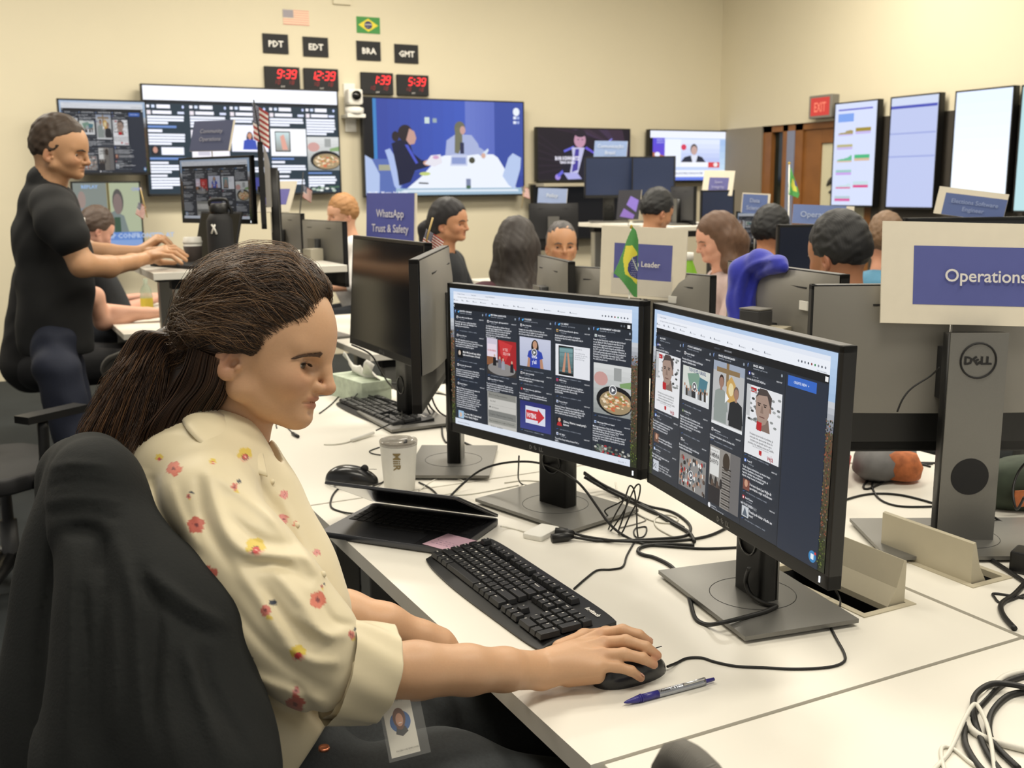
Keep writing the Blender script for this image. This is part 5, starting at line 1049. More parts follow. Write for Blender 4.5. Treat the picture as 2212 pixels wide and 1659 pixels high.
# pen
a, b = onz(1348, 1518, DZ + 0.005), onz(1542, 1467, DZ + 0.005)
t = thing('ballpoint_pen', 'blue and silver retractable pen on the near desk corner', 'pen', (a + b) / 2 + np.array((0, 0, 0)), math.atan2(b[1] - a[1], b[0] - a[0]))
hl = np.linalg.norm(b - a) / 2; M_PB = mat('pen_blue', '34307e', 0.3); M_PS = mat('pen_silver', 'a9adb5', 0.25, 0.8)
X = lambda q: (q, 0, 0)
MB().tube([X(-hl), X(-hl + 0.004), X(-hl + 0.018), X(-hl + 0.03)], [0.0008, 0.0022, 0.0045, 0.0053], 16).build('tip', M_PB, t)
g = MB().tube([X(-hl + 0.03), X(-hl + 0.055)], 0.0053, 16)
for k in range(6): g.tube([X(-hl + 0.012 + k * 0.003), X(-hl + 0.0132 + k * 0.003)], 0.0036 + k * 0.0005, 14)
g.build('grip', M_PB, t)
MB().tube([X(-hl + 0.055), X(hl - 0.022), X(hl - 0.016)], [0.0053, 0.0053, 0.0045], 16).build('barrel', M_PS, t)
MB().tube([X(hl - 0.016), X(hl - 0.012), X(hl)], [0.0038, 0.0028, 0.0025], 12).build('push_button', M_PB, t)
MB().tube([(hl - 0.018, -0.002, 0.0055), (hl - 0.022, -0.004, 0.0072), (hl - 0.055, -0.0045, 0.0065)], [0.0022, 0.002, 0.0018], 8).build('clip', mat('pen_clip', 'c9c9c9', 0.2, 0.9), t)
vs_, fs_ = text_mesh('Precise V5 RT', 0.0052, 'LEFT', 0.02, 1)
MB().add([(-hl + 0.058 + x, -0.0040 + y * 0.7, 0.0041 + y * 0.5) for x, y, z in vs_], fs_).build('lettering', M_BLKM, t)

# white adapter with black plugs
t = thing('display_adapter', 'small white display adapter with two black plugs behind the keyboard', 'adapter', (0.9695, 1.7715, DZ), math.atan2(1.765 - 1.722, 0.924 - 0.945) + PI / 2 + 0.0)
MB().prism(rrect(0.075, 0.045, 0.006), 0, 0.011, smooth=True).build('body', M_WHITE, t, bevel=0.0015)
t.rotation_euler = (0, 0, math.radians(30))
MB().b2((0.0376, -0.016, 0.003), (0.0380, -0.006, 0.008)).build('socket', M_DGREY, t)
def polyz(pts, z=DZ, r=0.002):
    """cable course on the desk from pixels; a third value lifts it above the desk"""
    out = []
    for p in pts:
        out.append(onz(p[0], p[1], z + r + (p[2] if len(p) > 2 else 0)))
    return out
def cable(pts, r, label, m=None, z=DZ, cat='cable', name='cable', sm=6, group=None, closed=False):
    o = MB().tube(polyz(pts, z, r), r, 8, sm=sm, closed=closed).build(name, m or M_CABLE)
    return tag(o, label, cat, group)
a = onz(1196, 1165, DZ + 0.008)
for k, (dx, dz) in enumerate(((-0.004, 0.0), (0.016, 0.003))):
    a = onz(1192 + k * 8, 1163 - k * 14, DZ + 0.009); b = onz(1238 + k * 2, 1158 - k * 6, DZ + 0.009)
    o = MB().tube([a, a + (b - a) * 0.7, b], [0.0095, 0.0095, 0.005], 8).build('cable_plug', M_BLK); tag(o, ('black cable plug nearest the keyboard on the white adapter', 'black cable plug nearest the monitor base on the white adapter')[k], 'plug', 'plugs in the white adapter')
cable([(1238, 1160, 0.005), (1290, 1168), (1350, 1167), (1420, 1164), (1478, 1158), (1492, 1143), (1482, 1125), (1450, 1105), (1400, 1093), (1360, 1075, 0.01), (1300, 1045, 0.02), (1262, 1020, 0.05)], 0.0030, 'thick black cable looping from adapter towards the left lit monitor')
cable([(1240, 1152, 0.005), (1270, 1160), (1330, 1168, 0.004), (1400, 1170), (1460, 1168), (1520, 1160), (1560, 1145), (1600, 1120)], 0.0030, 'thick black cable from adapter running behind the right lit monitor')
cable([(1262, 1022, 0.04), (1300, 1048, 0.01), (1345, 1072), (1400, 1098), (1450, 1128), (1488, 1150), (1500, 1170)], 0.0038, 'bundle of black cable sloping down from the left lit monitor')
cable([(1262, 1030, 0.035), (1310, 1058, 0.008), (1352, 1078), (1402, 1102), (1440, 1118), (1476, 1140)], 0.0038, 'second thick black cable along the bundle behind the adapter')
cable([(970, 1075), (1000, 1045, 0.02), (1040, 1015, 0.05), (1090, 1000, 0.07), (1150, 998, 0.09), (1200, 1012, 0.10), (1240, 1035, 0.10), (1265, 1060, 0.08), (1290, 1095, 0.05), (1315, 1130, 0.02), (1345, 1155), (1390, 1175), (1440, 1180), (1520, 1185), (1600, 1182)], 0.0026, 'long black cable arching from the laptop past the left monitor stand')
cable([(1121, 985, 0.12), (1120, 1010, 0.08), (1120, 1035, 0.03), (1128, 1046), (1145, 1049), (1176, 1048, 0.01)], 0.0018, 'thin black cable hanging below the left lit monitor', sm=6)
cable([(1240, 1272), (1265, 1250), (1290, 1232), (1320, 1230), (1345, 1224), (1354, 1200), (1368, 1175), (1378, 1160)], 0.0020, 'thin black keyboard cable curving back to the bundle')
cable([(1378, 1160, 0.0), (1376, 1140, 0.02), (1375, 1100, 0.07), (1370, 1060, 0.11), (1360, 1050, 0.12), (1350, 1075, 0.08), (1330, 1110, 0.04), (1315, 1142), (1320, 1146), (1350, 1100, 0.05), (1372, 1052, 0.12), (1383, 1050, 0.12), (1378, 1080, 0.08), (1360, 1115, 0.04), (1344, 1150, 0.01), (1336, 1148), (1345, 1120, 0.03), (1356, 1075, 0.07), (1340, 1085, 0.05), (1310, 1100, 0.03), (1308, 1108, 0.02), (1320, 1120)], 0.0016, 'thin black cable tied in an upright tangle left of the right lit monitor', name='tangled_cable')
cable([(1378, 1140), (1395, 1138), (1396, 1150), (1388, 1160), (1374, 1160), (1369, 1148), (1376, 1138)], 0.0016, 'small loop of thin black cable at the foot of the tangle')
cable([(1300, 1052), (1330, 1065), (1350, 1090), (1375, 1110), (1395, 1122), (1380, 1130), (1340, 1140)], 0.0014, 'thin grey cable crossing the left monitor base', m=M_GREYB)
cable([(1330, 1042), (1333, 1060), (1342, 1082), (1370, 1105), (1410, 1125), (1450, 1130), (1465, 1120), (1440, 1112), (1415, 1120), (1420, 1140), (1455, 1160)], 0.0018, 'white cable winding behind the tangled black cable', m=M_CABW)
cable([(1090, 1043), (1130, 1038), (1172, 1040)], 0.0016, 'white cable passing behind the left monitor stand', m=M_CABW)
cable([(1678, 1309, 0.014), (1655, 1320, 0.013), (1620, 1330, 0.013), (1560, 1345, 0.014), (1526, 1349), (1502, 1335), (1491, 1300), (1480, 1262), (1452, 1225), (1415, 1205), (1388, 1198), (1378, 1190), (1390, 1180), (1430, 1176), (1500, 1178)], 0.0036, 'thick black cable draped over the right monitor base')
cable([(1618, 1228, 0.08), (1611, 1255, 0.04), (1622, 1285, 0.02), (1650, 1303, 0.014), (1678, 1309, 0.014)], 0.0036, 'thick black cable hanging in front of the right monitor stand')
cable([(1442, 1440, 0.005), (1462, 1432), (1484, 1422), (1515, 1421), (1545, 1430), (1590, 1439), (1650, 1442), (1720, 1445), (1790, 1441), (1822, 1430), (1824, 1412), (1806, 1378), (1790, 1345), (1786, 1328), (1812, 1312), (1814, 1294), (1802, 1268, 0.02), (1798, 1250, 0.04)], 0.0021, 'black mouse cable curling round the right monitor base')
cable([(806, 1050, 0.005), (826, 1042), (838, 1034), (870, 1030)], 0.0020, 'short black cable at the lone mouse beside the tumbler')
cable([(905, 1042), (925, 1052), (940, 1064), (950, 1078)], 0.0022, 'black cable between the tumbler and the laptop lid')
cable([(768, 1110, 0.004), (740, 1106), (716, 1096), (716, 1076), (728, 1058), (745, 1048)], 0.0022, 'black charging cable at the far side of the laptop')
cable([(1082, 1137, 0.006), (1100, 1140), (1125, 1146), (1140, 1150, 0.004)], 0.0018, 'white cable joining laptop and adapter', m=M_CABW)
cable([(905, 1060), (935, 1038), (965, 1030), (1000, 1040), (985, 1062), (950, 1070), (1010, 1068), (1070, 1058), (1120, 1048)], 0.0015, 'thin white cable looping beside the tumbler', m=M_CABW)
cable([(598, 925), (597, 917), (606, 914), (622, 925), (634, 938)], 0.0018, 'short thin black lead near the woman chin', name='cable')
MB_ = MB().tube([onz(632, 936, DZ + 0.005), onz(644, 943, DZ + 0.005)], 0.005, 8).build('usb_plug', M_BLK); tag(MB_, 'black plug ending the short lead near the woman chin', 'plug')
cable([(700, 960), (722, 960), (748, 956), (762, 950)], 0.0022, 'white charging cable lying before the far keyboard', m=M_CABW)
MB_ = MB().tube([onz(760, 951, DZ + 0.006), onz(806, 935, DZ + 0.008)], 0.0055, 8).build('usb_adapter', M_WHITE); tag(MB_, 'white adapter stick lying before the far keyboard', 'adapter')
cable([(690, 893), (715, 874), (740, 850), (775, 835), (830, 828), (870, 830), (940, 835)], 0.0022, 'black cable passing behind the far keyboard from the face')
cable([(735, 868, 0.03), (760, 862, 0.03), (780, 845, 0.035), (800, 855, 0.03), (850, 866, 0.03), (852, 872, 0.03), (760, 876, 0.03)], 0.0018, 'thin black cable lying over the far keyboard')
cable([(868, 790, 0.06), (862, 830, 0.05), (868, 880, 0.03), (866, 905, 0.03), (845, 915, 0.03), (812, 930, 0.012)], 0.0022, 'grey black cable hanging from the dark monitor over the keyboard')
cable([(925, 780, 0.18), (922, 830, 0.1), (925, 870, 0.05), (945, 895), (975, 915), (1010, 925)], 0.0032, 'thick black cable dropping from the edge-on monitor')
cable([(935, 790, 0.16), (932, 850, 0.08), (945, 885, 0.02), (965, 900), (1000, 915)], 0.0028, 'second black cable dropping from the edge-on monitor')
cable([(912, 800, 0.15), (918, 860, 0.06), (930, 895, 0.01), (960, 912), (1005, 930)], 0.0026, 'third black cable dropping from the edge-on monitor')
cable([(955, 915), (956, 940), (965, 956), (976, 945), (972, 925), (960, 912)], 0.0026, 'black cable loop beside the edge-on monitor foot')
cable([(1003, 956), (1025, 965), (1052, 970), (1065, 968)], 0.003, 'short black cable behind the stand of the edge-on monitor')
cable([(820, 966), (798, 975), (815, 982), (860, 984), (905, 984), (930, 992), (935, 998), (912, 1008)], 0.0018, 'thin black cable loop behind the white tumbler', z=DZ)
cable([(760, 745, 0.2), (800, 765, 0.18), (822, 800, 0.12), (842, 830, 0.06), (868, 845, 0.02), (950, 850), (1000, 868)], 0.003, 'black cable sagging under the switched-off monitor')

# opposite desk cables
G4 = None
cable([(1808, 1085), (1860, 1070), (1900, 1066), (1950, 1070), (2010, 1085), (2080, 1108), (2140, 1125), (2212, 1160), (2280, 1190)], 0.0026, 'black cable stretching from behind the right lit monitor past the wide stand')
cable([(2020, 1000), (1970, 1000), (1925, 1010), (1885, 1030), (1866, 1048), (1872, 1056), (1900, 1046), (1945, 1018), (1985, 1004), (2010, 1008)], 0.0026, 'black cable loop lying left of the wide stand')
cable([(2015, 1002), (1945, 1004), (1905, 1020), (1885, 1042), (1890, 1066), (1910, 1084), (1950, 1094), (2020, 1094)], 0.0024, 'second black cable loop left of the wide stand')
cable([(1810, 985), (1850, 986), (1900, 990), (1935, 1000)], 0.0018, 'thin black cable near the papers on the opposite desk')
cable([(2108, 1075, 0.05), (2130, 1105, 0.03), (2160, 1125, 0.01), (2212, 1160), (2260, 1190)], 0.0024, 'black cable leaving the round hole of the wide stand')
cable([(2212, 1075, 0.15), (2196, 1100, 0.1), (2188, 1060, 0.12), (2200, 1020, 0.15), (2225, 990, 0.18)], 0.0024, 'black cable curving at the right edge of the picture')
cable([(2070, 1120, 0.02), (2100, 1160, 0.01), (2130, 1178), (2156, 1165), (2158, 1150), (2140, 1140)], 0.0022, 'black cable loop in front of the wide stand base')
cable([(2115, 1192), (2150, 1215), (2200, 1248), (2230, 1270)], 0.0042, 'thick black cable over the cable box at the right')
cable([(2212, 1285), (2165, 1302), (2148, 1290), (2150, 1282), (2212, 1292)], 0.0022, 'small black cable loop at the right picture edge')
cable([(2212, 1262), (2190, 1285), (2163, 1305), (2168, 1330), (2192, 1358)], 0.0045, 'flat black power cable running to the desk seam at the right')
t = thing('power_adapter', 'black power adapter at the right picture edge behind the cable box', 'adapter', (1.655, 1.145, DZ), 0.4)
MB().box((0, 0, 0.02), (0.05, 0.11, 0.04)).build('case', M_BLK, t, bevel=0.004)
# lead taped up on the large monitor
o = MB().tube([P(2030, 793, 1.97), P(2010, 812, 1.985), P(1970, 838, 1.99), P(1950, 862, 1.99), P(1938, 890, 1.99)], 0.0018, 6, sm=6).build('cable', M_CABLE); tag(o, 'thin black lead hanging against the grey monitor back', 'cable')

# coil of cables bottom right
def coil(pts, r, m, label):
    return cable(pts, r, label, m=m, group=None)
coil([(2230, 1455), (2170, 1475), (2130, 1510), (2090, 1560), (2084, 1600), (2110, 1650), (2160, 1700)], 0.0042, M_CABLE, 'outer thick black loop of the cable coil at the desk corner')
coil([(2230, 1488, 0.008), (2180, 1478, 0.010), (2140, 1478, 0.010), (2108, 1500, 0.008), (2102, 1530, 0.008), (2110, 1570), (2135, 1630), (2180, 1690)], 0.0042, M_CABLE, 'thick black loop on top of the cable coil')
coil([(2230, 1492), (2180, 1502), (2145, 1535), (2136, 1575), (2150, 1610), (2200, 1660)], 0.0042, M_CABLE, 'inner thick black loop of the cable coil')
coil([(2240, 1446), (2170, 1462), (2130, 1505), (2100, 1535), (2090, 1560), (2110, 1585), (2160, 1605), (2240, 1625)], 0.0046, M_CABW, 'thick white cable in the coil at the desk corner')
coil([(1990, 1690), (2050, 1625), (2080, 1560, 0.012), (2100, 1525, 0.018), (2112, 1525, 0.018), (2130, 1560, 0.012), (2140, 1600, 0.01), (2150, 1670)], 0.0028, M_CABW, 'thin white cable arching over the coil')
coil([(2150, 1680), (2100, 1650), (2060, 1618), (2036, 1614), (2034, 1636), (2045, 1680)], 0.0026, M_CABW, 'thin white cable loop left of the coil')

# tissue box, with tissue and leaf print
t = thing('tissue_box', 'pale green leaf-patterned tissue box with a white tissue', 'tissue box', (1.115, 3.300, DZ), 0.15 - PI / 2)
lf = mat('tissue_print', 'b9c4b0', 0.7, noise=(45, 0.22))
MB().b2((-0.115, -0.055, 0), (0.115, 0.055, 0.075)).build('box', lf, t, bevel=0.002)
mb = MB(); n = 14; vs = []
for i in range(n + 1):
    for j in range(7):
        u, v = i / n, j / 6
        vs.append((-0.09 + 0.2 * u, (0.5 - v) * 0.03 * (1 - v * 0.5) + 0.012 * math.sin(u * 9 + v * 4), 0.074 + v * (0.045 + 0.022 * math.sin(u * 7.0 + 1) + 0.012 * math.sin(u * 17))))
mb.add(vs, [(i * 7 + j, (i + 1) * 7 + j, (i + 1) * 7 + j + 1, i * 7 + j + 1) for i in range(n) for j in range(6)], 0, True).build('tissue', M_WHITE, t, solid=0.0008)

# pouches, red toy, paper on the opposite desk
t = thing('patterned_pouch', 'grey and orange patterned cloth pouch left of the wide stand', 'pouch', (1.93, 1.78, DZ), 0.5)
MB().lathe([(0.001, 0), (0.09, 0.002), (0.115, 0.02), (0.11, 0.05), (0.07, 0.07), (0.001, 0.075)], seg=24).build('body', mat('pouch_grey', '6b6a6a', 0.8, noise=(20, 0.3)), t).scale = (1.2, 0.6, 1)
MB().lathe([(0.001, 0.001), (0.045, 0.004), (0.05, 0.03), (0.035, 0.06), (0.001, 0.066)], (-0.05, -0.05, 0.005), 18).build('orange_patch', mat('orange_cloth', 'b5683c', 0.8, noise=(60, 0.4)), t)
t = thing('patterned_pouch', 'dark green pouch with orange and grey print right of the wide stand', 'pouch', (2.02, 1.44, DZ), -0.3)
MB().lathe([(0.001, 0), (0.10, 0.002), (0.12, 0.03), (0.11, 0.08), (0.07, 0.10), (0.001, 0.105)], seg=24).build('body', mat('pouch_green', '3c4638', 0.8, noise=(24, 0.35)), t).scale = (1.2, 0.6, 1)
MB().b2((-0.10, -0.075, 0.02), (-0.02, -0.071, 0.055)).build('orange_patch', MATS['orange_cloth'], t)
t = thing('paper_sheets', 'white papers on the opposite desk beyond the right lit monitor', 'paper', (2.02, 2.02, DZ), 0.4)
MB().b2((-0.15, -0.1, 0), (0.15, 0.1, 0.004)).build('sheet', M_WHITE, t)
t = thing('paper_cup', 'red cup peeking out behind the right lit monitor', 'cup', (1.775, 1.79, DZ), 0)
MB().lathe([(0.001, 0), (0.03, 0), (0.038, 0.06), (0.036, 0.06), (0.028, 0.004), (0.001, 0.003)], seg=20).build('cup', mat('red_plastic', 'b8262c', 0.4), t)

# small things by the hoodie monitor
c0 = P(1632, 700, 2.45)
t = thing('hard_drive_dock', 'dark upright device beside the bright blue hoodie', 'device', (c0[0], c0[1], c0[2] - 0.05), 0.2)
MB().b2((-0.025, -0.03, -0.24), (0.025, 0.03, 0.085)).build('case', M_DGREY, t, bevel=0.004)
MB().b2((-0.025, -0.03, 0.085), (0.025, 0.03, 0.088)).build('top', M_GREYB, t)
c0 = P(1675, 715, 2.42)
t = thing('small_box', 'small beige box next to the dark upright device', 'box', (c0[0], c0[1], c0[2] - 0.02), 0.5)
MB().b2((-0.028, -0.028, -0.25), (0.028, 0.028, 0.03)).build('body', M_BEIGE, t)

# green drink bottle
t = thing('drink_bottle', 'lime green drink bottle with white cap beyond the Leader sign', 'bottle', (0, 0, 0), 0)
c0 = P(1486, 585, 3.5); t.location = (c0[0], c0[1], DZ); zt = P(1486, 545, 3.5)[2] - DZ
MB().lathe([(0.001, 0), (0.033, 0), (0.035, 0.02), (0.035, zt - 0.08), (0.016, zt - 0.03), (0.016, zt - 0.02), (0.001, zt - 0.02)], seg=20).build('body', mat('lime', '8dc63c', 0.3), t)
MB().lathe([(0.001, zt - 0.025), (0.018, zt - 0.025), (0.018, zt), (0.001, zt)], seg=16).build('cap', M_WHITE, t)

# ------------------------------------------------------------------ painted cloth (flags)
def inpoly(x, y, poly):
    r = False; j = len(poly) - 1
    for i in range(len(poly)):
        xi, yi = poly[i]; xj, yj = poly[j]
        if (yi > y) != (yj > y) and x < (xj - xi) * (y - yi) / (yj - yi + 1e-12) + xi: r = not r
        j = i
    return r
def cloth(name, layers, d, fold, label=None, parent=None, step=1.2, dots=()):
    """layers: (pixel outline, colour), first is the whole cloth; d distance; fold(px,py) depth change"""
    xs = [p[0] for p in layers[0][0]]; ys = [p[1] for p in layers[0][0]]
    nx, ny = int((max(xs) - min(xs)) / step) + 1, int((max(ys) - min(ys)) / step) + 1
    mb = MB(); idx = {}
    def vid(i, j):
        if (i, j) not in idx:
            px, py = min(xs) + i * step, min(ys) + j * step
            idx[(i, j)] = len(mb.v); mb.v.append(tuple(P(px, py, d + fold(px, py))))
        return idx[(i, j)]
    for i in range(nx):
        for j in range(ny):
            px, py = min(xs) + (i + 0.5) * step, min(ys) + (j + 0.5) * step
            if not inpoly(px, py, layers[0][0]): continue
            col = layers[0][1]
            for poly, q in layers[1:]:
                if callable(poly):
                    if poly(px, py): col = q
                elif inpoly(px, py, poly): col = q
            mb.f.append([vid(i, j), vid(i, j + 1), vid(i + 1, j + 1), vid(i + 1, j)]); mb.m.append(0); mb.s.append(True); mb.c.append(lin(col))
    return mb.build(name, mat('flag_cloth', 'ffffff', 0.7, attr='col'), parent, colattr=True, solid=0.0006)
def stick(name, a, b, r, m, parent): return MB().tube([a, b], r, 8).build(name, m, parent)
M_STICK = mat('flag_stick', 'b59a5c', 0.5); M_GOLD = mat('gold_tip', 'd8b84a', 0.3, 0.6)
# Brazilian flag in front of the Leader sign
t = thing('brazil_flag', 'drooping green and yellow Brazilian flag before the Leader sign', 'flag', (0, 0, 0), 0, 'small flags on sticks')
D_ = 2.86
cloth('cloth', [([(1366, 490), (1374, 498), (1379, 520), (1378, 560), (1377, 585), (1376, 643), (1368, 640), (1352, 618), (1338, 600), (1326, 590), (1336, 568), (1345, 545), (1354, 518)], '4b8f49'),
                ([(1352, 531), (1366, 530), (1376, 545), (1377, 600), (1375, 614), (1362, 600), (1350, 592), (1346, 560)], 'd8cf45'),
                ([(1377, 551), (1366, 556), (1357, 570), (1356, 585), (1362, 596), (1376, 603)], '3a3f78'),
                (lambda x, y: 1362 < x < 1374 and 558 < y < 598 and (int(x * 3.1) * 7 + int(y * 1.7) * 13) % 11 == 0, 'c8ccd8'),
                (lambda x, y: abs((x - 1369) * 2.4 - (y - 566)) < 3.0 and 1365 < x < 1378, 'c8d0c8')],
      D_, lambda x, y: 0.02 * math.sin((x - 1326) / 52 * 5 + (y - 490) * 0.02), parent=t)
stick('stick', P(1364, 492, D_ - 0.01), np.array((*P(1352, 650, D_ - 0.02)[:2], DZ + 0.002)), 0.0022, M_WHITE, t)
MB().lathe([(0.001, -0.006), (0.005, 0), (0.001, 0.007)], P(1364, 491, D_ - 0.01), 10).build('tip', M_GOLD, t)
# far Brazilian flag near the door
t = thing('brazil_flag', 'small drooping Brazilian flag in front of the wooden door', 'flag', (0, 0, 0), 0, 'small flags on sticks')
D_ = 6.45
cloth('cloth', [([(1708, 360), (1714, 380), (1722, 400), (1727, 420), (1724, 428), (1714, 424), (1704, 420), (1703, 395)], '4c9a50'),
                ([(1712, 385), (1719, 398), (1722, 415), (1713, 412), (1709, 400)], 'd0d050'), ([(1715, 388), (1722, 395), (1722, 405), (1717, 400)], '4a4a80')],
      D_, lambda x, y: 0.02 * math.sin((x - 1700) / 5), parent=t, step=0.7)
stick('stick', P(1705, 355, D_), np.array((*P(1708, 470, D_)[:2], DZ + 0.002)), 0.004, M_WHITE, t)
MB().lathe([(0.001, -0.01), (0.01, 0), (0.001, 0.01)], P(1705, 353, D_), 10).build('tip', M_GOLD, t)
# United States flags
def us_layers(o, ux, uy):
    """o corner px, ux fly vector, uy drop vector in px"""
    o, ux, uy = np.array(o, float), np.array(ux, float), np.array(uy, float)
    inv = np.linalg.inv(np.array([ux, uy]).T)
    out = [([tuple(o), tuple(o + ux), tuple(o + ux + uy), tuple(o + uy)], 'e6ddd6')]
    out.append((lambda x, y: int((inv @ (np.array((x, y)) - o))[1] * 13) % 2 == 0, 'a8403c'))
    out.append((lambda x, y: (lambda q: q[0] < 0.42 and q[1] < 0.54)(inv @ (np.array((x, y)) - o)), '3a3c54'))
    out.append((lambda x, y: (lambda q: q[0] < 0.40 and q[1] < 0.52 and (int(q[0] * 26) + int(q[1] * 22)) % 2 == 0)(inv @ (np.array((x, y)) - o)), '9698a4'))
    return out
for lay, D_, st, lab, m_ in (
    (us_layers((545, 222), (34, 22), (3, 78)), 4.5, ((548, 216), (566, 330)), 'United States flag on a stick above the Community Operations monitor', M_BLKM),
    (us_layers((921, 494), (38, 26), (-10, 34)), 2.9, ((935, 470), (915, 540)), 'United States flag on a stick beside the WhatsApp sign', M_STICK),
    (us_layers((299, 436), (17, 12), (-6, 26)), 6.2, ((303, 405), (318, 470)), 'tiny United States flag near the television interview screen', M_STICK),
    (us_layers((656, 400), (18, 12), (-2, 26)), 5.6, ((655, 372), (640, 555)), 'tiny United States flag beside the red haired man', M_BLKM),
    (us_layers((1126, 402), (16, 6), (3, 22)), 9.62, ((1133, 400), (1127, 450)), 'tiny United States flag at the corner of the meeting TV', M_STICK)):
    t = thing('american_flag', lab, 'flag', (0, 0, 0), 0, 'small flags on sticks')
    x0 = lay[0][0][0][0]
    cloth('cloth', lay, D_, lambda x, y, x0=x0: 0.012 * math.sin((x - x0) / 7), parent=t, step=0.8)
    stick('stick', P(*st[0], D_), P(*st[1], D_), 0.003, m_, t)

# ------------------------------------------------------------------ standing desk things
zt = 1.10
def at(px, py, z): return onz(px, py, z)
c0 = at(419, 573, zt)
t = thing('coffee_cup', 'paper coffee cup with white lid and dark sleeve', 'cup', c0, 0)
MB().lathe([(0.001, 0), (0.030, 0), (0.040, 0.10), (0.001, 0.10)], seg=24).build('cup', M_WHITE, t)
MB().lathe([(0.0335, 0.018), (0.0405, 0.085), (0.0395, 0.085), (0.0325, 0.018)], seg=24).build('sleeve', mat('brown_sleeve', '3c3430', 0.8), t)
MB().lathe([(0.042, 0.098), (0.043, 0.104), (0.039, 0.108), (0.038, 0.122), (0.034, 0.124), (0.001, 0.122)], seg=24).build('lid', M_WHITE, t)
c0 = at(480, 580, zt)
t = thing('water_bottle', 'tall matte black water bottle with a loop cap on the standing desk', 'bottle', c0, 0)
MB().lathe([(0.001, 0), (0.052, 0), (0.053, 0.01), (0.053, 0.20), (0.040, 0.225), (0.033, 0.23), (0.001, 0.23)], seg=28).build('body', M_BLKM, t)
MB().lathe([(0.001, 0.228), (0.036, 0.228), (0.038, 0.235), (0.038, 0.268), (0.03, 0.272), (0.001, 0.272)], seg=24).tube([(-0.035, 0, 0.262), (-0.03, 0, 0.285), (0.03, 0, 0.285), (0.04, 0, 0.262), (0.052, 0, 0.24), (0.05, 0, 0.225)], 0.007, 8, sm=4).build('cap', M_BLK, t)
MB().tube([(-0.04, -0.036, 0.185), (-0.03, -0.045, 0.165), (-0.024, -0.049, 0.145)], 0.004, 6).tube([(-0.028, -0.046, 0.185), (-0.036, -0.041, 0.165), (-0.042, -0.036, 0.148)], 0.004, 6).build('ribbon_mark', M_WHITE, t)
# laptop of the standing man: dark lid
c0 = at(372, 566, zt)
t = thing('laptop', 'open black laptop on the standing desk before the man in black T-shirt', 'laptop', (0.84, 4.70, zt), math.radians(-70))
MB().prism(rrect(0.33, 0.22, 0.01), 0.001, 0.015).build('base', M_BLKM, t)
ld = MB().b2((-0.165, -0.004, 0), (0.165, 0.004, 0.225)).build('lid', M_BLKM, t, bevel=0.002, loc=(0, 0.108, 0.013)); ld.rotation_euler = (-0.25, 0, 0)
MB().quad((-0.155, -0.0045, 0.01), (0.155, -0.0045, 0.01), (0.155, -0.0045, 0.215), (-0.155, -0.0045, 0.215)).build('screen', M_BLKG, ld)
# pole
t = thing('monitor_pole', 'slim black monitor pole with side arm on the standing desk', 'pole', at(606, 560, zt), 0)
zp = P(601, 370, np.dot(np.array(t.location) - O, CW))[2] - zt
MB().b2((-0.012, -0.012, 0), (0.012, 0.012, zp)).build('post', M_BLK, t)
MB().b2((-0.09, -0.008, zp * 0.76), (0, 0.008, zp * 0.83)).build('arm', M_BLK, t)
MB().b2((-0.06, -0.05, 0), (0.06, 0.05, 0.008)).build('base', M_BLK, t)
# white box and tangled white cable
c0 = at(677, 563, zt)
t = thing('small_box', 'open grey and cream carton at the standing desk end', 'box', c0, 0.5)
MB().b2((-0.04, -0.025, 0), (0.04, 0.025, 0.055)).build('carton', mat('carton', 'b9b2a0', 0.8), t)
rnd = random.Random(8); pts = []
for k in range(34):
    a = k * 1.1; pts.append((1.26 + 0.07 * math.cos(a) * rnd.uniform(0.5, 1.2), 4.66 + 0.05 * math.sin(a), zt + 0.006 + rnd.uniform(0, 0.05)))
o = MB().tube(pts, 0.0035, 6, sm=4).build('cable', M_CABW); tag(o, 'heap of tangled white cable on the standing desk', 'cable')
o = MB().tube([at(670, 560, zt + 0.01), at(690, 545, zt + 0.02), at(712, 530, zt + 0.02), at(714, 526, zt + 0.03), at(700, 532, zt + 0.03), at(684, 548, zt + 0.03)], 0.004, 6, sm=5).build('cable', M_CABW); tag(o, 'white cable loop sticking out of the carton on the standing desk', 'cable')

# low desk behind: second laptop, bottle, heap of things, phone
t = thing('laptop', 'open laptop with pale blue screen on the low desk under the standing desk', 'laptop', (1.02, 5.62, DZ), math.radians(-62))
MB().prism(rrect(0.33, 0.23, 0.01), 0.001, 0.015).build('base', M_GREYB, t)
ld = MB().b2((-0.165, -0.003, 0), (0.165, 0.003, 0.22)).build('lid', M_GREYB, t, loc=(0, 0.11, 0.013)); ld.rotation_euler = (-0.3, 0, 0)
MB().quad((-0.155, -0.0035, 0.01), (0.155, -0.0035, 0.01), (0.155, -0.0035, 0.21), (-0.155, -0.0035, 0.21)).build('screen', mat('pale_blue_screen', '7f9cc8', 0.3, emit=0.45), ld)
t = thing('laptop', 'dark laptop seen between the seated arms and the standing desk', 'laptop', (0.98, 6.25, DZ), math.radians(-60))
MB().prism(rrect(0.33, 0.23, 0.01), 0.001, 0.015).build('base', M_DGREY, t)
ld = MB().b2((-0.165, -0.003, 0), (0.165, 0.003, 0.22)).build('lid', mat('lid_blue_grey', '565a68', 0.4, 0.3), t, loc=(0, 0.11, 0.013)); ld.rotation_euler = (-0.35, 0, 0)
t = thing('glass_bottle', 'clear bottle with a yellow label on the low desk', 'bottle', (0.86, 6.30, DZ), 0)
MB().lathe([(0.001, 0), (0.033, 0), (0.035, 0.1), (0.03, 0.14), (0.013, 0.17), (0.013, 0.2), (0.001, 0.2)], seg=18).build('body', mat('clear_glass', 'aab8a4', 0.1, alpha=0.5), t)
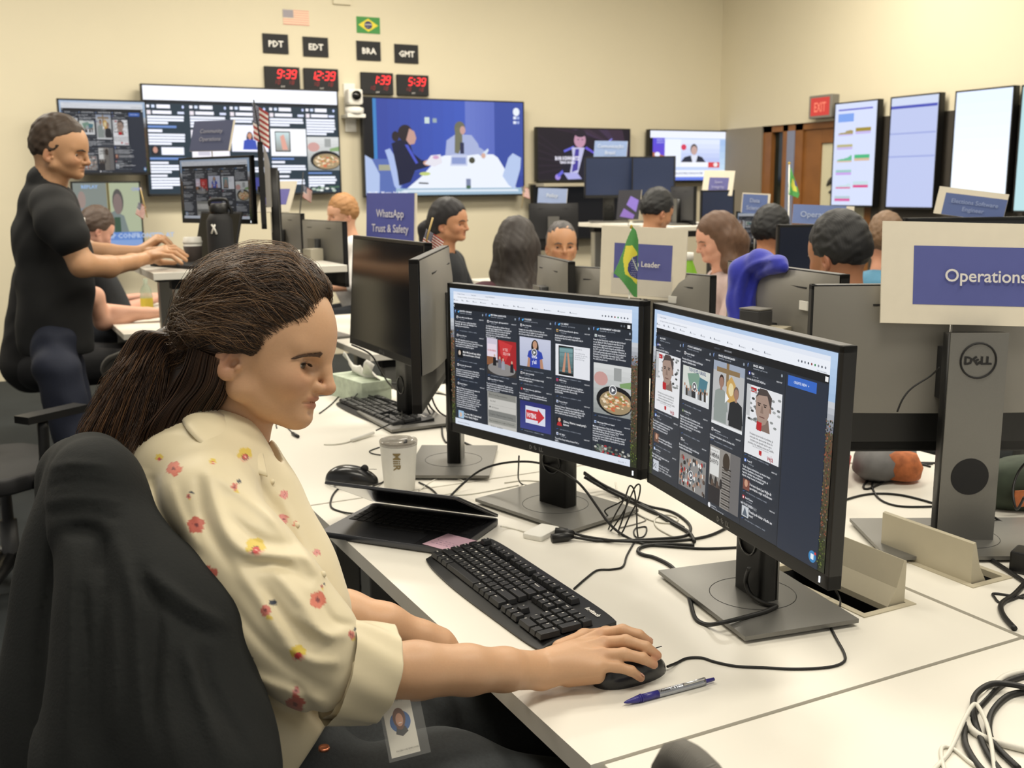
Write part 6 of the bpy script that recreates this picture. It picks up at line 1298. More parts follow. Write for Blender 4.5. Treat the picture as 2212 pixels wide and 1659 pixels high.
MB().lathe([(0.0352, 0.03), (0.0354, 0.09)], seg=18).build('label', mat('yellow_label', 'c9b23c', 0.5), t)
t = thing('cloth_heap', 'crumpled beige and grey cloth on the low desk', 'cloth', (1.13, 6.0, DZ), 0)
mb = MB(); rnd = random.Random(5); n = 20
vs = [((i / n - 0.5) * 0.34, (j / n - 0.5) * 0.26, max(0.002, 0.09 * math.exp(-(((i / n - 0.5) * 3) ** 2 + ((j / n - 0.5) * 3) ** 2)) * (1 + 0.5 * math.sin(i * 1.9) * math.cos(j * 1.7)) + rnd.uniform(0, 0.01))) for i in range(n + 1) for j in range(n + 1)]
mb.add(vs, [(i * (n + 1) + j, (i + 1) * (n + 1) + j, (i + 1) * (n + 1) + j + 1, i * (n + 1) + j + 1) for i in range(n) for j in range(n)], 0, True).build('cloth', mat('beige_cloth', '8f8874', 0.9, noise=(30, 0.3)), t)
t = thing('smartphone', 'black phone lying at the near corner of the low desk', 'phone', (0.92, 5.50, DZ), 0.5)
MB().prism(rrect(0.075, 0.15, 0.01), 0, 0.009).build('body', M_BLKG, t)

# ------------------------------------------------------------------ chairs
def office_chair(loc, rz, label, backmat, arch=0.0, ztop=0.98, arms=True, zseat=0.48, bw=0.46, fm=None):
    t = thing('office_chair', label, 'chair', loc, rz, 'black office chairs')
    MB().prism(rrect(0.48, 0.46, 0.1), zseat - 0.06, zseat, smooth=True).build('seat', M_BLKM, t, bevel=0.012)
    # curved back, seen from either side
    n, m = 14, 14; vs = []
    z0 = zseat + 0.12
    for i in range(n + 1):
        for j in range(m + 1):
            u, v = i / n * 2 - 1, j / m
            wv = bw / 2 * (0.8 + 0.2 * math.sin(PI * min(v * 0.9 + 0.1, 1))) * (1 - max(0, v - 0.85) * 1.2)
            z = z0 + (ztop - z0) * v - arch * u * u * v
            y = -0.24 - 0.05 * (1 - u * u) - 0.05 * v + 0.03 * math.sin(v * PI)
            vs.append((u * wv, y, z))
    fs = [(i * (m + 1) + j, (i + 1) * (m + 1) + j, (i + 1) * (m + 1) + j + 1, i * (m + 1) + j + 1) for i in range(n) for j in range(m)]
    bk = MB().add(vs, fs, 0, True).build('backrest', backmat, t, solid=0.02)
    edge = [vs[i * (m + 1)] for i in range(n + 1)] + [vs[n * (m + 1) + j] for j in range(1, m + 1)] + [vs[i * (m + 1) + m] for i in range(n - 1, -1, -1)] + [vs[j] for j in range(m - 1, 0, -1)]
    MB().tube(edge, 0.014, 8, closed=True).build('back_frame', fm or M_BLK, t)
    MB().tube([(0, -0.31, z0 + 0.12), (0, -0.30, zseat), (0, -0.15, zseat - 0.08), (0, 0, zseat - 0.09)], 0.025, 8, sm=4).build('spine', M_BLK, t)
    MB().lathe([(0.03, 0.12), (0.03, 0.26), (0.02, 0.26), (0.02, zseat - 0.06)], seg=16).build('gas_lift', M_DGREY, t)
    for k in range(5):
        a = 2 * PI * k / 5 + 0.3
        l = MB().tube([(0, 0, 0.12), (0.16 * math.cos(a), 0.16 * math.sin(a), 0.10), (0.30 * math.cos(a), 0.30 * math.sin(a), 0.075)], [0.03, 0.024, 0.018], 8).build('base_leg', M_BLK, t)
        MB().tube([(0.30 * math.cos(a) - 0.02 * math.sin(a), 0.30 * math.sin(a) + 0.02 * math.cos(a), 0.03), (0.30 * math.cos(a) + 0.02 * math.sin(a), 0.30 * math.sin(a) - 0.02 * math.cos(a), 0.03)], 0.03, 14).tube([(0.3 * math.cos(a), 0.3 * math.sin(a), 0.03), (0.3 * math.cos(a), 0.3 * math.sin(a), 0.08)], 0.008, 6).build('caster', M_BLK, l)
    if arms:
        for s in (-1, 1):
            MB().tube([(s * 0.24, -0.05, zseat - 0.05), (s * 0.29, -0.05, zseat + 0.02), (s * 0.29, -0.04, zseat + 0.19)], 0.018, 8, sm=4).box((s * 0.29, 0.0, zseat + 0.20), (0.07, 0.24, 0.025)).build('armrest', M_BLK, t)
    return t
M_MESH = mat('mesh_grey', '6f6c66', 0.8, wave=(160, 0.6, 'X'))
M_SEATB = mat('chair_back_black', '232426', 0.75, bump=(600, 0.3))
office_chair((0.02, 4.05, 0), math.radians(-55), 'black office chair at the left picture edge behind the standing man', M_SEATB, 0.03, ztop=1.06)
office_chair((-0.30, 5.2, 0), math.radians(-80), 'black office chair further back at the left picture edge', M_SEATB, 0.05, ztop=1.12)
office_chair((0.72, 5.40, 0), math.radians(0), 'grey mesh office chair tucked under the low desk by the woman ponytail', M_MESH, 0.06, ztop=0.74, arms=False, zseat=0.42, fm=M_MESH)
fc = office_chair((0.79, 0.585, 0), math.radians(-90), 'grey mesh chair top at the bottom edge of the picture', M_MESH, 0.16, ztop=0.99, arms=False, bw=0.30, zseat=0.45, fm=M_MESH)
fc.location = (0.79, 0.585, 0)

# black pedestal, bag and cables under the near desks
t = thing('drawer_pedestal', 'black cabinet standing under the desk beside the woman', 'cabinet', (1.09, 2.42, 0), 0)
MB().b2((-0.28, -0.2, 0.02), (0.28, 0.2, 0.62)).build('body', M_BLKM, t, bevel=0.004)
for k in range(3): MB().b2((-0.29, -0.19, 0.04 + k * 0.195), (-0.28, 0.19, 0.225 + k * 0.195)).build('drawer', M_BLK, t)
t = thing('power_strip', 'white power strip with plugs on the floor under the desk', 'power strip', (1.0, 1.75, 0.0), 0.3)
MB().b2((-0.16, -0.03, 0.0), (0.16, 0.03, 0.045)).build('strip', M_WHITE, t, bevel=0.004)
for k in range(4): MB().b2((-0.12 + k * 0.07, -0.02, 0.045), (-0.08 + k * 0.07, 0.02, 0.09)).build('plug', M_BLK if k % 2 else M_WHITE, t)
pts = [(0.75 + 0.3 * math.cos(k * 0.9) * (1 + 0.3 * math.sin(k)), 1.75 + 0.22 * math.sin(k * 0.9), 0.02 + 0.02 * (k % 3)) for k in range(22)]
o = MB().tube(pts, 0.006, 6, sm=4).build('cable', M_CABLE); tag(o, 'black cable heap on the floor under the near desk', 'cable')
t = thing('desk_crossbar', 'black metal crossbar under the near desks', 'crossbar', (1.13, 1.0, 0.52), 0)
MB().b2((-0.02, -0.6, -0.05), (0.02, 1.5, 0.05)).build('bar', M_BLKM, t)
MB().b2((-0.02, -0.6, -0.52), (0.02, -0.55, -0.05)).b2((-0.02, 1.45, -0.52), (0.02, 1.5, -0.05)).build('bracket', M_BLKM, t)
# ------------------------------------------------------------------ bodies: smooth-union distance fields meshed with OpenVDB
import openvdb
class Field:
    BG = 0.05
    def __init__(s, lo, hi, h):
        s.lo = np.array(lo, np.float32); s.h = h
        n = np.ceil((np.array(hi) - s.lo) / h).astype(int) + 1
        s.ax = [(s.lo[i] + h * np.arange(n[i])).astype(np.float32) for i in range(3)]
        s.D = np.full(tuple(n), s.BG, np.float32)
        s.R = np.eye(3); s.o = np.zeros(3); s.sc = 1.0
    def frame(s, R=None, o=None, sc=1.0):
        s.R = np.eye(3) if R is None else np.array(R); s.o = np.zeros(3) if o is None else np.array(o); s.sc = sc; return s
    def w(s, p): return s.R @ (np.array(p, float) * s.sc) + s.o
    def slab(s, lo, hi):
        sl = []
        for i in range(3):
            a = int(np.floor((lo[i] - s.lo[i]) / s.h)); b = int(np.ceil((hi[i] - s.lo[i]) / s.h)) + 1
            a = max(a, 0); b = min(b, len(s.ax[i]))
            if b <= a: return None
            sl.append(slice(a, b))
        return tuple(sl)
    def grid(s, sl): return s.ax[0][sl[0]][:, None, None], s.ax[1][sl[1]][None, :, None], s.ax[2][sl[2]][None, None, :]
    def comb(s, sl, d, k, sub):
        a = s.D[sl]
        if sub:
            d = -d
            s.D[sl] = np.maximum(a, d) + (np.maximum(k - np.abs(a - d), 0) ** 2 / (4 * k) if k else 0)
        else:
            s.D[sl] = np.minimum(a, d) - (np.maximum(k - np.abs(a - d), 0) ** 2 / (4 * k) if k else 0)
    def cap(s, a, b, ra, rb=None, k=0.01, sub=False, flat=None):
        rb = ra if rb is None else rb
        a, b = s.w(a), s.w(b); ra *= s.sc; rb *= s.sc; k *= s.sc
        m = max(ra, rb) * (max(1, flat[1]) if flat else 1) + k + 3 * s.h
        sl = s.slab(np.minimum(a, b) - m, np.maximum(a, b) + m)
        if sl is None: return s
        x, y, z = s.grid(sl)
        px, py, pz = x - a[0], y - a[1], z - a[2]; d = b - a; L = max(d @ d, 1e-9)
        t = np.clip((px * d[0] + py * d[1] + pz * d[2]) / L, 0, 1)
        qx, qy, qz = px - t * d[0], py - t * d[1], pz - t * d[2]
        if flat:
            n = s.R @ np.array(flat[0], float) if flat[0] is not None else None; n = n / np.linalg.norm(n)
            c = qx * n[0] + qy * n[1] + qz * n[2]; g = (1 / flat[1]) ** 2 - 1
            dist = np.sqrt(np.maximum(qx * qx + qy * qy + qz * qz + g * c * c, 0))
        else: dist = np.sqrt(qx * qx + qy * qy + qz * qz)
        s.comb(sl, (dist - (ra + (rb - ra) * t)).astype(np.float32), k, sub); return s
    def ell(s, c, r, k=0.01, sub=False, rot=None):
        c = s.w(c); r = np.array(r, float) * s.sc; k *= s.sc
        Rm = s.R if rot is None else s.R @ np.array(rot)
        m = max(r) + k + 3 * s.h; sl = s.slab(c - m, c + m)
        if sl is None: return s
        x, y, z = s.grid(sl); px, py, pz = x - c[0], y - c[1], z - c[2]
        q = [px * Rm[0, i] + py * Rm[1, i] + pz * Rm[2, i] for i in range(3)]
        k0 = np.sqrt((q[0] / r[0]) ** 2 + (q[1] / r[1]) ** 2 + (q[2] / r[2]) ** 2)
        k1 = np.sqrt((q[0] / r[0] ** 2) ** 2 + (q[1] / r[1] ** 2) ** 2 + (q[2] / r[2] ** 2) ** 2) + 1e-6
        s.comb(sl, (k0 * (k0 - 1) / k1).astype(np.float32), k, sub); return s
    def path(s, pts, rs, k=0.01, sub=False, sm=0):
        pts = [np.array(p, float) for p in pts]
        rs = list(rs) if hasattr(rs, '__len__') else [rs] * len(pts)
        if sm:
            n0 = len(pts); pts = catmull(pts, sm); rs = list(np.interp(np.linspace(0, n0 - 1, len(pts)), range(n0), rs))
        for i in range(len(pts) - 1): s.cap(pts[i], pts[i + 1], rs[i], rs[i + 1], k, sub)
        return s
    def cut(s, p, n, k=0.004):
        """remove everything on the side the normal points to (world frame)"""
        p, n = np.array(p, float), np.array(n, float); n /= np.linalg.norm(n)
        x, y, z = s.grid(tuple(slice(None) for _ in range(3)))
        d = ((x - p[0]) * n[0] + (y - p[1]) * n[1] + (z - p[2]) * n[2]).astype(np.float32)
        s.D = np.maximum(s.D, d) + np.maximum(k - np.abs(s.D - d), 0) ** 2 / (4 * k); return s
    def wrinkle(s, amp, f, seed=0, stretch=(1, 1, 1)):
        rnd = np.random.RandomState(seed); x, y, z = s.grid(tuple(slice(None) for _ in range(3)))
        n = 0
        for i in range(5):
            d = rnd.randn(3) * np.array(stretch); d /= np.linalg.norm(d); ff = f * rnd.uniform(0.6, 1.7)
            n = n + np.sin((x * d[0] + y * d[1] + z * d[2]) * ff + rnd.uniform(0, 6) + 1.5 * np.sin((x * d[1] - y * d[2] + z * d[0]) * ff * 0.5))
        s.D = s.D + (amp / 2.5) * n.astype(np.float32); return s
    def pixfold(s, pts, amp, wid, dmax=9.0):
        """soft ridge (amp > 0) or valley on the surface, along a line seen from the room's middle"""
        pts = np.array([p[:2] for p in catmull([np.array((a, b, 0.0)) for a, b in pts], 4)])
        lo, hi = pts.min(0) - 3 * wid, pts.max(0) + 3 * wid
        x, y, z = s.grid(tuple(slice(None) for _ in range(3)))
        q = [x - O[0], y - O[1], z - O[2]]
        dz = (q[0] * CW[0] + q[1] * CW[1] + q[2] * CW[2])
        px = (CX + FPX * (q[0] * CR[0] + q[1] * CR[1] + q[2] * CR[2]) / dz).astype(np.float32)
        py = (CY - FPX * (q[0] * CU[0] + q[1] * CU[1] + q[2] * CU[2]) / dz).astype(np.float32)
        m = (px > lo[0]) & (px < hi[0]) & (py > lo[1]) & (py < hi[1]) & (np.abs(s.D) < 0.03) & (dz < dmax)
        X_, Y_ = px[m], py[m]; best = np.full(X_.shape, 1e9, np.float32); along = np.zeros_like(best)
        for i in range(len(pts) - 1):
            a, b = pts[i], pts[i + 1]; d = b - a; L = d @ d + 1e-6
            t = np.clip(((X_ - a[0]) * d[0] + (Y_ - a[1]) * d[1]) / L, 0, 1)
            r2 = (X_ - a[0] - t * d[0]) ** 2 + (Y_ - a[1] - t * d[1]) ** 2; w_ = r2 < best
            best = np.where(w_, r2, best); along = np.where(w_, (i + t) / (len(pts) - 1), along)
        s.D[m] -= amp * np.exp(-best / wid ** 2) * np.sin(PI * np.clip(along * 0.9 + 0.08, 0, 1)) ** 0.6
        return s
    def mesh(s):
        G = openvdb.FloatGrid(s.BG)
        G.copyFromArray(np.clip(s.D, -s.BG, s.BG).astype(np.float32))
        p, q = G.convertToQuads(0.0)
        return p * s.h + s.lo, q.astype(int)

def np_obj(name, v, f, mats, parent=None, col=None, smooth=True):
    me = bpy.data.meshes.new(name)
    me.vertices.add(len(v)); me.vertices.foreach_set('co', np.asarray(v, np.float32).ravel())
    nl = f.size; k = f.shape[1]
    me.loops.add(nl); me.loops.foreach_set('vertex_index', f.ravel().astype(np.int32))
    me.polygons.add(len(f)); me.polygons.foreach_set('loop_start', np.arange(0, nl, k, dtype=np.int32))
    me.polygons.foreach_set('use_smooth', np.full(len(f), smooth))
    for m in (mats if isinstance(mats, (list, tuple)) else [mats]): me.materials.append(m)
    if col is not None:
        ca = me.color_attributes.new('col', 'FLOAT_COLOR', 'POINT')
        c4 = np.ones((len(v), 4), np.float32); c4[:, :3] = col; ca.data.foreach_set('color', c4.ravel())
    me.update(); me.validate()
    o = bpy.data.objects.new(name, me); COL.objects.link(o)
    if parent: o.parent = parent
    return o
def join(*parts):
    V, F, C, o = [], [], [], 0
    for p in parts:
        V.append(p[0]); F.append(p[1] + o); o += len(p[0])
        if len(p) > 2: C.append(p[2])
    return (np.concatenate(V), np.concatenate(F)) + ((np.concatenate(C),) if C else ())

def hframe(yaw, pitch=0.0, roll=0.0):
    """head frame from the direction faced: columns forward, left, up"""
    y, p = math.radians(yaw), math.radians(pitch)
    f = np.array((math.cos(y) * math.cos(p), math.sin(y) * math.cos(p), -math.sin(p)))
    l = np.array((-math.sin(y), math.cos(y), 0)); u = np.cross(f, l)
    r = math.radians(roll); l, u = l * math.cos(r) + u * math.sin(r), -l * math.sin(r) + u * math.cos(r)
    return np.array([f, l, u]).T

def head_sdf(F, male=False, fine=True):
    """head in its own frame: x forward, y left, z up; eyes near z = 0.01"""
    e = F.ell; jw = 1.10 if male else 1.0
    e((-0.006, 0, 0.052), (0.097, 0.074, 0.086), 0.01)
    e((0.010, 0, 0.035), (0.087, 0.066, 0.070), 0.03)
    e((-0.020, 0, 0.015), (0.075, 0.066, 0.060), 0.03)                  # occiput and temples
    e((0.045, 0, -0.018), (0.042, 0.052 * jw, 0.052), 0.03)             # face mass
    for s in (-1, 1):
        F.cap((0.072, s * 0.010 * jw, -0.060), (0.006, s * 0.047 * jw, -0.040), 0.0145, 0.014, 0.02)   # jaw line
        F.cap((0.006, s * 0.052 * jw, -0.040), (-0.008, s * 0.058, -0.005), 0.013, 0.014, 0.02)
        e((0.061, s * 0.034, -0.014), (0.024, 0.023, 0.022), 0.018)     # cheek
        F.cap((0.084, s * 0.008, 0.033), (0.065, s * 0.044, 0.034), 0.0090, 0.0085, 0.014)            # brow ridge
    e((0.0760, 0, -0.061), (0.0165, 0.021 * jw, 0.0150), 0.014)          # chin
    e((0.068, 0, -0.034), (0.0225, 0.030, 0.026), 0.014)                 # muzzle
    # neck-side of jaw
    e((0.035, 0, -0.052), (0.045, 0.036 * jw, 0.024), 0.02)
    if fine:
        for s in (-1, 1):
            e((0.090, s * 0.0330, 0.009), (0.0145, 0.0180, 0.0120), 0.012, sub=True)                  # socket
            e((0.0645, s * 0.0330, 0.0095), (0.0152, 0.0165, 0.0150), 0.005)                          # lid ball
            F.cap((0.0820, s * 0.022, 0.0158), (0.0765, s * 0.0430, 0.0158), 0.0008, 0.0008, 0.002, sub=True)
            e((0.0825, s * 0.0342, 0.0078), (0.0110, 0.0140, 0.0047), 0.002, sub=True)                # eye opening
    # nose
    F.cap((0.0895, 0, 0.030), (0.098, 0, 0.008), 0.0070, 0.0070, 0.012)
    F.cap((0.098, 0, 0.008), (0.1085, 0, -0.013), 0.0070, 0.0082, 0.006)
    e((0.1070, 0, -0.0150), (0.0090, 0.0085, 0.0080), 0.005)
    F.cap((0.1040, 0, -0.019), (0.090, 0, -0.023), 0.0050, 0.0060, 0.006)
    for s in (-1, 1):
        e((0.0945, s * 0.0115, -0.0170), (0.0105, 0.0060, 0.0075), 0.005)
        if fine: e((0.0985, s * 0.0062, -0.0252), (0.0050, 0.0026, 0.0026), 0.002, sub=True)
    # lips
    e((0.0832, 0, -0.0325), (0.0130, 0.0245, 0.0046), 0.005)
    e((0.0808, 0, -0.0432), (0.0130, 0.0215, 0.0055), 0.005)
    if fine:
        e((0.0985, 0, -0.0382), (0.0110, 0.0200, 0.0009), 0.0025, sub=True)
        for s in (-1, 1): F.cap((0.0965, s * 0.008, -0.0384), (0.0850, s * 0.0240, -0.0405), 0.0009, 0.0014, 0.002, sub=True)
        e((0.0965, 0, -0.0525), (0.0060, 0.0130, 0.0032), 0.008, sub=True)
    # ears
    for s in (-1, 1):
        a = math.radians(18); Rm = np.array([[math.cos(a), 0, math.sin(a)], [0, 1, 0], [-math.sin(a), 0, math.cos(a)]])
        b = math.radians(22 * s); Rb = np.array([[math.cos(b), math.sin(b), 0], [-math.sin(b), math.cos(b), 0], [0, 0, 1]])
        Rt = Rb @ Rm
        c = np.array((-0.008, s * 0.0745, -0.006))
        F.ell(c, (0.0185, 0.0065, 0.0265), 0.005, rot=Rt)
        F.ell(c + np.array((0.001, 0, -0.020)), (0.009, 0.0055, 0.009), 0.004, rot=Rt)
        if fine:
            F.ell(c + np.array((0.003, s * 0.0070, 0.002)), (0.0105, 0.0062, 0.0165), 0.003, sub=True, rot=Rt)
            F.ell(c + np.array((0.008, s * 0.0020, -0.004)), (0.0060, 0.0065, 0.0070), 0.003, sub=True, rot=Rt)
            F.ell(c + np.array((-0.004, s * 0.0040, -0.003)), (0.0030, 0.0030, 0.0120), 0.003, rot=Rt)
            F.ell(c + np.array((0.0135, s * -0.001, -0.008)), (0.0040, 0.0045, 0.0060), 0.003, rot=Rt)
    return F

def skin_cols(v, R, o, sc, base, lip, female=True, hairline=None):
    """paint lips, cheeks, lids and ears on skin by place in the head frame"""
    q = ((v - o) @ R) / sc
    c = np.tile(np.array(lin(base)), (len(v), 1)).astype(np.float64)
    def mix(wt, colr): c[:] = c * (1 - wt[:, None]) + np.array(lin(colr)) * wt[:, None]
    g = lambda cx, cy, cz, rx, ry, rz: np.exp(-(((q[:, 0] - cx) / rx) ** 2 + ((np.abs(q[:, 1]) - cy) / ry) ** 2 + ((q[:, 2] - cz) / rz) ** 2))
    mix(0.30 * g(0.07, 0.040, -0.016, 0.03, 0.02, 0.018), lip)
    mix(0.35 * g(0.108, 0, -0.016, 0.012, 0.014, 0.012), lip)
    mix(0.45 * g(-0.014, 0.078, -0.008, 0.02, 0.01, 0.03), lip)
    la = (np.clip(1 - ((q[:, 1] / 0.0250) ** 2), 0, 1)) * (q[:, 0] > 0.076)
    up = np.clip(1 - np.abs(q[:, 2] + 0.0338) / 0.0052, 0, 1); lo = np.clip(1 - np.abs(q[:, 2] + 0.0432) / 0.0060, 0, 1)
    mix(np.clip(la * np.maximum(up, lo) * 2.2, 0, 1) * (0.6 if female else 0.35), lip)
    mix(0.30 * g(0.078, 0.032, 0.002, 0.02, 0.016, 0.010), '8c5a44')
    return c

def eyes(parent, R, o, sc, look=(1, 0, 0), iris='5a4430'):
    for s in (-1, 1):
        c = R @ (np.array((0.0658, s * 0.0330, 0.0085)) * sc) + o
        d = R @ np.array(look, float); d /= np.linalg.norm(d)
        up = R[:, 2] - d * (R[:, 2] @ d); up /= np.linalg.norm(up); l = np.cross(up, d)
        n, m = 20, 14; vs, fs, cs = [], [], []
        for i in range(m + 1):
            a = PI * i / m
            for j in range(n):
                b = 2 * PI * j / n
                vs.append(c + 0.0130 * sc * (math.cos(a) * d + math.sin(a) * (math.cos(b) * up + math.sin(b) * l)))
                cs.append(lin('0c0908' if a < 0.22 else iris if a < 0.50 else 'cfc4b8'))
        for i in range(m):
            for j in range(n): fs.append((i * n + j, (i + 1) * n + j, (i + 1) * n + (j + 1) % n, i * n + (j + 1) % n))
        np_obj('eye', np.array(vs), np.array(fs), mat('eye_wet', 'ffffff', 0.12, attr='col'), parent, np.array(cs))

def strands(name, paths, r, m, parent, cols=None, seg=3, taper=True):
    """one mesh of thin tapering tubes; paths: (N, K, 3)"""
    Pn = np.asarray(paths, float); N, K, _ = Pn.shape
    T = np.gradient(Pn, axis=1); T /= np.linalg.norm(T, axis=2, keepdims=True) + 1e-9
    ref = np.array((0.31, 0.52, 0.79)); U = np.cross(T, ref); U /= np.linalg.norm(U, axis=2, keepdims=True) + 1e-9
    W_ = np.cross(T, U); rr = r * (np.interp(np.linspace(0, 1, K), [0, 0.12, 0.7, 1], [0.3, 1, 1, 0.3]) if taper else np.ones(K)); rr = rr[None, :, None]
    ring = [Pn + rr * (math.cos(2 * PI * k / seg) * U + math.sin(2 * PI * k / seg) * W_) for k in range(seg)]
    V = np.stack(ring, 2).reshape(-1, 3)
    i = np.arange(N)[:, None, None] * K * seg; j = np.arange(K - 1)[None, :, None] * seg; k = np.arange(seg)[None, None, :]; k2 = (k + 1) % seg
    a = i + j + k; b = i + j + k2
    Fq = np.stack([a, b, b + seg, a + seg], -1).reshape(-1, 4)
    C = None
    if cols is not None: C = np.repeat(np.asarray(cols), K * seg, 0)
    return np_obj(name, V, Fq, m, parent, C)

def finger(F, pts, r0, r1, k=0.004): F.path(pts, np.linspace(r0, r1, len(pts)), k)

# ------------------------------------------------------------------ the woman in the floral blouse
M_SKIN = mat('skin_fair', 'ffffff', 0.48, attr='col', sub=0.12, noise=(350, 0.03), bump=(500, 0.10, 0.0006))
M_HAIR = mat('hair_strands', 'ffffff', 0.42, attr='col', noise=(20, 0.12))
wom = thing('person', 'woman in cream floral blouse with long brown ponytail working at keyboard and mouse', 'person', (0.33, 1.2, 0), 0)
th_, ps_ = math.radians(14), math.radians(6)
fd = math.cos(th_) * CR - math.sin(th_) * CU
WF = math.cos(ps_) * fd + math.sin(ps_) * (-CW)
WU = math.sin(th_) * CR + math.cos(th_) * CU
WL = np.cross(WU, WF)
WR = np.array([WF, WL, WU]).T
WO = P(554, 775, 1.42)
SKIN, LIP = 'c89e7a', 'a8604e'
# head and neck, fine
c_ = WO + WU * 0.01
F = Field(WO - 0.19, WO + 0.19, 0.00165)
F.frame(WR, WO)
head_sdf(F, False, True)
neck0 = P(478, 850, 1.43); neck1 = P(500, 960, 1.45)
F.frame()
F.path([P(500, 810, 1.44), P(508, 870, 1.44), P(504, 940, 1.44), P(490, 1000, 1.45)], [0.048, 0.043, 0.043, 0.048], 0.025)
hv, hf = F.mesh()
hc = skin_cols(hv, WR, WO, 1, SKIN, LIP)
# right arm and hand
F = Field(np.array((0.10, 0.85, 0.62)), np.array((1.0, 1.55, 1.0)), 0.0021)
HZ = DZ
wr = onz(1168, 1448, HZ + 0.034)
el = P(775, 1450, 1.27)
F.path([P(700, 1420, 1.27), el, P(900, 1448, 1.305), P(1010, 1447, 1.345), P(1090, 1446, 1.385), wr], [0.040, 0.036, 0.0345, 0.031, 0.0275, 0.0255], 0.012)
def hz(px, py, h): return onz(px, py, HZ + h)
K = {'i': hz(1296, 1372, 0.052), 'm': hz(1304, 1390, 0.053), 'r': hz(1303, 1415, 0.048), 'p': hz(1296, 1438, 0.040)}
F.cap(wr, (wr + K['m']) / 2, 0.024, 0.020, 0.012)
for n_, r_ in (('i', 0.0125), ('m', 0.0125), ('r', 0.012), ('p', 0.0115)):
    F.cap(wr * 0.75 + K[n_] * 0.25, K[n_] - np.array((0.004, 0, 0.004)), 0.0175, r_, 0.014)
F.cap(hz(1230, 1462, 0.018), hz(1290, 1460, 0.020), 0.014, 0.011, 0.014)         # heel of the hand
finger(F, [K['i'], hz(1345, 1362, 0.062), hz(1380, 1372, 0.057), hz(1401, 1386, 0.046)], 0.0098, 0.0068)
finger(F, [K['m'], hz(1352, 1385, 0.060), hz(1395, 1398, 0.053), hz(1419, 1416, 0.040)], 0.0100, 0.0070)
finger(F, [K['r'], hz(1348, 1413, 0.050), hz(1388, 1422, 0.044), hz(1412, 1435, 0.032)], 0.0095, 0.0066)
finger(F, [K['p'], hz(1332, 1440, 0.036), hz(1363, 1449, 0.030), hz(1384, 1464, 0.016)], 0.0088, 0.0060)
finger(F, [hz(1210, 1400, 0.036), hz(1262, 1376, 0.032), hz(1310, 1368, 0.024), hz(1345, 1372, 0.016)], 0.0125, 0.0082, 0.008)  # thumb on the far side
for a_, b_ in (('i', 'm'), ('m', 'r'), ('r', 'p')):
    F.cap((K[a_] + K[b_]) / 2 + np.array((0.014, 0, 0.004)), (K[a_] + K[b_]) / 2 + np.array((0.03, 0, 0.0)), 0.0012, 0.002, 0.004, sub=True)
for n_ in 'imr': F.cap(wr * 0.5 + K[n_] * 0.5 + np.array((0, 0, 0.0135)), K[n_] + np.array((0, 0, 0.0085)), 0.0016, 0.0020, 0.006)
# left forearm and hand resting in the lap under the desk
F.path([P(655, 1330, 1.50), P(745, 1335, 1.50), P(830, 1352, 1.50), P(912, 1382, 1.52)], [0.040, 0.038, 0.031, 0.026], 0.015)
F.path([P(912, 1382, 1.52), P(945, 1400, 1.53), P(980, 1420, 1.54)], [0.026, 0.028, 0.018], 0.012)
for k in range(4): F.path([P(965, 1402 + k * 8, 1.53 - 0.012 * k), P(1005, 1420 + k * 8, 1.54 - 0.012 * k), P(1020, 1440 + k * 8, 1.54 - 0.012 * k)], [0.0095, 0.0088, 0.007], 0.004)
av, af = F.mesh()
ac = np.tile(np.array(lin(SKIN)), (len(av), 1))
for n_, t_ in (('i', hz(1401, 1386, 0.046)), ('m', hz(1419, 1416, 0.040)), ('r', hz(1412, 1435, 0.032)), ('p', hz(1384, 1464, 0.016)), ('ki', K['i']), ('km', K['m']), ('kr', K['r'])):
    wt = (0.40 if len(n_) == 1 else 0.22) * np.exp(-(np.linalg.norm(av - t_, axis=1) / 0.011) ** 2)[:, None]
    ac = ac * (1 - wt) + np.array(lin('b0604c')) * wt
# torso and upper arms under the clothes
F = Field(np.array((-0.05, 0.85, 0.40)), np.array((1.05, 1.70, 1.20)), 0.007)
hipc = np.array((0.24, 1.29, 0.58)); chest = P(455, 1090, 1.43)
F.ell(chest, (0.075, 0.12, 0.11), 0.03); F.cap(hipc + np.array((0, -0.05, 0)), hipc + np.array((0, 0.05, 0)), 0.13, 0.13, 0.05); F.cap(chest, hipc, 0.10, 0.11, 0.06)
F.cap(chest, P(490, 990, 1.45), 0.07, 0.04, 0.03)
F.path([P(470, 1110, 1.31), P(610, 1310, 1.27), P(700, 1420, 1.27), P(770, 1450, 1.27)], [0.034, 0.036, 0.036, 0.034], 0.02)
F.path([P(480, 1110, 1.54), P(560, 1210, 1.54), P(655, 1330, 1.50)], [0.036, 0.036, 0.036], 0.02)
tv_, tf_ = F.mesh(); tcl = np.tile(np.array(lin(SKIN)), (len(tv_), 1))
V, Fc, C_ = join((hv, hf, hc), (av, af, ac), (tv_, tf_, tcl))
off = np.array((0.33, 1.2, 0))
body = np_obj('body', V - off, Fc, M_SKIN, wom, C_)
eyes(wom, WR, WO, 1, (1, -0.1, -0.28), '4a3a2c')
for o in list(wom.children):
    if o.name.startswith('eye'): o.location = -Vector(off)
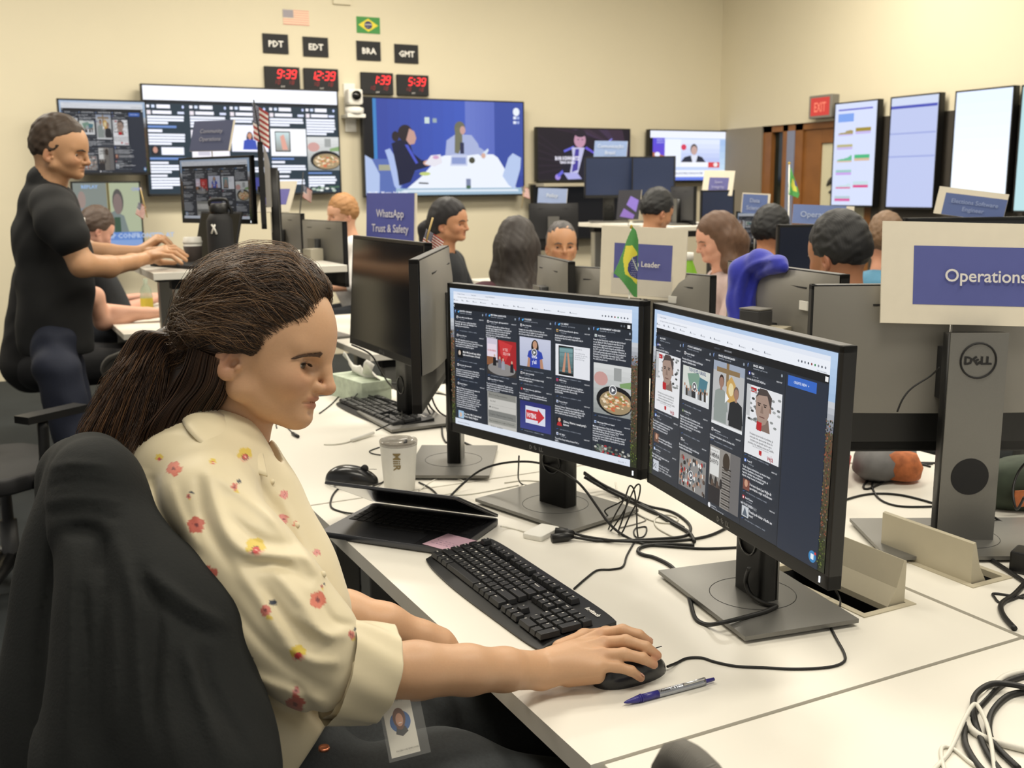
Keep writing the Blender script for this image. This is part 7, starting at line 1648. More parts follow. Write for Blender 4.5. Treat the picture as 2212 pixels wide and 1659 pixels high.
# finger nails
mb = MB()
for a_, b_ in ((hz(1388, 1375, 0.056), hz(1405, 1387, 0.045)), (hz(1404, 1403, 0.051), hz(1422, 1417, 0.039)), (hz(1397, 1426, 0.042), hz(1415, 1436, 0.031)), (hz(1370, 1454, 0.027), hz(1387, 1465, 0.016))):
    d_ = (b_ - a_) / np.linalg.norm(b_ - a_); s_ = np.cross(d_, (0, 0, 1)); s_ /= np.linalg.norm(s_); u_ = np.cross(s_, d_)
    if u_[2] < 0: u_ = -u_
    c0 = b_ + u_ * 0.0052 - d_ * 0.004; ring = [c0 + d_ * 0.0052 * math.cos(t) + s_ * 0.0042 * math.sin(t) - u_ * 0.0016 * abs(math.sin(t)) for t in np.linspace(0, 2 * PI, 13)[:-1]]
    mb.add([c0 + u_ * 0.0006] + ring, [(0, 1 + i, 1 + (i + 1) % 12) for i in range(12)], 0, True)
mb.build('fingernails', mat('nails', 'd9a894', 0.25), wom, loc=-Vector(off), solid=0.0005)

# blouse
F = Field(np.array((-0.06, 0.80, 0.50)), np.array((0.82, 1.78, 1.22)), 0.0027)
CRM = 0.02
F.ell(P(428, 1130, 1.42), (0.098, 0.150, 0.125), 0.05)                        # chest and back
F.cap(P(452, 1080, 1.29), P(462, 1080, 1.55), 0.052, 0.052, 0.05)             # shoulders
F.path([P(478, 968, 1.42), P(450, 1020, 1.40), P(440, 1070, 1.40)], [0.052, 0.075, 0.09], 0.04)
F.path([P(470, 985, 1.40), P(455, 1060, 1.31)], [0.050, 0.052], 0.03)
F.cap(P(425, 925, 1.43), P(400, 1000, 1.43), 0.030, 0.06, 0.04)
F.path([P(505, 1030, 1.43), P(535, 1100, 1.43), P(585, 1220, 1.42), P(622, 1330, 1.41), P(628, 1440, 1.40)], [0.050, 0.064, 0.070, 0.072, 0.070], 0.05)   # front
F.path([P(400, 1130, 1.44), P(470, 1280, 1.44), P(560, 1440, 1.42), P(590, 1560, 1.41)], [0.08, 0.092, 0.095, 0.088], 0.05)
F.path([P(540, 1480, 1.335), P(560, 1600, 1.315), P(555, 1700, 1.31)], [0.080, 0.084, 0.080], 0.04)
# sleeve, right arm: loose, with blousing above the cuff
F.path([P(456, 1090, 1.28), P(520, 1200, 1.245), P(600, 1310, 1.235), P(660, 1390, 1.24), P(690, 1432, 1.25)], [0.053, 0.058, 0.061, 0.060, 0.056], 0.02)
F.path([P(520, 1230, 1.235), P(590, 1340, 1.225), P(655, 1440, 1.235)], [0.048, 0.053, 0.046], 0.02)
# left sleeve behind
F.path([P(475, 1080, 1.56), P(560, 1190, 1.55), P(640, 1300, 1.53)], [0.052, 0.052, 0.048], 0.03)
# folds
for pts_, a_, w_ in (
    ([(452, 1030), (468, 1090), (490, 1150), (530, 1190), (600, 1200), (660, 1205), (690, 1240)], 0.0075, 15),
    ([(470, 1030), (540, 1080), (600, 1130), (650, 1190)], 0.005, 14),
    ([(430, 1040), (440, 1110), (470, 1180), (520, 1250)], -0.005, 13),
    ([(500, 1120), (560, 1165), (620, 1180)], -0.0045, 12),
    ([(510, 1230), (560, 1290), (600, 1360), (640, 1410)], 0.006, 15),
    ([(540, 1220), (610, 1225), (680, 1260)], -0.006, 15),
    ([(590, 1230), (640, 1290), (690, 1350), (720, 1385)], 0.006, 14),
    ([(570, 1270), (620, 1340), (680, 1400)], -0.0055, 14),
    ([(500, 1300), (560, 1380), (640, 1450), (710, 1490)], -0.004, 12),
    ([(620, 1400), (680, 1430), (735, 1430)], 0.005, 13),
    ([(650, 1330), (700, 1370), (750, 1370)], 0.006, 13),
    ([(690, 1290), (720, 1340), (765, 1350)], -0.004, 9),
    ([(330, 1040), (350, 1100), (390, 1160), (440, 1210)], -0.0055, 13),
    ([(310, 1060), (320, 1110), (350, 1170)], 0.0055, 12),
    ([(290, 1080), (300, 1120), (330, 1180)], -0.004, 9),
    ([(370, 1050), (390, 1110), (430, 1190)], 0.004, 12),
    ([(520, 1000), (570, 1060), (620, 1150), (660, 1240)], -0.003, 10),
    ([(600, 1060), (640, 1140), (680, 1230)], 0.003, 9),
    ([(480, 1420), (560, 1470), (640, 1500), (720, 1530)], 0.006, 15),
    ([(490, 1450), (570, 1510), (650, 1560)], -0.005, 14),
    ([(500, 1500), (560, 1570), (600, 1640)], 0.005, 15),
    ([(640, 1480), (680, 1540), (700, 1580)], -0.004, 10)):
    F.pixfold(pts_, a_, w_, 1.45)
F.wrinkle(0.0011, 45, 3)
F.cut(P(735, 1524, 1.30), CR * 0.82 - CU * 0.57, 0.004)
# open the neck
F.cap(P(512, 850, 1.44), P(512, 935, 1.44), 0.060, 0.046, 0.004, sub=True)
F.cap(P(560, 905, 1.43), P(592, 985, 1.41), 0.034, 0.012, 0.006, sub=True)
F.cut(P(760, 1440, 1.25), P(800, 1442, 1.25) - P(720, 1430, 1.25) + np.array((0, 0.0, 0)), 0.01) if False else None
bv, bf = F.mesh()
def proj_np(v):
    q = v - O; z = q @ CW
    return np.stack([CX + FPX * (q @ CR) / z, CY - FPX * (q @ CU) / z, z], 1)
bc = np.tile(np.array(lin('ddd0ae')), (len(bv), 1))
pj = proj_np(bv)
rnd = random.Random(12)
def flower(v, cols, center, tocam, size, kind, ang):
    d = v - center; n_ = tocam; a = np.cross(n_, (0, 0, 1)); a /= np.linalg.norm(a); b = np.cross(a, n_)
    x, y = d @ a / size, d @ b / size; dep = np.abs(d @ n_)
    r = np.sqrt(x * x + y * y); t = np.arctan2(y, x) + ang; near = dep < 0.03
    def put(mask, c, al=1.0): cols[mask & near] = cols[mask & near] * (1 - al) + np.array(lin(c)) * al
    lobes = 0.78 + 0.22 * np.abs(np.cos(2.5 * t)) 
    if kind in ('red', 'coral', 'pink'):
        base = {'red': 'bf5348', 'coral': 'd8705c', 'pink': 'd98a88'}[kind]
        put(r < lobes, base, 0.92); put((r < lobes) & (r > lobes - 0.12), 'c0604c', 0.5); put(r < 0.22, '5c2430', 0.85); put((r < 0.5) & (np.abs(np.sin(5 * t)) < 0.12), '8c3438', 0.5)
    if kind == 'yellow':
        put((r < lobes) & (y > -0.35), 'd8bc3c', 0.9); put((r < lobes * 0.95) & (y <= -0.35), 'dca58c', 0.7); rr = np.hypot(x, y + 0.3); put(rr < 0.34, 'c23c3c'); put((rr > 0.34) & (rr < 0.42), '3c2c34', 0.8); put(rr < 0.12, 'e8c0b0')
    if kind == 'bud':
        put(np.hypot(x * 1.1, y * 1.0) < 0.62 * lobes, 'c8655c', 0.9); put(np.hypot((x + 0.75), (y - 0.75) * 1.2) < 0.36, '2c3444'); put(np.hypot(x + 0.3, y + 0.75) < 0.3, 'd8bc4c', 0.9); put(np.hypot(x, y) < 0.18, '5c2430', 0.8)
for px, py, s_, kind in ((375, 1008, 17, 'coral'), (533, 977, 17, 'yellow'), (463, 993, 8, 'yellow'), (418, 1132, 19, 'red'), (510, 1046, 14, 'bud'), (447, 1246, 22, 'red'), (557, 1178, 22, 'yellow'), (615, 1118, 12, 'pink'), (691, 1292, 19, 'coral'),
                         (577, 1317, 21, 'bud'), (648, 1411, 19, 'yellow'), (764, 1372, 14, 'bud'), (635, 1526, 21, 'red'), (310, 1140, 17, 'bud'), (510, 1490, 15, 'yellow'), (530, 1437, 13, 'bud'), (340, 985, 9, 'yellow'), (275, 1077, 12, 'coral'),
                         (618, 1065, 10, 'pink'), (642, 1128, 6, 'coral'), (700, 1262, 7, 'bud'), (640, 1490, 8, 'pink'), (405, 1068, 9, 'bud'), (688, 1190, 8, 'pink')):
    m_ = (np.abs(pj[:, 0] - px) < 5) & (np.abs(pj[:, 1] - py) < 5)
    if not m_.any(): continue
    i_ = np.where(m_)[0][np.argmin(pj[m_, 2])]
    c0 = bv[i_]; tc = (O - c0) / np.linalg.norm(O - c0)
    flower(bv, bc, c0, tc, s_ / FPX * pj[i_, 2], kind, rnd.uniform(0, 6))
# flowers on the sides the camera does not see
vis = np.random.RandomState(4)
for k in range(22):
    c0 = bv[vis.randint(len(bv))]
    if (c0 - chest) @ (O - c0) > 0: continue
    n_ = (c0 - chest); n_[2] = 0; n_ /= np.linalg.norm(n_)
    flower(bv, bc, c0, n_, 0.012, ('red', 'yellow', 'coral', 'bud')[k % 4], k)
M_BLOUSE = mat('cream_satin', 'ffffff', 0.5, attr='col', sheen=0.2, noise=(10, 0.015), bump=(90, 0.12, 0.001))
blouse = np_obj('blouse', bv - off, bf, M_BLOUSE, wom, bc)
# rolled cuff: a turned-up band with an open end
e0, e1 = P(728, 1450, 1.245), P(826, 1453, 1.275)
ax_ = (e1 - e0) / np.linalg.norm(e1 - e0); u_ = np.array((0, 0, 1.0)) - ax_ * ax_[2]; u_ /= np.linalg.norm(u_); s_ = np.cross(ax_, u_)
vs = []; NS, NR = 48, 12
for j in range(NR + 1):
    t = j / NR
    for i in range(NS):
        a = 2 * PI * i / NS
        rad = 0.057 + 0.004 * math.sin(3 * a + 1) * t + 0.0015 * math.sin(9 * a + 4 * t)
        rz_ = rad * (1.12 - 0.05 * t)
        sh = 0.010 * math.sin(a - 0.4)
        p = e0 + ax_ * ((np.linalg.norm(e1 - e0)) * t + sh * 0.6) + u_ * math.sin(a) * rz_ + s_ * math.cos(a) * rad * 0.82 + np.array((0, 0, -0.004 * t))
        vs.append(p)
for j, (dr, dt) in enumerate(((0.0, 0.0015), (-0.006, -0.004), (-0.008, -0.03), (-0.009, -0.06))):
    for i in range(NS):
        a = 2 * PI * i / NS; p = vs[NR * NS + i]; c0 = e1 + np.array((0, 0, -0.004)); d = (p - c0) - ax_ * ((p - c0) @ ax_); d /= np.linalg.norm(d)
        vs.append(p + d * dr + ax_ * dt)
tot = NR + 4
fs = [(j * NS + i, j * NS + (i + 1) % NS, (j + 1) * NS + (i + 1) % NS, (j + 1) * NS + i) for j in range(tot) for i in range(NS)]
np_obj('cuff', np.array(vs) - off, np.array(fs)[:, ::-1], mat('cream_satin_plain', 'ddd0ae', 0.5, sheen=0.2, bump=(90, 0.12, 0.001)), wom)
# collar: a folded band round the neck with a point in front
def ribbon(name, pts, width_dirs, m, parent, th=0.002, n=8):
    A = catmull([np.array(p) for p in pts], n); B = catmull([np.array(p) for p in width_dirs], n)
    rows = 6; V_ = []
    for a, b in zip(A, B):
        for j in range(rows + 1):
            t = j / rows; V_.append(a + (b - a) * t + (O - a) / np.linalg.norm(O - a) * 0.006 * math.sin(PI * t))
    f_ = [(i * (rows + 1) + j, (i + 1) * (rows + 1) + j, (i + 1) * (rows + 1) + j + 1, i * (rows + 1) + j + 1) for i in range(len(A) - 1) for j in range(rows)]
    o = np_obj(name, np.array(V_) - off, np.array(f_), m, parent); s = o.modifiers.new('s', 'SOLIDIFY'); s.thickness = th; return o
ribbon('collar', [P(409, 862, 1.40), P(438, 874, 1.38), P(478, 896, 1.372), P(518, 923, 1.375), P(546, 943, 1.385), P(562, 962, 1.39)],
       [P(394, 905, 1.36), P(405, 930, 1.325), P(440, 965, 1.305), P(490, 1000, 1.31), P(540, 1018, 1.325), P(577, 1030, 1.335)], MATS['cream_satin_plain'], wom)
for px, py in ((646, 1130), (592, 1040), (700, 1236)):
    m_ = (np.abs(pj[:, 0] - px) < 6) & (np.abs(pj[:, 1] - py) < 6)
    if not m_.any(): continue
    c0 = bv[np.where(m_)[0][np.argmin(pj[m_, 2])]]; n_ = (O - c0) / np.linalg.norm(O - c0); a_ = np.cross(n_, (0, 0, 1)); a_ /= np.linalg.norm(a_); b_ = np.cross(a_, n_)
    MB().add([c0 + n_ * 0.0015] + [c0 + 0.0045 * (math.cos(t) * a_ + math.sin(t) * b_) for t in np.linspace(0, 2 * PI, 15)[:-1]], [(0, 1 + i, 1 + (i + 1) % 14) for i in range(14)], 0, True).build('button', MATS['cream_satin_plain'], wom, loc=-Vector(off), solid=0.001)

# jeans: hips, thighs under the desk, shins and shoes
F = Field(np.array((-0.02, 0.90, -0.01)), np.array((1.05, 1.62, 0.90)), 0.005)
F.cap(hipc + np.array((0.0, -0.05, 0.02)), hipc + np.array((0, 0.08, 0.02)), 0.118, 0.125, 0.05)
F.cap(hipc + np.array((0.04, -0.02, 0.10)), hipc + np.array((0.04, 0.05, 0.10)), 0.108, 0.11, 0.05)
for s in (-1, 1):
    k_ = np.array((0.72, 1.25 + s * 0.12, 0.54))
    F.path([hipc + np.array((0.02, s * 0.085, 0.03)), hipc + np.array((0.25, s * 0.10, 0.02)), k_], [0.105, 0.092, 0.070], 0.04)
    F.path([k_, np.array((0.70, 1.25 + s * 0.13, 0.30)), np.array((0.68, 1.25 + s * 0.13, 0.10))], [0.068, 0.06, 0.048], 0.03)
F.wrinkle(0.003, 45, 7)
jv, jf = F.mesh()
np_obj('jeans', jv - off, jf, mat('charcoal_denim', '2c3032', 0.8, noise=(220, 0.25), bump=(700, 0.4, 0.0006)), wom)
for s in (-1, 1):
    F = Field(np.array((0.58, 1.1 + s * 0.13, -0.01)), np.array((0.95, 1.4 + s * 0.13, 0.2)), 0.005)
    F.path([(0.66, 1.25 + s * 0.13, 0.05), (0.76, 1.25 + s * 0.13, 0.045), (0.85, 1.25 + s * 0.14, 0.035)], [0.045, 0.042, 0.034], 0.02); F.cut((0, 0, 0.003), (0, 0, -1))
    v_, f_ = F.mesh(); np_obj('shoe', v_ - off, f_, M_BLKM, wom)
# copper rivet on the waistband
MB().lathe([(0.001, 0.002), (0.004, 0.002), (0.006, 0.0035), (0.0065, 0), (0.001, 0)], (0, 0, 0), 14).build('rivet', mat('copper', 'a8684c', 0.3, 0.8), wom, loc=Vector(P(700, 1619, 1.16)) - Vector(off))
# badge at her hip
b0 = [P(805, 1505, 1.275), P(866, 1490, 1.285), P(921, 1613, 1.27), P(860, 1641, 1.26)]
ex_ = b0[1] - b0[0]; w_ = np.linalg.norm(ex_); ex_ /= w_; ez_ = b0[0] - b0[3]; ez_ -= ex_ * (ez_ @ ex_); h_ = np.linalg.norm(ez_); ez_ /= h_; ey_ = np.cross(ez_, ex_)
bd = thing('name_badge', 'white badge with round portrait photo hanging at the seated woman hip', 'badge', (b0[0] + b0[2]) / 2)
bd.rotation_mode = 'QUATERNION'; bd.rotation_quaternion = Matrix(((ex_[0], ey_[0], ez_[0]), (ex_[1], ey_[1], ez_[1]), (ex_[2], ey_[2], ez_[2]))).to_quaternion()
c = Canvas(w_, h_); c.rect(0, 0, 1, 1, 'd9d5c8')
c.ell(0.52, 0.50, 0.36, 0.36 * w_ / h_, '2f5f9c', 30); c.poly([(0.30, 0.67), (0.36, 0.58), (0.5, 0.55), (0.66, 0.58), (0.74, 0.66), (0.52, 0.72)], '2c2c30'); c.ell(0.50, 0.44, 0.22, 0.15, '6a3f2c', 20); c.ell(0.50, 0.50, 0.17, 0.12, '6a3f2c', 20); c.ell(0.50, 0.47, 0.13, 0.10, 'd09a7c', 18); c.rect(0.45, 0.51, 0.57, 0.523, 'f0e0d8')
c.text('Lexi', 0.36, 0.13, 0.10, '3c3c3c'); c.text('Sturdy', 0.38, 0.19, 0.06, '8c8c88'); c.text('FACEBOOK EMPLOYEE', 0.18, 0.93, 0.035, '4c4c4c')
c.build('card_print', M_COLP, bd, loc=(0, -0.0022, 0))
MB().b2((-w_ / 2, -0.002, -h_ / 2), (w_ / 2, 0.002, h_ / 2)).build('card', M_WHITE, bd)
MB().b2((-w_ / 2 - 0.004, -0.004, -h_ / 2 - 0.004), (w_ / 2 + 0.012, -0.0032, h_ / 2 + 0.008)).build('sleeve', mat('clear_sleeve', 'e8e8e4', 0.08, alpha=0.07), bd)
MB().box((0, 0.003, h_ / 2 + 0.004), (0.014, 0.006, 0.014)).build('clip', M_BLK, bd)

# ---- hair
def HW(x, y, z): return WR @ np.array((x, y, z)) + WO
F = Field(WO - 0.27, WO + 0.24, 0.0024)
F.frame(WR, WO)
F.ell((-0.016, 0, 0.060), (0.092, 0.080, 0.082), 0.01)
F.ell((0.008, 0, 0.088), (0.066, 0.062, 0.050), 0.025)
F.ell((0.020, 0, 0.060), (0.066, 0.0775, 0.052), 0.008)
F.ell((0.000, 0, 0.022), (0.054, 0.0800, 0.040), 0.010)
F.ell((-0.048, 0, 0.035), (0.060, 0.070, 0.072), 0.03)
F.cap((-0.03, 0.028, 0.020), (-0.066, 0.016, -0.004), 0.056, 0.034, 0.025)
F.cap((-0.03, -0.028, 0.020), (-0.066, -0.016, -0.004), 0.056, 0.034, 0.025)
F.cap((0.036, 0, 0.110), (-0.02, 0, 0.118), 0.026, 0.026, 0.025)
# keep the face, forehead and ears clear
F.ell((0.112, 0, 0.012), (0.070, 0.100, 0.098), 0.010, sub=True)
for s in (-1, 1):
    F.ell((0.094, s * 0.072, 0.010), (0.060, 0.036, 0.036), 0.008, sub=True)
    F.ell((0.006, s * 0.090, -0.022), (0.040, 0.034, 0.030), 0.006, sub=True)
F.wrinkle(0.0022, 95, 2, (1, 1, 0.3))
# ponytail mass
F.frame()
tie = P(404, 740, 1.43)
tail = [tie, P(368, 752, 1.45), P(338, 820, 1.45), P(305, 900, 1.44), P(272, 980, 1.42), P(268, 1040, 1.40)]
F.path([P(430, 710, 1.43)] + tail, [0.026, 0.012, 0.022, 0.028, 0.030, 0.026, 0.012], 0.02, sm=4)
F.path([P(440, 760, 1.42), P(415, 830, 1.42), P(370, 900, 1.42), P(330, 990, 1.41)], [0.030, 0.022, 0.018, 0.010], 0.02, sm=4)
gv, gf = F.mesh()
rs = np.random.RandomState(3)
gc = np.tile(np.array(lin('2e2118')), (len(gv), 1))
hair = np_obj('hair', gv - off, gf, M_HAIR, wom, gc)
D0 = F.D.copy(); FL_, FH = F.lo, F.h
def sdf_at(p):
    q = np.clip(((p - FL_) / FH), 0, np.array(D0.shape) - 1.001); i = q.astype(int); f = q - i; out = 0
    for a in (0, 1):
        for b in (0, 1):
            for c in (0, 1):
                wgt = (f[..., 0] if a else 1 - f[..., 0]) * (f[..., 1] if b else 1 - f[..., 1]) * (f[..., 2] if c else 1 - f[..., 2])
                out = out + wgt * D0[i[..., 0] + a, i[..., 1] + b, i[..., 2] + c]
    return out
def to_surface(p, off_):
    e_ = 0.003
    for _ in range(4):
        d = sdf_at(p); g = np.stack([sdf_at(p + np.eye(3)[k] * e_) - sdf_at(p - np.eye(3)[k] * e_) for k in range(3)], -1)
        g /= np.linalg.norm(g, axis=-1, keepdims=True) + 1e-9
        p = p - g * (d - off_)[..., None] * 0.9
    return p
# strands combed from hairline over the head to the tie
N1, KP = 9500, 18
st = []
u = rs.rand(N1); side = np.where(rs.rand(N1) < 0.72, -1, 1)
start = np.zeros((N1, 3))
# hairline curve in the head frame, from front centre round the temple to behind the ear
HLc = np.array([(0.075, 0.0, 0.105), (0.077, 0.020, 0.095), (0.067, 0.044, 0.070), (0.052, 0.061, 0.044), (0.034, 0.071, 0.018), (0.027, 0.074, 0.002), (0.008, 0.077, 0.012), (-0.032, 0.078, 0.010), (-0.046, 0.066, -0.026)])
tt = rs.rand(N1) ** 1.25 * (len(HLc) - 1.001); ii = tt.astype(int); ff = (tt - ii)[:, None]
start = HLc[ii] * (1 - ff) + HLc[ii + 1] * ff; start[:, 1] *= side
back = rs.rand(N1)[:, None] ** 1.6 * 0.85                       # some strands root further back
tie_l = WR.T @ (tie - WO)
over = np.array((-0.03, 0, 0.13))
lift = start.copy()
tspan = np.linspace(0, 1, KP)[None, :, None]
mid = (start + tie_l) / 2 + np.stack([0 * u, start[:, 1] * 0.7, 0.040 + 0.055 * np.clip((start[:, 2] - 0.015) / 0.075, 0, 1)], 1) * 1.0
tq = back[:, None, :] * 0.9 + (1 - back[:, None, :] * 0.9) * tspan
path = (1 - tq) ** 2 * start[:, None, :] + 2 * tq * (1 - tq) * mid[:, None, :] + tq ** 2 * (tie_l + np.stack([rs.randn(N1) * 0.008, rs.randn(N1) * 0.014, rs.randn(N1) * 0.018], 1))[:, None, :]
ph = rs.rand(N1)[:, None, None] * 6
path = path + 0.0036 * np.sin(tq * 13 + ph + start[:, None, 2:3] * 60) * np.array((0.2, 0.6, 1.0))
ear_hit = ((((path[:, :, 0] + 0.004) / 0.022) ** 2 + ((path[:, :, 2] + 0.016) / 0.026) ** 2) < 1).any(axis=1) & (np.abs(start[:, 1]) > 0.06)
path = path[~ear_hit]; N1 = len(path)
pw_ = path @ WR.T + WO
offs = (0.0004 + 0.0045 * rs.rand(N1) ** 2.5)[:, None] * np.ones((1, KP)); offs[:, 0] = 0.0
pw_ = to_surface(pw_, offs)
def hair_cols(n, base, hi, rs):
    t = rs.rand(n)[:, None] ** 2.6; return np.array(lin(base)) * (1 - t) + np.array(lin(hi)) * t
strands('hair_strands', pw_ - off, 0.00042, M_HAIR, hair, hair_cols(N1, '2c2018', '7c5c3e', rs))
# ponytail strands, waving and spreading
N2, K2 = 5600, 22
tl = np.array(catmull(tail, 6)); idx = np.linspace(0, len(tl) - 1, K2)
cen = np.stack([np.interp(idx, range(len(tl)), tl[:, k]) for k in range(3)], 1)
rad = np.interp(np.linspace(0, 1, K2), [0, 0.15, 0.5, 0.8, 1], [0.034, 0.046, 0.060, 0.062, 0.048])
an = rs.rand(N2) * 2 * PI; rr = np.sqrt(rs.rand(N2)) * 1.05; ls = rs.uniform(0.55, 1.08, N2)
side_v = np.cross(cen[-1] - cen[0], (0, 0, 1.0)); side_v /= np.linalg.norm(side_v); up_v = np.cross(side_v, cen[-1] - cen[0]); up_v /= np.linalg.norm(up_v)
tsp = np.linspace(0, 1, K2)
pth = np.zeros((N2, K2, 3))
for k in range(K2):
    tk = np.clip(tsp[k] * ls, 0, 1.0) * (K2 - 1); i0 = np.minimum(tk.astype(int), K2 - 2); f0 = (tk - i0)[:, None]
    ck = cen[i0] * (1 - f0) + cen[i0 + 1] * f0; rk = rad[i0] * (1 - f0[:, 0]) + rad[i0 + 1] * f0[:, 0]
    w1 = 0.007 * tsp[k] * np.sin(tsp[k] * 15 + an * 2 + rr * 3); w2 = 0.007 * tsp[k] * np.sin(tsp[k] * 12 + an * 3)
    pth[:, k] = ck + side_v * (rk * rr * np.cos(an) + w1)[:, None] + up_v * (rk * rr * np.sin(an) + w2)[:, None]
strands('ponytail_strands', pth - off, 0.00048, M_HAIR, hair, hair_cols(N2, '33231a', '74502e', rs))
nape = np.array(catmull([P(455, 770, 1.36), P(440, 830, 1.37), P(400, 890, 1.38), P(355, 960, 1.385), P(320, 1030, 1.39)], 6)); N5 = 1800
idx = np.linspace(0, len(nape) - 1, K2); cn = np.stack([np.interp(idx, range(len(nape)), nape[:, k]) for k in range(3)], 1)
an = rs.rand(N5) * 2 * PI; rr = np.sqrt(rs.rand(N5)); r5 = np.interp(tsp, [0, 0.3, 1], [0.030, 0.034, 0.030])
p5 = cn[None] + (rr * np.cos(an))[:, None, None] * r5[None, :, None] * side_v + (rr * np.sin(an))[:, None, None] * r5[None, :, None] * up_v + (0.004 * tsp[None] * np.sin(tsp[None] * 14 + an[:, None] * 3))[:, :, None] * up_v
strands('nape_strands', p5 - off, 0.00055, M_HAIR, hair, hair_cols(N5, '2e2017', '5a3e28', rs))
# loose strays over the crown
N3 = 260; sub_ = rs.choice(N1, N3)
pst = pw_[sub_].copy(); nn = pst - (WO + WU * 0.04); nn /= np.linalg.norm(nn, axis=2, keepdims=True)
pst += nn * (np.sin(np.linspace(0, PI, KP))[None, :, None] * rs.uniform(0.003, 0.014, N3)[:, None, None])
strands('stray_strands', pst - off, 0.0003, M_HAIR, hair, hair_cols(N3, '4a3624', '8a6a48', rs))
# eyebrows and lashes
N4 = 620; eb = []; rs2 = np.random.RandomState(9)
for s in (-1, 1):
    t = rs2.rand(N4); zz = 0.0275 + 0.0030 * np.sin(t * 2.4) - 0.0150 * t + rs2.uniform(-0.0030, 0.0030, N4) * (1.15 - t)
    yy = s * (0.023 + 0.034 * t); x0 = 0.112 - 0.020 * t ** 2
    x0 = 0.092 - 0.018 * t; a = np.stack([x0, yy, zz], 1); b = a + np.stack([-0.002 - 0.004 * t, s * 0.0065 * np.ones(N4), 0.0014 * (1 - 2.2 * t)], 1)
    eb.append(np.stack([a, (a + b) / 2, b], 1))
eb = np.concatenate(eb) @ WR.T + WO
# settle onto the skin
FK = Field(WO - 0.15, WO + 0.15, 0.003); FK.frame(WR, WO); head_sdf(FK, False, True); D0, FL_, FH = FK.D, FK.lo, FK.h
eb = to_surface(eb, np.full(eb.shape[:2], 0.0006) + np.array((0, 0.0006, 0.0004)))
strands('eyebrow', eb - off, 0.00042, M_HAIR, wom, hair_cols(len(eb), '4a3424', '7a5a42', rs2))
la = []
for s in (-1, 1):
    for t in np.linspace(0, 1, 46):
        a = np.array((0.0795 - 0.0045 * t, s * (0.0225 + 0.022 * t), 0.0118 - 0.003 * (2 * t - 1) ** 2)); la.append([a, a + np.array((0.0045, s * 0.0014, -0.0006)), a + np.array((0.0075, s * 0.003, 0.0008))])
strands('eyelashes', (np.array(la) @ WR.T + WO) - off, 0.0003, M_HAIR, wom, np.tile(np.array(lin('1c1410')), (len(la), 1)))

# ---- her chair and the dark jacket over its back
ch = office_chair((0.40, 1.31, 0), math.radians(-90), 'office chair the woman sits on, hidden under a dark jacket', M_SEATB, 0.03, ztop=1.02, arms=False, bw=0.26)
F = Field(np.array((-0.30, 0.70, 0.10)), np.array((0.50, 1.75, 1.22)), 0.005)
def JP(pts, rs_, k=0.03, sub=False): F.path([P(*p) for p in pts], rs_, k, sub, sm=4)
JP([(168, 1022, 1.44), (196, 1018, 1.34), (216, 1045, 1.24)], [0.038, 0.040, 0.032], 0.03)
JP([(182, 1040, 1.42), (178, 1150, 1.40), (165, 1260, 1.38), (125, 1370, 1.37), (120, 1500, 1.37), (108, 1690, 1.36)], [0.038, 0.036, 0.040, 0.044, 0.042, 0.046], 0.04)
JP([(205, 1055, 1.27), (215, 1150, 1.24), (255, 1270, 1.21), (275, 1400, 1.19), (250, 1550, 1.17), (240, 1700, 1.15)], [0.034, 0.042, 0.052, 0.060, 0.064, 0.068], 0.04)
JP([(170, 1100, 1.33), (160, 1250, 1.30), (160, 1450, 1.28), (170, 1700, 1.26)], [0.035, 0.045, 0.06, 0.065], 0.05)
JP([(250, 1180, 1.23), (320, 1260, 1.20), (400, 1330, 1.19), (462, 1358, 1.185)], [0.028, 0.034, 0.034, 0.022], 0.04)
JP([(350, 1320, 1.20), (380, 1430, 1.18), (410, 1550, 1.16), (450, 1700, 1.13)], [0.046, 0.050, 0.056, 0.064], 0.05)
for pts_, a_, w_ in (
    ([(110, 1010), (170, 1000), (240, 1010)], 0.004, 8), ([(108, 1050), (170, 1038), (250, 1050)], -0.003, 6), ([(106, 1085), (180, 1075), (262, 1085)], 0.004, 8), ([(105, 1110), (190, 1105), (265, 1125)], -0.0035, 6),
    ([(150, 1150), (190, 1145), (220, 1170), (215, 1240)], -0.012, 16), ([(120, 1160), (110, 1260), (90, 1400), (85, 1640)], -0.008, 14), ([(160, 1180), (150, 1350), (140, 1640)], 0.008, 18),
    ([(225, 1180), (225, 1350), (200, 1640)], -0.008, 16), ([(260, 1180), (290, 1300), (300, 1450), (330, 1640)], 0.008, 16), ([(300, 1230), (340, 1330), (330, 1500), (320, 1640)], -0.007, 14),
    ([(330, 1240), (420, 1310), (490, 1350)], 0.006, 12), ([(300, 1260), (400, 1350), (470, 1380)], -0.006, 12), ([(400, 1400), (430, 1500), (480, 1640)], 0.008, 16), ([(440, 1400), (450, 1480), (530, 1620)], -0.005, 12),
    ([(180, 1280), (190, 1420), (180, 1620)], -0.007, 12), ([(240, 1300), (250, 1450), (240, 1600)], 0.006, 14), ([(370, 1380), (360, 1500), (380, 1640)], 0.006, 14)):
    F.pixfold(pts_, a_, w_, 1.6)
F.wrinkle(0.0025, 34, 5, (1, 1, 0.35))
kv, kf = F.mesh()
o = np_obj('jacket', kv, kf, mat('dark_jacket', '101312', 0.9, noise=(50, 0.12), bump=(260, 0.35, 0.0015)))
tag(o, 'dark green-black jacket draped over the back of the woman chair', 'jacket')
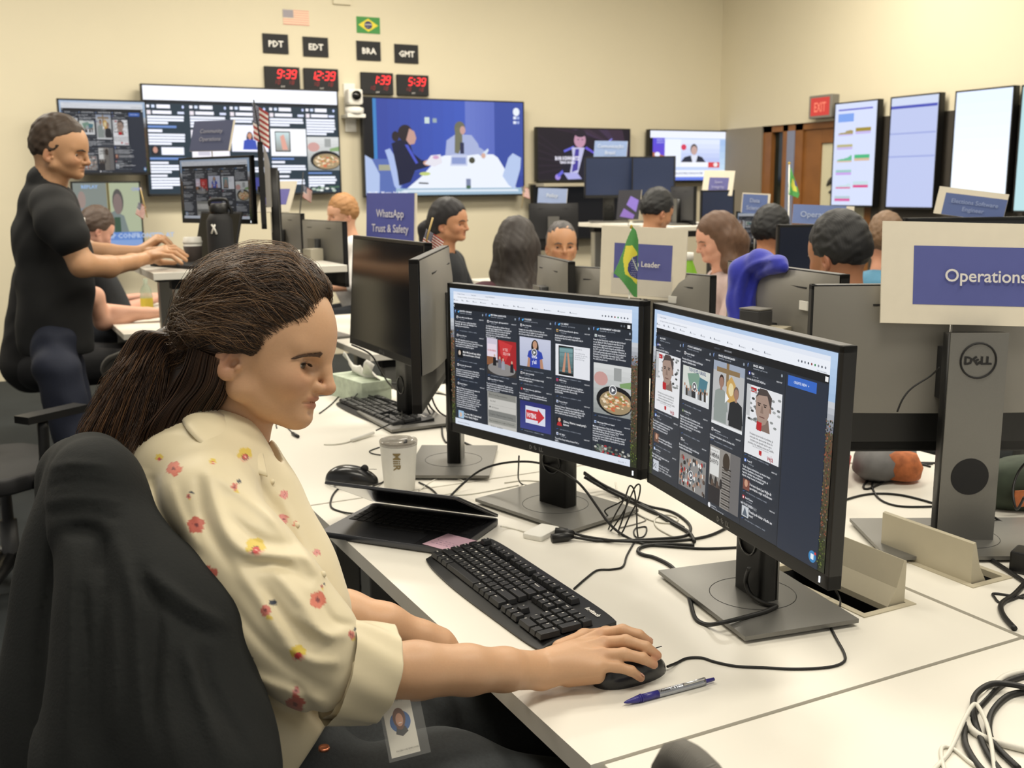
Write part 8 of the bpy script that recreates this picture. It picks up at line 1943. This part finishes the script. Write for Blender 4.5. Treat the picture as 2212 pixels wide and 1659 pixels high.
# ------------------------------------------------------------------ the other people
SKINM = mat('skin', 'ffffff', 0.5, attr='col', sub=0.08, noise=(200, 0.03))
def cloth_mat(n, c, **k): return mat(n, c, 0.85, noise=(60, 0.08), bump=(300, 0.25, 0.001), **k)
def fig_field(lo, hi, h): return Field(np.array(lo), np.array(hi), h)
def add_part(name, F, m, parent, loc, col=None):
    v, f = F.mesh()
    if len(v) == 0: return None
    c = None if col is None else np.tile(np.array(lin(col)), (len(v), 1))
    return np_obj(name, v - loc, f, m, parent, c)
def hair_short(F, R, o, sc, top=0.010, side=0.005, front=0.088, crop=False):
    F.frame(R, o, sc)
    F.ell((-0.008, 0, 0.055), (0.095 + side, 0.074 + side, 0.086 + top), 0.01)
    F.ell((-0.022, 0, 0.022), (0.078 + side, 0.069 + side, 0.062), 0.03)
    F.ell((0.112, 0, 0.000), (0.072, 0.110, front), 0.008, sub=True)
    for s in (-1, 1):
        F.ell((0.094, s * 0.078, 0.000), (0.056, 0.040, 0.045), 0.008, sub=True); F.ell((0.040, s * 0.085, -0.040), (0.060, 0.040, 0.036), 0.006, sub=True); F.ell((0.048, s * 0.085, -0.008), (0.042, 0.042, 0.034), 0.006, sub=True)
        F.ell((0.006, s * 0.090, -0.022), (0.034, 0.034, 0.034), 0.006, sub=True)
    F.cap((-0.04, 0.1, -0.075), (-0.04, -0.1, -0.075), 0.045, 0.045, 0.02, sub=True)
    F.wrinkle(0.0018, 140, 4)
    F.frame()
def seated(label, px, py, d, yaw, pitch, skin, hair, style, top, roll=0, shoulders=0.19, arm='desk', male=True, sc=None, glasses=False, group='people seated at the desks', topmat=None, hands=True, h=0.0068):
    """person seated under a head placed at a pixel and distance; faces yaw degrees"""
    R = hframe(yaw, pitch, roll); o = P(px, py, d); sc = sc or (1.03 if male else 0.98)
    zf = o[2]; fwd = np.array((math.cos(math.radians(yaw)), math.sin(math.radians(yaw)), 0)); lf = np.array((-fwd[1], fwd[0], 0))
    t = thing('person', label, 'person', (o[0], o[1], 0), 0, group); loc = np.array((o[0], o[1], 0))
    nk = o - fwd * 0.035 + np.array((0, 0, -0.135)); sh = nk - fwd * 0.02 + np.array((0, 0, -0.075)); hip = np.array((sh[0] - fwd[0] * 0.10, sh[1] - fwd[1] * 0.10, 0.56))
    # head
    F = fig_field(o - 0.20, o + 0.20, 0.0042); F.frame(R, o, sc); head_sdf(F, male, True); F.frame()
    F.path([o - fwd * 0.02 + np.array((0, 0, -0.05)), nk, sh], [0.055, 0.054, 0.062], 0.03)
    hv, hf = F.mesh(); hc = skin_cols(hv, R, o, sc, skin, 'a0584a', not male)
    # body
    F = fig_field((o[0] - 0.75, o[1] - 0.75, -0.01), (o[0] + 0.75, o[1] + 0.75, o[2]), 0.011)
    kn = [hip + fwd * 0.44 + lf * s * 0.12 + np.array((0, 0, -0.02)) for s in (-1, 1)]
    F.cap(sh, hip, 0.10, 0.11, 0.05)
    el = [sh + lf * s * (shoulders + 0.03) + fwd * 0.08 + np.array((0, 0, -0.24)) for s in (-1, 1)]
    wr_ = [np.array((*(sh + lf * s * 0.10 + fwd * 0.36)[:2], max(0.77, el[0][2] - 0.05))) for s in (-1, 1)]
    for i, s in enumerate((-1, 1)):
        F.path([sh + lf * s * (shoulders - 0.03), el[i], wr_[i]], [0.045, 0.038, 0.026], 0.02)
        F.path([hip + lf * s * 0.08, kn[i], np.array((*kn[i][:2], 0.06))], [0.09, 0.06, 0.045], 0.03)
    v2, f2 = F.mesh(); c2 = np.tile(np.array(lin(skin)), (len(v2), 1))
    parts = [(hv, hf, hc), (v2, f2, c2)]
    if hands:
        F = fig_field(np.minimum(wr_[0], wr_[1]) - 0.22, np.maximum(wr_[0], wr_[1]) + 0.22, 0.0045)
        for i, s in enumerate((-1, 1)):
            q = wr_[i] + fwd * 0.08; F.cap(wr_[i], q, 0.025, 0.022, 0.015, flat=None)
            for k in range(4): F.path([q + lf * (k - 1.5) * 0.019, q + fwd * 0.045 + lf * (k - 1.5) * 0.021 + np.array((0, 0, 0.006)), q + fwd * 0.085 * (1 - 0.1 * abs(k - 1.5)) + lf * (k - 1.5) * 0.021 - np.array((0, 0, 0.014))], [0.0105, 0.0095, 0.008], 0.004)
            F.path([wr_[i] + fwd * 0.03 - lf * s * 0.02, q - lf * s * 0.045 + fwd * 0.01], [0.013, 0.009], 0.006)
        v3, f3 = F.mesh()
        if len(v3): parts.append((v3, f3, np.tile(np.array(lin(skin)), (len(v3), 1))))
    V, Fc, C_ = join(*parts)
    np_obj('body', V - loc, Fc, SKINM, t, C_)
    # shirt
    F = fig_field((o[0] - 0.6, o[1] - 0.6, 0.45), (o[0] + 0.6, o[1] + 0.6, o[2] + 0.02), h)
    F.cap(sh + lf * (shoulders - 0.055), sh - lf * (shoulders - 0.055), 0.072, 0.072, 0.04)
    F.cap(sh + np.array((0, 0, -0.05)), sh + np.array((0, 0, -0.22)), 0.135, 0.14, 0.06); F.cap(sh + np.array((0, 0, -0.22)), hip, 0.135, 0.15, 0.06)
    F.cap(nk + np.array((0, 0, -0.035)), sh, 0.064, 0.09, 0.03)
    for i, s in enumerate((-1, 1)): F.path([sh + lf * s * (shoulders - 0.03), el[i]] + ([wr_[i] - fwd * 0.06] if arm == 'long' else []), [0.066, 0.056, 0.042][:3 if arm == 'long' else 2], 0.03)
    F.cap(nk + np.array((0, 0, 0.06)), nk + np.array((0, 0, -0.03)) + fwd * 0.01, 0.062, 0.056, 0.006, sub=True)
    F.wrinkle(0.0035, 38, int(px) % 17)
    sv, sf = F.mesh()
    np_obj('top', sv - loc, sf, topmat or cloth_mat('cloth_' + top, top), t)
    # trousers and shoes
    F = fig_field((o[0] - 0.8, o[1] - 0.8, -0.01), (o[0] + 0.8, o[1] + 0.8, 0.8), 0.012)
    F.cap(hip + lf * 0.07, hip - lf * 0.07, 0.13, 0.13, 0.04)
    for i, s in enumerate((-1, 1)): F.path([hip + lf * s * 0.08, kn[i], np.array((*kn[i][:2], 0.10))], [0.105, 0.075, 0.06], 0.03)
    add_part('trousers', F, cloth_mat('trousers_navy', '22262e'), t, loc)
    F = fig_field((o[0] - 0.8, o[1] - 0.8, -0.01), (o[0] + 0.9, o[1] + 0.9, 0.16), 0.01)
    for i in range(2): F.cap(np.array((*kn[i][:2], 0.045)), np.array((*(kn[i] + fwd * 0.17)[:2], 0.035)), 0.045, 0.035, 0.01)
    F.cut((0, 0, 0.003), (0, 0, -1)); add_part('shoes', F, M_BLKM, t, loc)
    # hair
    if hair:
        F = fig_field(o - 0.36 if style in ('long', 'pony', 'bob') else o - 0.2, o + 0.2, 0.0048)
        if style == 'buzz': hair_short(F, R, o, sc, 0.003, 0.002, 0.078)
        elif style == 'short': hair_short(F, R, o, sc, 0.016, 0.006, 0.088)
        elif style == 'thick': hair_short(F, R, o, sc, 0.026, 0.014, 0.082)
        else:
            F.frame(R, o, sc)
            F.ell((-0.010, 0, 0.060), (0.104, 0.086, 0.094), 0.01); F.ell((-0.035, 0, 0.015), (0.085, 0.084, 0.080), 0.03)
            F.frame()
            if style == 'long':
                for s in (-1, 1): F.path([o - fwd * 0.02 + lf * s * 0.068 + np.array((0, 0, 0.02)), o - fwd * 0.03 + lf * s * 0.078 + np.array((0, 0, -0.10)), sh - fwd * 0.06 + lf * s * 0.070 + np.array((0, 0, 0.0)), sh - fwd * 0.09 + lf * s * 0.05 + np.array((0, 0, -0.08))], [0.034, 0.034, 0.036, 0.024], 0.04)
                F.path([o - fwd * 0.08, o - fwd * 0.085 + np.array((0, 0, -0.12)), sh - fwd * 0.12 + np.array((0, 0, -0.02)), sh - fwd * 0.13 + np.array((0, 0, -0.10))], [0.07, 0.06, 0.055, 0.035], 0.04)
            if style == 'pony':
                F.path([o - fwd * 0.10 + np.array((0, 0, 0.02)), o - fwd * 0.145 + np.array((0, 0, -0.02)), o - fwd * 0.14 + np.array((0, 0, -0.12)), o - fwd * 0.12 + np.array((0, 0, -0.20))], [0.028, 0.034, 0.032, 0.014], 0.02)
            F.frame(R, o, sc)
            F.ell((0.115, 0, -0.002), (0.072, 0.098 if style == 'pony' else 0.070, 0.094), 0.010, sub=True)
            if style == 'pony':
                for s in (-1, 1): F.ell((0.08, s * 0.07, 0.01), (0.062, 0.036, 0.045), 0.008, sub=True); F.ell((0.006, s * 0.092, -0.018), (0.036, 0.034, 0.03), 0.006, sub=True)
            F.frame(); F.wrinkle(0.0016, 120, 6, (1, 1, 0.15))
        hv_, hf_ = F.mesh()
        np_obj('hair', hv_ - loc, hf_, mat('hair_' + hair, hair, 0.6, noise=(45, 0.2), wave=(55, 0.15, 'X')), t)
    if glasses:
        mb = MB(); g = lambda x, y, z: R @ (np.array((x, y, z)) * sc) + o
        for s in (-1, 1):
            mb.tube([g(0.100, s * 0.033 + 0.022 * math.cos(a), 0.008 + 0.016 * math.sin(a)) for a in np.linspace(0, 2 * PI, 15)[:-1]], 0.0015, 6, closed=True)
            mb.tube([g(0.098, s * 0.055, 0.012), g(0.05, s * 0.078, 0.012), g(-0.01, s * 0.082, 0.008)], 0.0015, 6)
        mb.tube([g(0.103, 0.010, 0.01), g(0.103, -0.010, 0.01)], 0.0015, 6); mb.build('glasses', M_BLKM, t, loc=-Vector(loc))
    eyes(t, R, o, sc, (1, 0, -0.1), '3a2a20')
    for c_ in t.children:
        if c_.name.startswith('eye'): c_.location = -Vector(loc)
    mb = MB()
    for s in (-1, 1):
        g = lambda x, y, z: R @ (np.array((x, y, z)) * sc) + o - loc
        mb.tube([g(0.098, s * 0.014, 0.027), g(0.094, s * 0.032, 0.031), g(0.081, s * 0.050, 0.024)], [0.003, 0.0034, 0.0018], 6)
    mb.build('eyebrows', mat('hair_' + (hair or '2a2420'), hair or '2a2420', 0.6), t)
    return t
# white shirt, red hair
seated('man with reddish short hair and white shirt half hidden behind a grey monitor', 742, 468, 7.1, 180, 8, 'd2a184', 'a07448', 'short', 'dcdad8')
seated('woman with black ponytail and black cardigan beside the WhatsApp sign', 970, 487, 5.5, -48, 2, 'bd8a68', '17151a', 'pony', '1f2328', male=False, arm='long')
seated('woman with long ombre hair and maroon sweatshirt seen from behind', 1116, 540, 4.6, 62, 6, 'c4977a', '2a2320', 'long', '4a2530', male=False, arm='long')
seated('man with close-cropped hair peering over a grey monitor', 1213, 536, 5.6, 249, 0, 'b98a66', '4a4646', 'buzz', 'dcdcda')
seated('dark haired man with a bowed head under the raised desk', 1416, 462, 6.2, 5, 22, 'b98662', '17181a', 'short', '3c3f48')
seated('woman with long brown hair and pale pink cardigan turned to the side', 1552, 524, 4.95, 160, 14, 'd09c84', '5a402e', 'long', 'b09c98', male=False, arm='long')
seated('man with black hair and glasses behind the bright blue hoodie', 1664, 508, 5.7, 8, 10, 'b07a58', '101114', 'thick', '2b3350', glasses=True)
seated('man with thick short black hair seen from behind near the Operations sign', 1815, 560, 3.35, 95, 14, 'a87454', '141416', 'short', '23262c')
seated('man with light brown hair and teal shirt partly behind the Operations sign', 1912, 528, 5.0, 40, 5, 'c48c70', '6e543c', 'short', '4a7c98')
# two people at the low desk behind the standing man
seated('bearded person bent over at the low desk behind the standing man', 203, 500, 6.2, 20, 30, 'cf9c88', '4a3a30', 'short', '26282c', group=None)
# grey print on the maroon sweatshirt and shirt under the cardigan
for nm, base, pts_, c_ in (('grey shirt front', 'cardigan', None, None),): pass

# seated person whose bare forearms show between the standing man and the desk corner
t = thing('person', 'seated person in black with bare forearms typing at the low desk corner', 'person', (0.34, 5.75, 0), 0)
loc = np.array((0.34, 5.75, 0))
F = fig_field((-0.1, 5.2, 0.4), (1.3, 6.2, 1.3), 0.007)
sh = np.array((0.30, 5.70, 1.02)); 
wa = onz(305, 678, 0.775); ea = P(222, 695, 5.55)
F.path([sh + (0, -0.17, 0), P(205, 640, 5.45), ea, (ea + wa) / 2, wa, wa + (0.07, -0.01, 0.0)], [0.05, 0.046, 0.044, 0.042, 0.028, 0.026], 0.02)
for k in range(4): F.path([wa + (0.08, -0.02 + 0.018 * k, 0.005), wa + (0.13, -0.03 + 0.02 * k, 0.012), wa + (0.165, -0.03 + 0.02 * k, -0.012)], [0.0105, 0.0095, 0.008], 0.004)
F.path([sh + (0, 0.17, 0), (0.45, 5.95, 0.82), (0.80, 5.86, 0.78), (0.88, 5.84, 0.78)], [0.05, 0.042, 0.028, 0.026], 0.02)
for k in range(4): F.path([np.array((0.90, 5.80 + 0.018 * k, 0.785)), np.array((0.95, 5.80 + 0.019 * k, 0.79)), np.array((0.98, 5.80 + 0.019 * k, 0.765))], [0.0105, 0.0095, 0.008], 0.004)
hd = np.array((0.36, 5.72, 1.24)); F.cap(hd - (0, 0, 0.1), sh, 0.055, 0.06, 0.03); F.cap(sh, (0.22, 5.75, 0.55), 0.11, 0.12, 0.04)
v1, f1 = F.mesh(); 
Rh = hframe(5, 25); F = fig_field(hd - 0.2, hd + 0.2, 0.005); F.frame(Rh, hd, 1.02); head_sdf(F, True, True); v2, f2 = F.mesh()
V, Fc, C_ = join((v1, f1, np.tile(np.array(lin('d0a088')), (len(v1), 1))), (v2, f2, skin_cols(v2, Rh, hd, 1.02, 'd0a088', 'a0584a', False)))
np_obj('body', V - loc, Fc, SKINM, t, C_)
F = fig_field(hd - 0.2, hd + 0.2, 0.006); hair_short(F, Rh, hd, 1.02, 0.014, 0.006); add_part('hair', F, mat('hair_4a3a30', '4a3a30', 0.45), t, loc)
F = fig_field((-0.2, 5.3, 0.4), (0.7, 6.2, 1.2), 0.009); F.cap(sh + (0, -0.13, 0), sh + (0, 0.13, 0), 0.075, 0.075, 0.04); F.cap(sh, (0.22, 5.75, 0.58), 0.14, 0.16, 0.05)
for s in (-1, 1): F.cap(sh + (0, s * 0.16, 0), sh + (0.06, s * 0.19, -0.12), 0.066, 0.062, 0.03)
F.wrinkle(0.003, 40, 2); add_part('top', F, cloth_mat('cloth_black', '141416'), t, loc)
F = fig_field((-0.1, 5.3, -0.01), (1.1, 6.2, 0.8), 0.012)
for s in (-1, 1): F.path([(0.24, 5.75 + s * 0.08, 0.56), (0.68, 5.75 + s * 0.12, 0.54), (0.70, 5.75 + s * 0.12, 0.04)], [0.12, 0.08, 0.055], 0.04)
F.cut((0, 0, 0.002), (0, 0, -1)); add_part('trousers', F, cloth_mat('trousers_black', '15161a'), t, loc)

# ------------------------------------------------------------------ the standing man
DM = 4.12
man = thing('person', 'man in black T-shirt and jeans standing and typing at the raised desk', 'person', (0.33, 4.62, 0), 0); loc = np.array((0.33, 4.62, 0))
az = math.degrees(math.atan2(CR[1], CR[0]))          # direction of the picture's right
MR = hframe(az + 2, 10); mo = P(127, 333, DM); MS = 1.075
fw, lf = MR[:, 0].copy(), MR[:, 1].copy(); fw[2] = 0; fw /= np.linalg.norm(fw)
F = Field(mo - 0.21, mo + 0.21, 0.0032); F.frame(MR, mo, MS); head_sdf(F, True, True); F.frame()
F.path([P(112, 360, DM + 0.01), P(108, 395, DM + 0.02), P(98, 430, DM + 0.03)], [0.060, 0.058, 0.068], 0.03)
hv, hf = F.mesh(); hc = skin_cols(hv, MR, mo, MS, 'c49670', 'a85c48', False)
F = Field(np.array((-0.1, 3.9, 0.86)), np.array((1.05, 5.0, 1.52)), 0.0042)
zt = 1.10
rwr = P(322, 556, 4.30); lwr = P(305, 545, 4.52)
F.path([P(120, 440, DM - 0.16), P(150, 520, DM - 0.20), P(178, 572, DM - 0.18), P(235, 576, DM - 0.06), P(285, 566, DM + 0.08), rwr], [0.050, 0.050, 0.046, 0.041, 0.031, 0.0255], 0.02)
F.path([P(130, 440, DM + 0.25), P(175, 540, DM + 0.32), P(235, 548, 4.48), lwr], [0.052, 0.046, 0.040, 0.027], 0.02)
def hand(F, w, tips, kn, r=0.0105):
    kc = sum(kn) / len(kn); F.cap(w, kc, 0.027, 0.022, 0.015)
    for a in kn: F.cap(w * 0.7 + a * 0.3, a, 0.019, 0.0125, 0.012)
    for a, b in zip(kn, tips): m_ = (a + b) / 2 + np.array((0, 0, 0.013)); F.path([a, m_, b], [r, r * 0.95, r * 0.78], 0.004)
hand(F, rwr, [P(392, 569, 4.22), P(402, 562, 4.27), P(404, 553, 4.32), P(396, 545, 4.37)], [P(352, 552, 4.24), P(358, 545, 4.27), P(360, 539, 4.31), P(356, 535, 4.34)])
F.path([rwr, P(345, 566, 4.40), P(378, 568, 4.42)], [0.018, 0.013, 0.009], 0.008)
hand(F, lwr, [P(366, 532, 4.50), P(371, 528, 4.54), P(368, 524, 4.58), P(360, 522, 4.62)], [P(340, 520, 4.50), P(344, 517, 4.54), P(343, 515, 4.58), P(338, 514, 4.61)])
F.path([lwr, P(335, 540, 4.48), P(362, 534, 4.46)], [0.018, 0.013, 0.009], 0.008)
av, af = F.mesh()
F = Field(np.array((-0.15, 4.1, -0.01)), np.array((0.75, 5.1, 1.5)), 0.012)
F.path([P(100, 440, DM + 0.04), P(105, 600, DM + 0.05), P(125, 740, DM + 0.05)], [0.085, 0.085, 0.07], 0.05)
for s, xo in ((-0.09, 0), (0.09, 20)): pass
v3, f3 = F.mesh()
V, Fc, C_ = join((hv, hf, hc), (av, af, np.tile(np.array(lin('c49670')), (len(av), 1))), (v3, f3, np.tile(np.array(lin('c49670')), (len(v3), 1))))
np_obj('body', V - loc, Fc, SKINM, man, C_)
eyes(man, MR, mo, MS, (1, 0, -0.35), '3a2a20')
for c_ in man.children:
    if c_.name.startswith('eye'): c_.location = -Vector(loc)
F = Field(mo - 0.2, mo + 0.2, 0.0035); hair_short(F, MR, mo, MS, 0.009, 0.003, 0.090); add_part('hair', F, mat('hair_brown_crop', '3a2c20', 0.6, noise=(80, 0.25)), man, loc)
mb = MB()
for s in (-1, 1): mb.tube([MR @ (np.array(q) * MS) + mo - loc for q in ((0.098, s * 0.012, 0.025), (0.095, s * 0.030, 0.029), (0.082, s * 0.050, 0.023))], [0.003, 0.0036, 0.0018], 6)
mb.build('eyebrows', MATS['hair_brown_crop'], man)
# T-shirt
F = Field(np.array((-0.25, 3.9, 0.70)), np.array((0.85, 5.2, 1.62)), 0.0058)
mp = lambda px, py, dd=0.0: P(px, py, DM + dd)
F.cap(mp(112, 445, -0.12), mp(118, 440, 0.20), 0.082, 0.082, 0.04)
F.path([mp(100, 450, 0.04), mp(106, 540, 0.04), mp(114, 620, 0.05), mp(114, 690, 0.05), mp(112, 745, 0.06)], [0.110, 0.122, 0.118, 0.118, 0.124], 0.05)
F.path([mp(130, 480, 0.05), mp(146, 560, 0.06), mp(144, 640, 0.06), mp(146, 745, 0.06)], [0.085, 0.085, 0.085, 0.095], 0.05)
F.path([mp(60, 500, 0.04), mp(74, 600, 0.05), mp(84, 740, 0.05)], [0.055, 0.055, 0.07], 0.04)
F.path([mp(118, 448, -0.15), mp(130, 485, -0.20), mp(146, 512, -0.21)], [0.080, 0.080, 0.076], 0.03)
F.path([mp(125, 448, 0.24), mp(150, 505, 0.30)], [0.078, 0.072], 0.03)
F.cap(mp(100, 395, 0.02), mp(92, 425, 0.03), 0.070, 0.055, 0.02); F.cap(mp(118, 375, 0.01), mp(124, 398, 0.02), 0.066, 0.052, 0.005, sub=True)
F.cut(mp(150, 545, -0.2), CR * 0.35 - CU * 0.94, 0.003) if False else None
F.wrinkle(0.004, 30, 8)
F.cut(mp(120, 768, 0), (0, 0, -1), 0.004)
tsv, tsf = F.mesh()
pj = proj_np(tsv); keep = ~((pj[:, 0] > 158) & (pj[:, 1] > 500) & (pj[:, 2] < DM - 0.135))
np_obj('t_shirt', tsv - loc, tsf, cloth_mat('black_cotton', '121314'), man)
mb = MB()
for k in range(3): mb.tube([P(181 + k * 2, 470 + k * 12, DM - 0.06) - loc, P(183 + k * 2, 480 + k * 12, DM - 0.06) - loc], 0.004, 6)
mb.build('shirt_print', M_TXT, man)
# jeans, belt line, shoes
F = Field(np.array((-0.2, 3.9, -0.01)), np.array((0.9, 5.3, 1.08)), 0.0075)
F.path([mp(118, 740, -0.02), mp(122, 790, -0.02)], [0.085, 0.092], 0.04); F.path([mp(120, 740, 0.09), mp(124, 790, 0.10)], [0.085, 0.09], 0.04)
feet = []
for s, dx, k_ in ((-0.08, -8, 0), (0.12, 16, 1)):
    hp_ = mp(128 + dx * 0.5, 800, s); ft = np.array((*(hp_ + fw * (0.02 + 0.05 * k_))[:2], 0.07)); kn_ = (hp_ + ft) / 2 + fw * 0.035
    F.path([hp_, kn_, ft], [0.088, 0.068, 0.056], 0.03); feet.append(ft)
F.wrinkle(0.004, 36, 3)
lv = F
add_part('jeans', F, mat('dark_denim', '1a2032', 0.8, noise=(150, 0.2)), man, loc)
for ft in feet:
    F = Field(ft - (0.2, 0.25, 0.09), ft + (0.35, 0.25, 0.1), 0.008); F.cap(ft + (0, 0, -0.03), ft + fw * 0.17 - (0, 0, 0.035), 0.048, 0.036, 0.02); F.cut((0, 0, 0.003), (0, 0, -1)); add_part('shoe', F, M_BLKM, man, loc)

# bright blue hoodie hanging over the grey monitor
F = Field(P(1640, 620, 2.6) - np.array((0.35, 0.35, 0.35)), P(1640, 620, 2.6) + np.array((0.35, 0.35, 0.30)), 0.0045)
F.path([P(1608, 590, 2.60), P(1602, 650, 2.60), P(1606, 730, 2.60)], [0.040, 0.036, 0.040], 0.02)
F.path([P(1634, 582, 2.62), P(1634, 740, 2.62)], [0.036, 0.042], 0.03)
F.path([P(1622, 576, 2.60), P(1648, 568, 2.56), P(1676, 572, 2.50), P(1694, 578, 2.46)], [0.034, 0.030, 0.020, 0.012], 0.025)
F.path([P(1655, 575, 2.66), P(1660, 740, 2.70)], [0.030, 0.045], 0.03)
for pts_, a_, w_ in (([(1690, 560), (1640, 565), (1606, 590), (1590, 640)], 0.005, 5), ([(1660, 572), (1628, 590), (1610, 640), (1606, 700)], -0.008, 6), ([(1640, 590), (1624, 650), (1622, 710)], 0.005, 5), ([(1592, 600), (1582, 650), (1588, 690)], -0.004, 5)): F.pixfold(pts_, a_, w_, 3)
F.wrinkle(0.003, 60, 4)
v_, f_ = F.mesh(); o = np_obj('hoodie', v_, f_, mat('royal_blue_fleece', '2b33a8', 0.9, noise=(80, 0.1), bump=(500, 0.4, 0.001), sheen=0.3))
tag(o, 'bright royal blue hoodie hung over a grey monitor corner', 'hoodie')
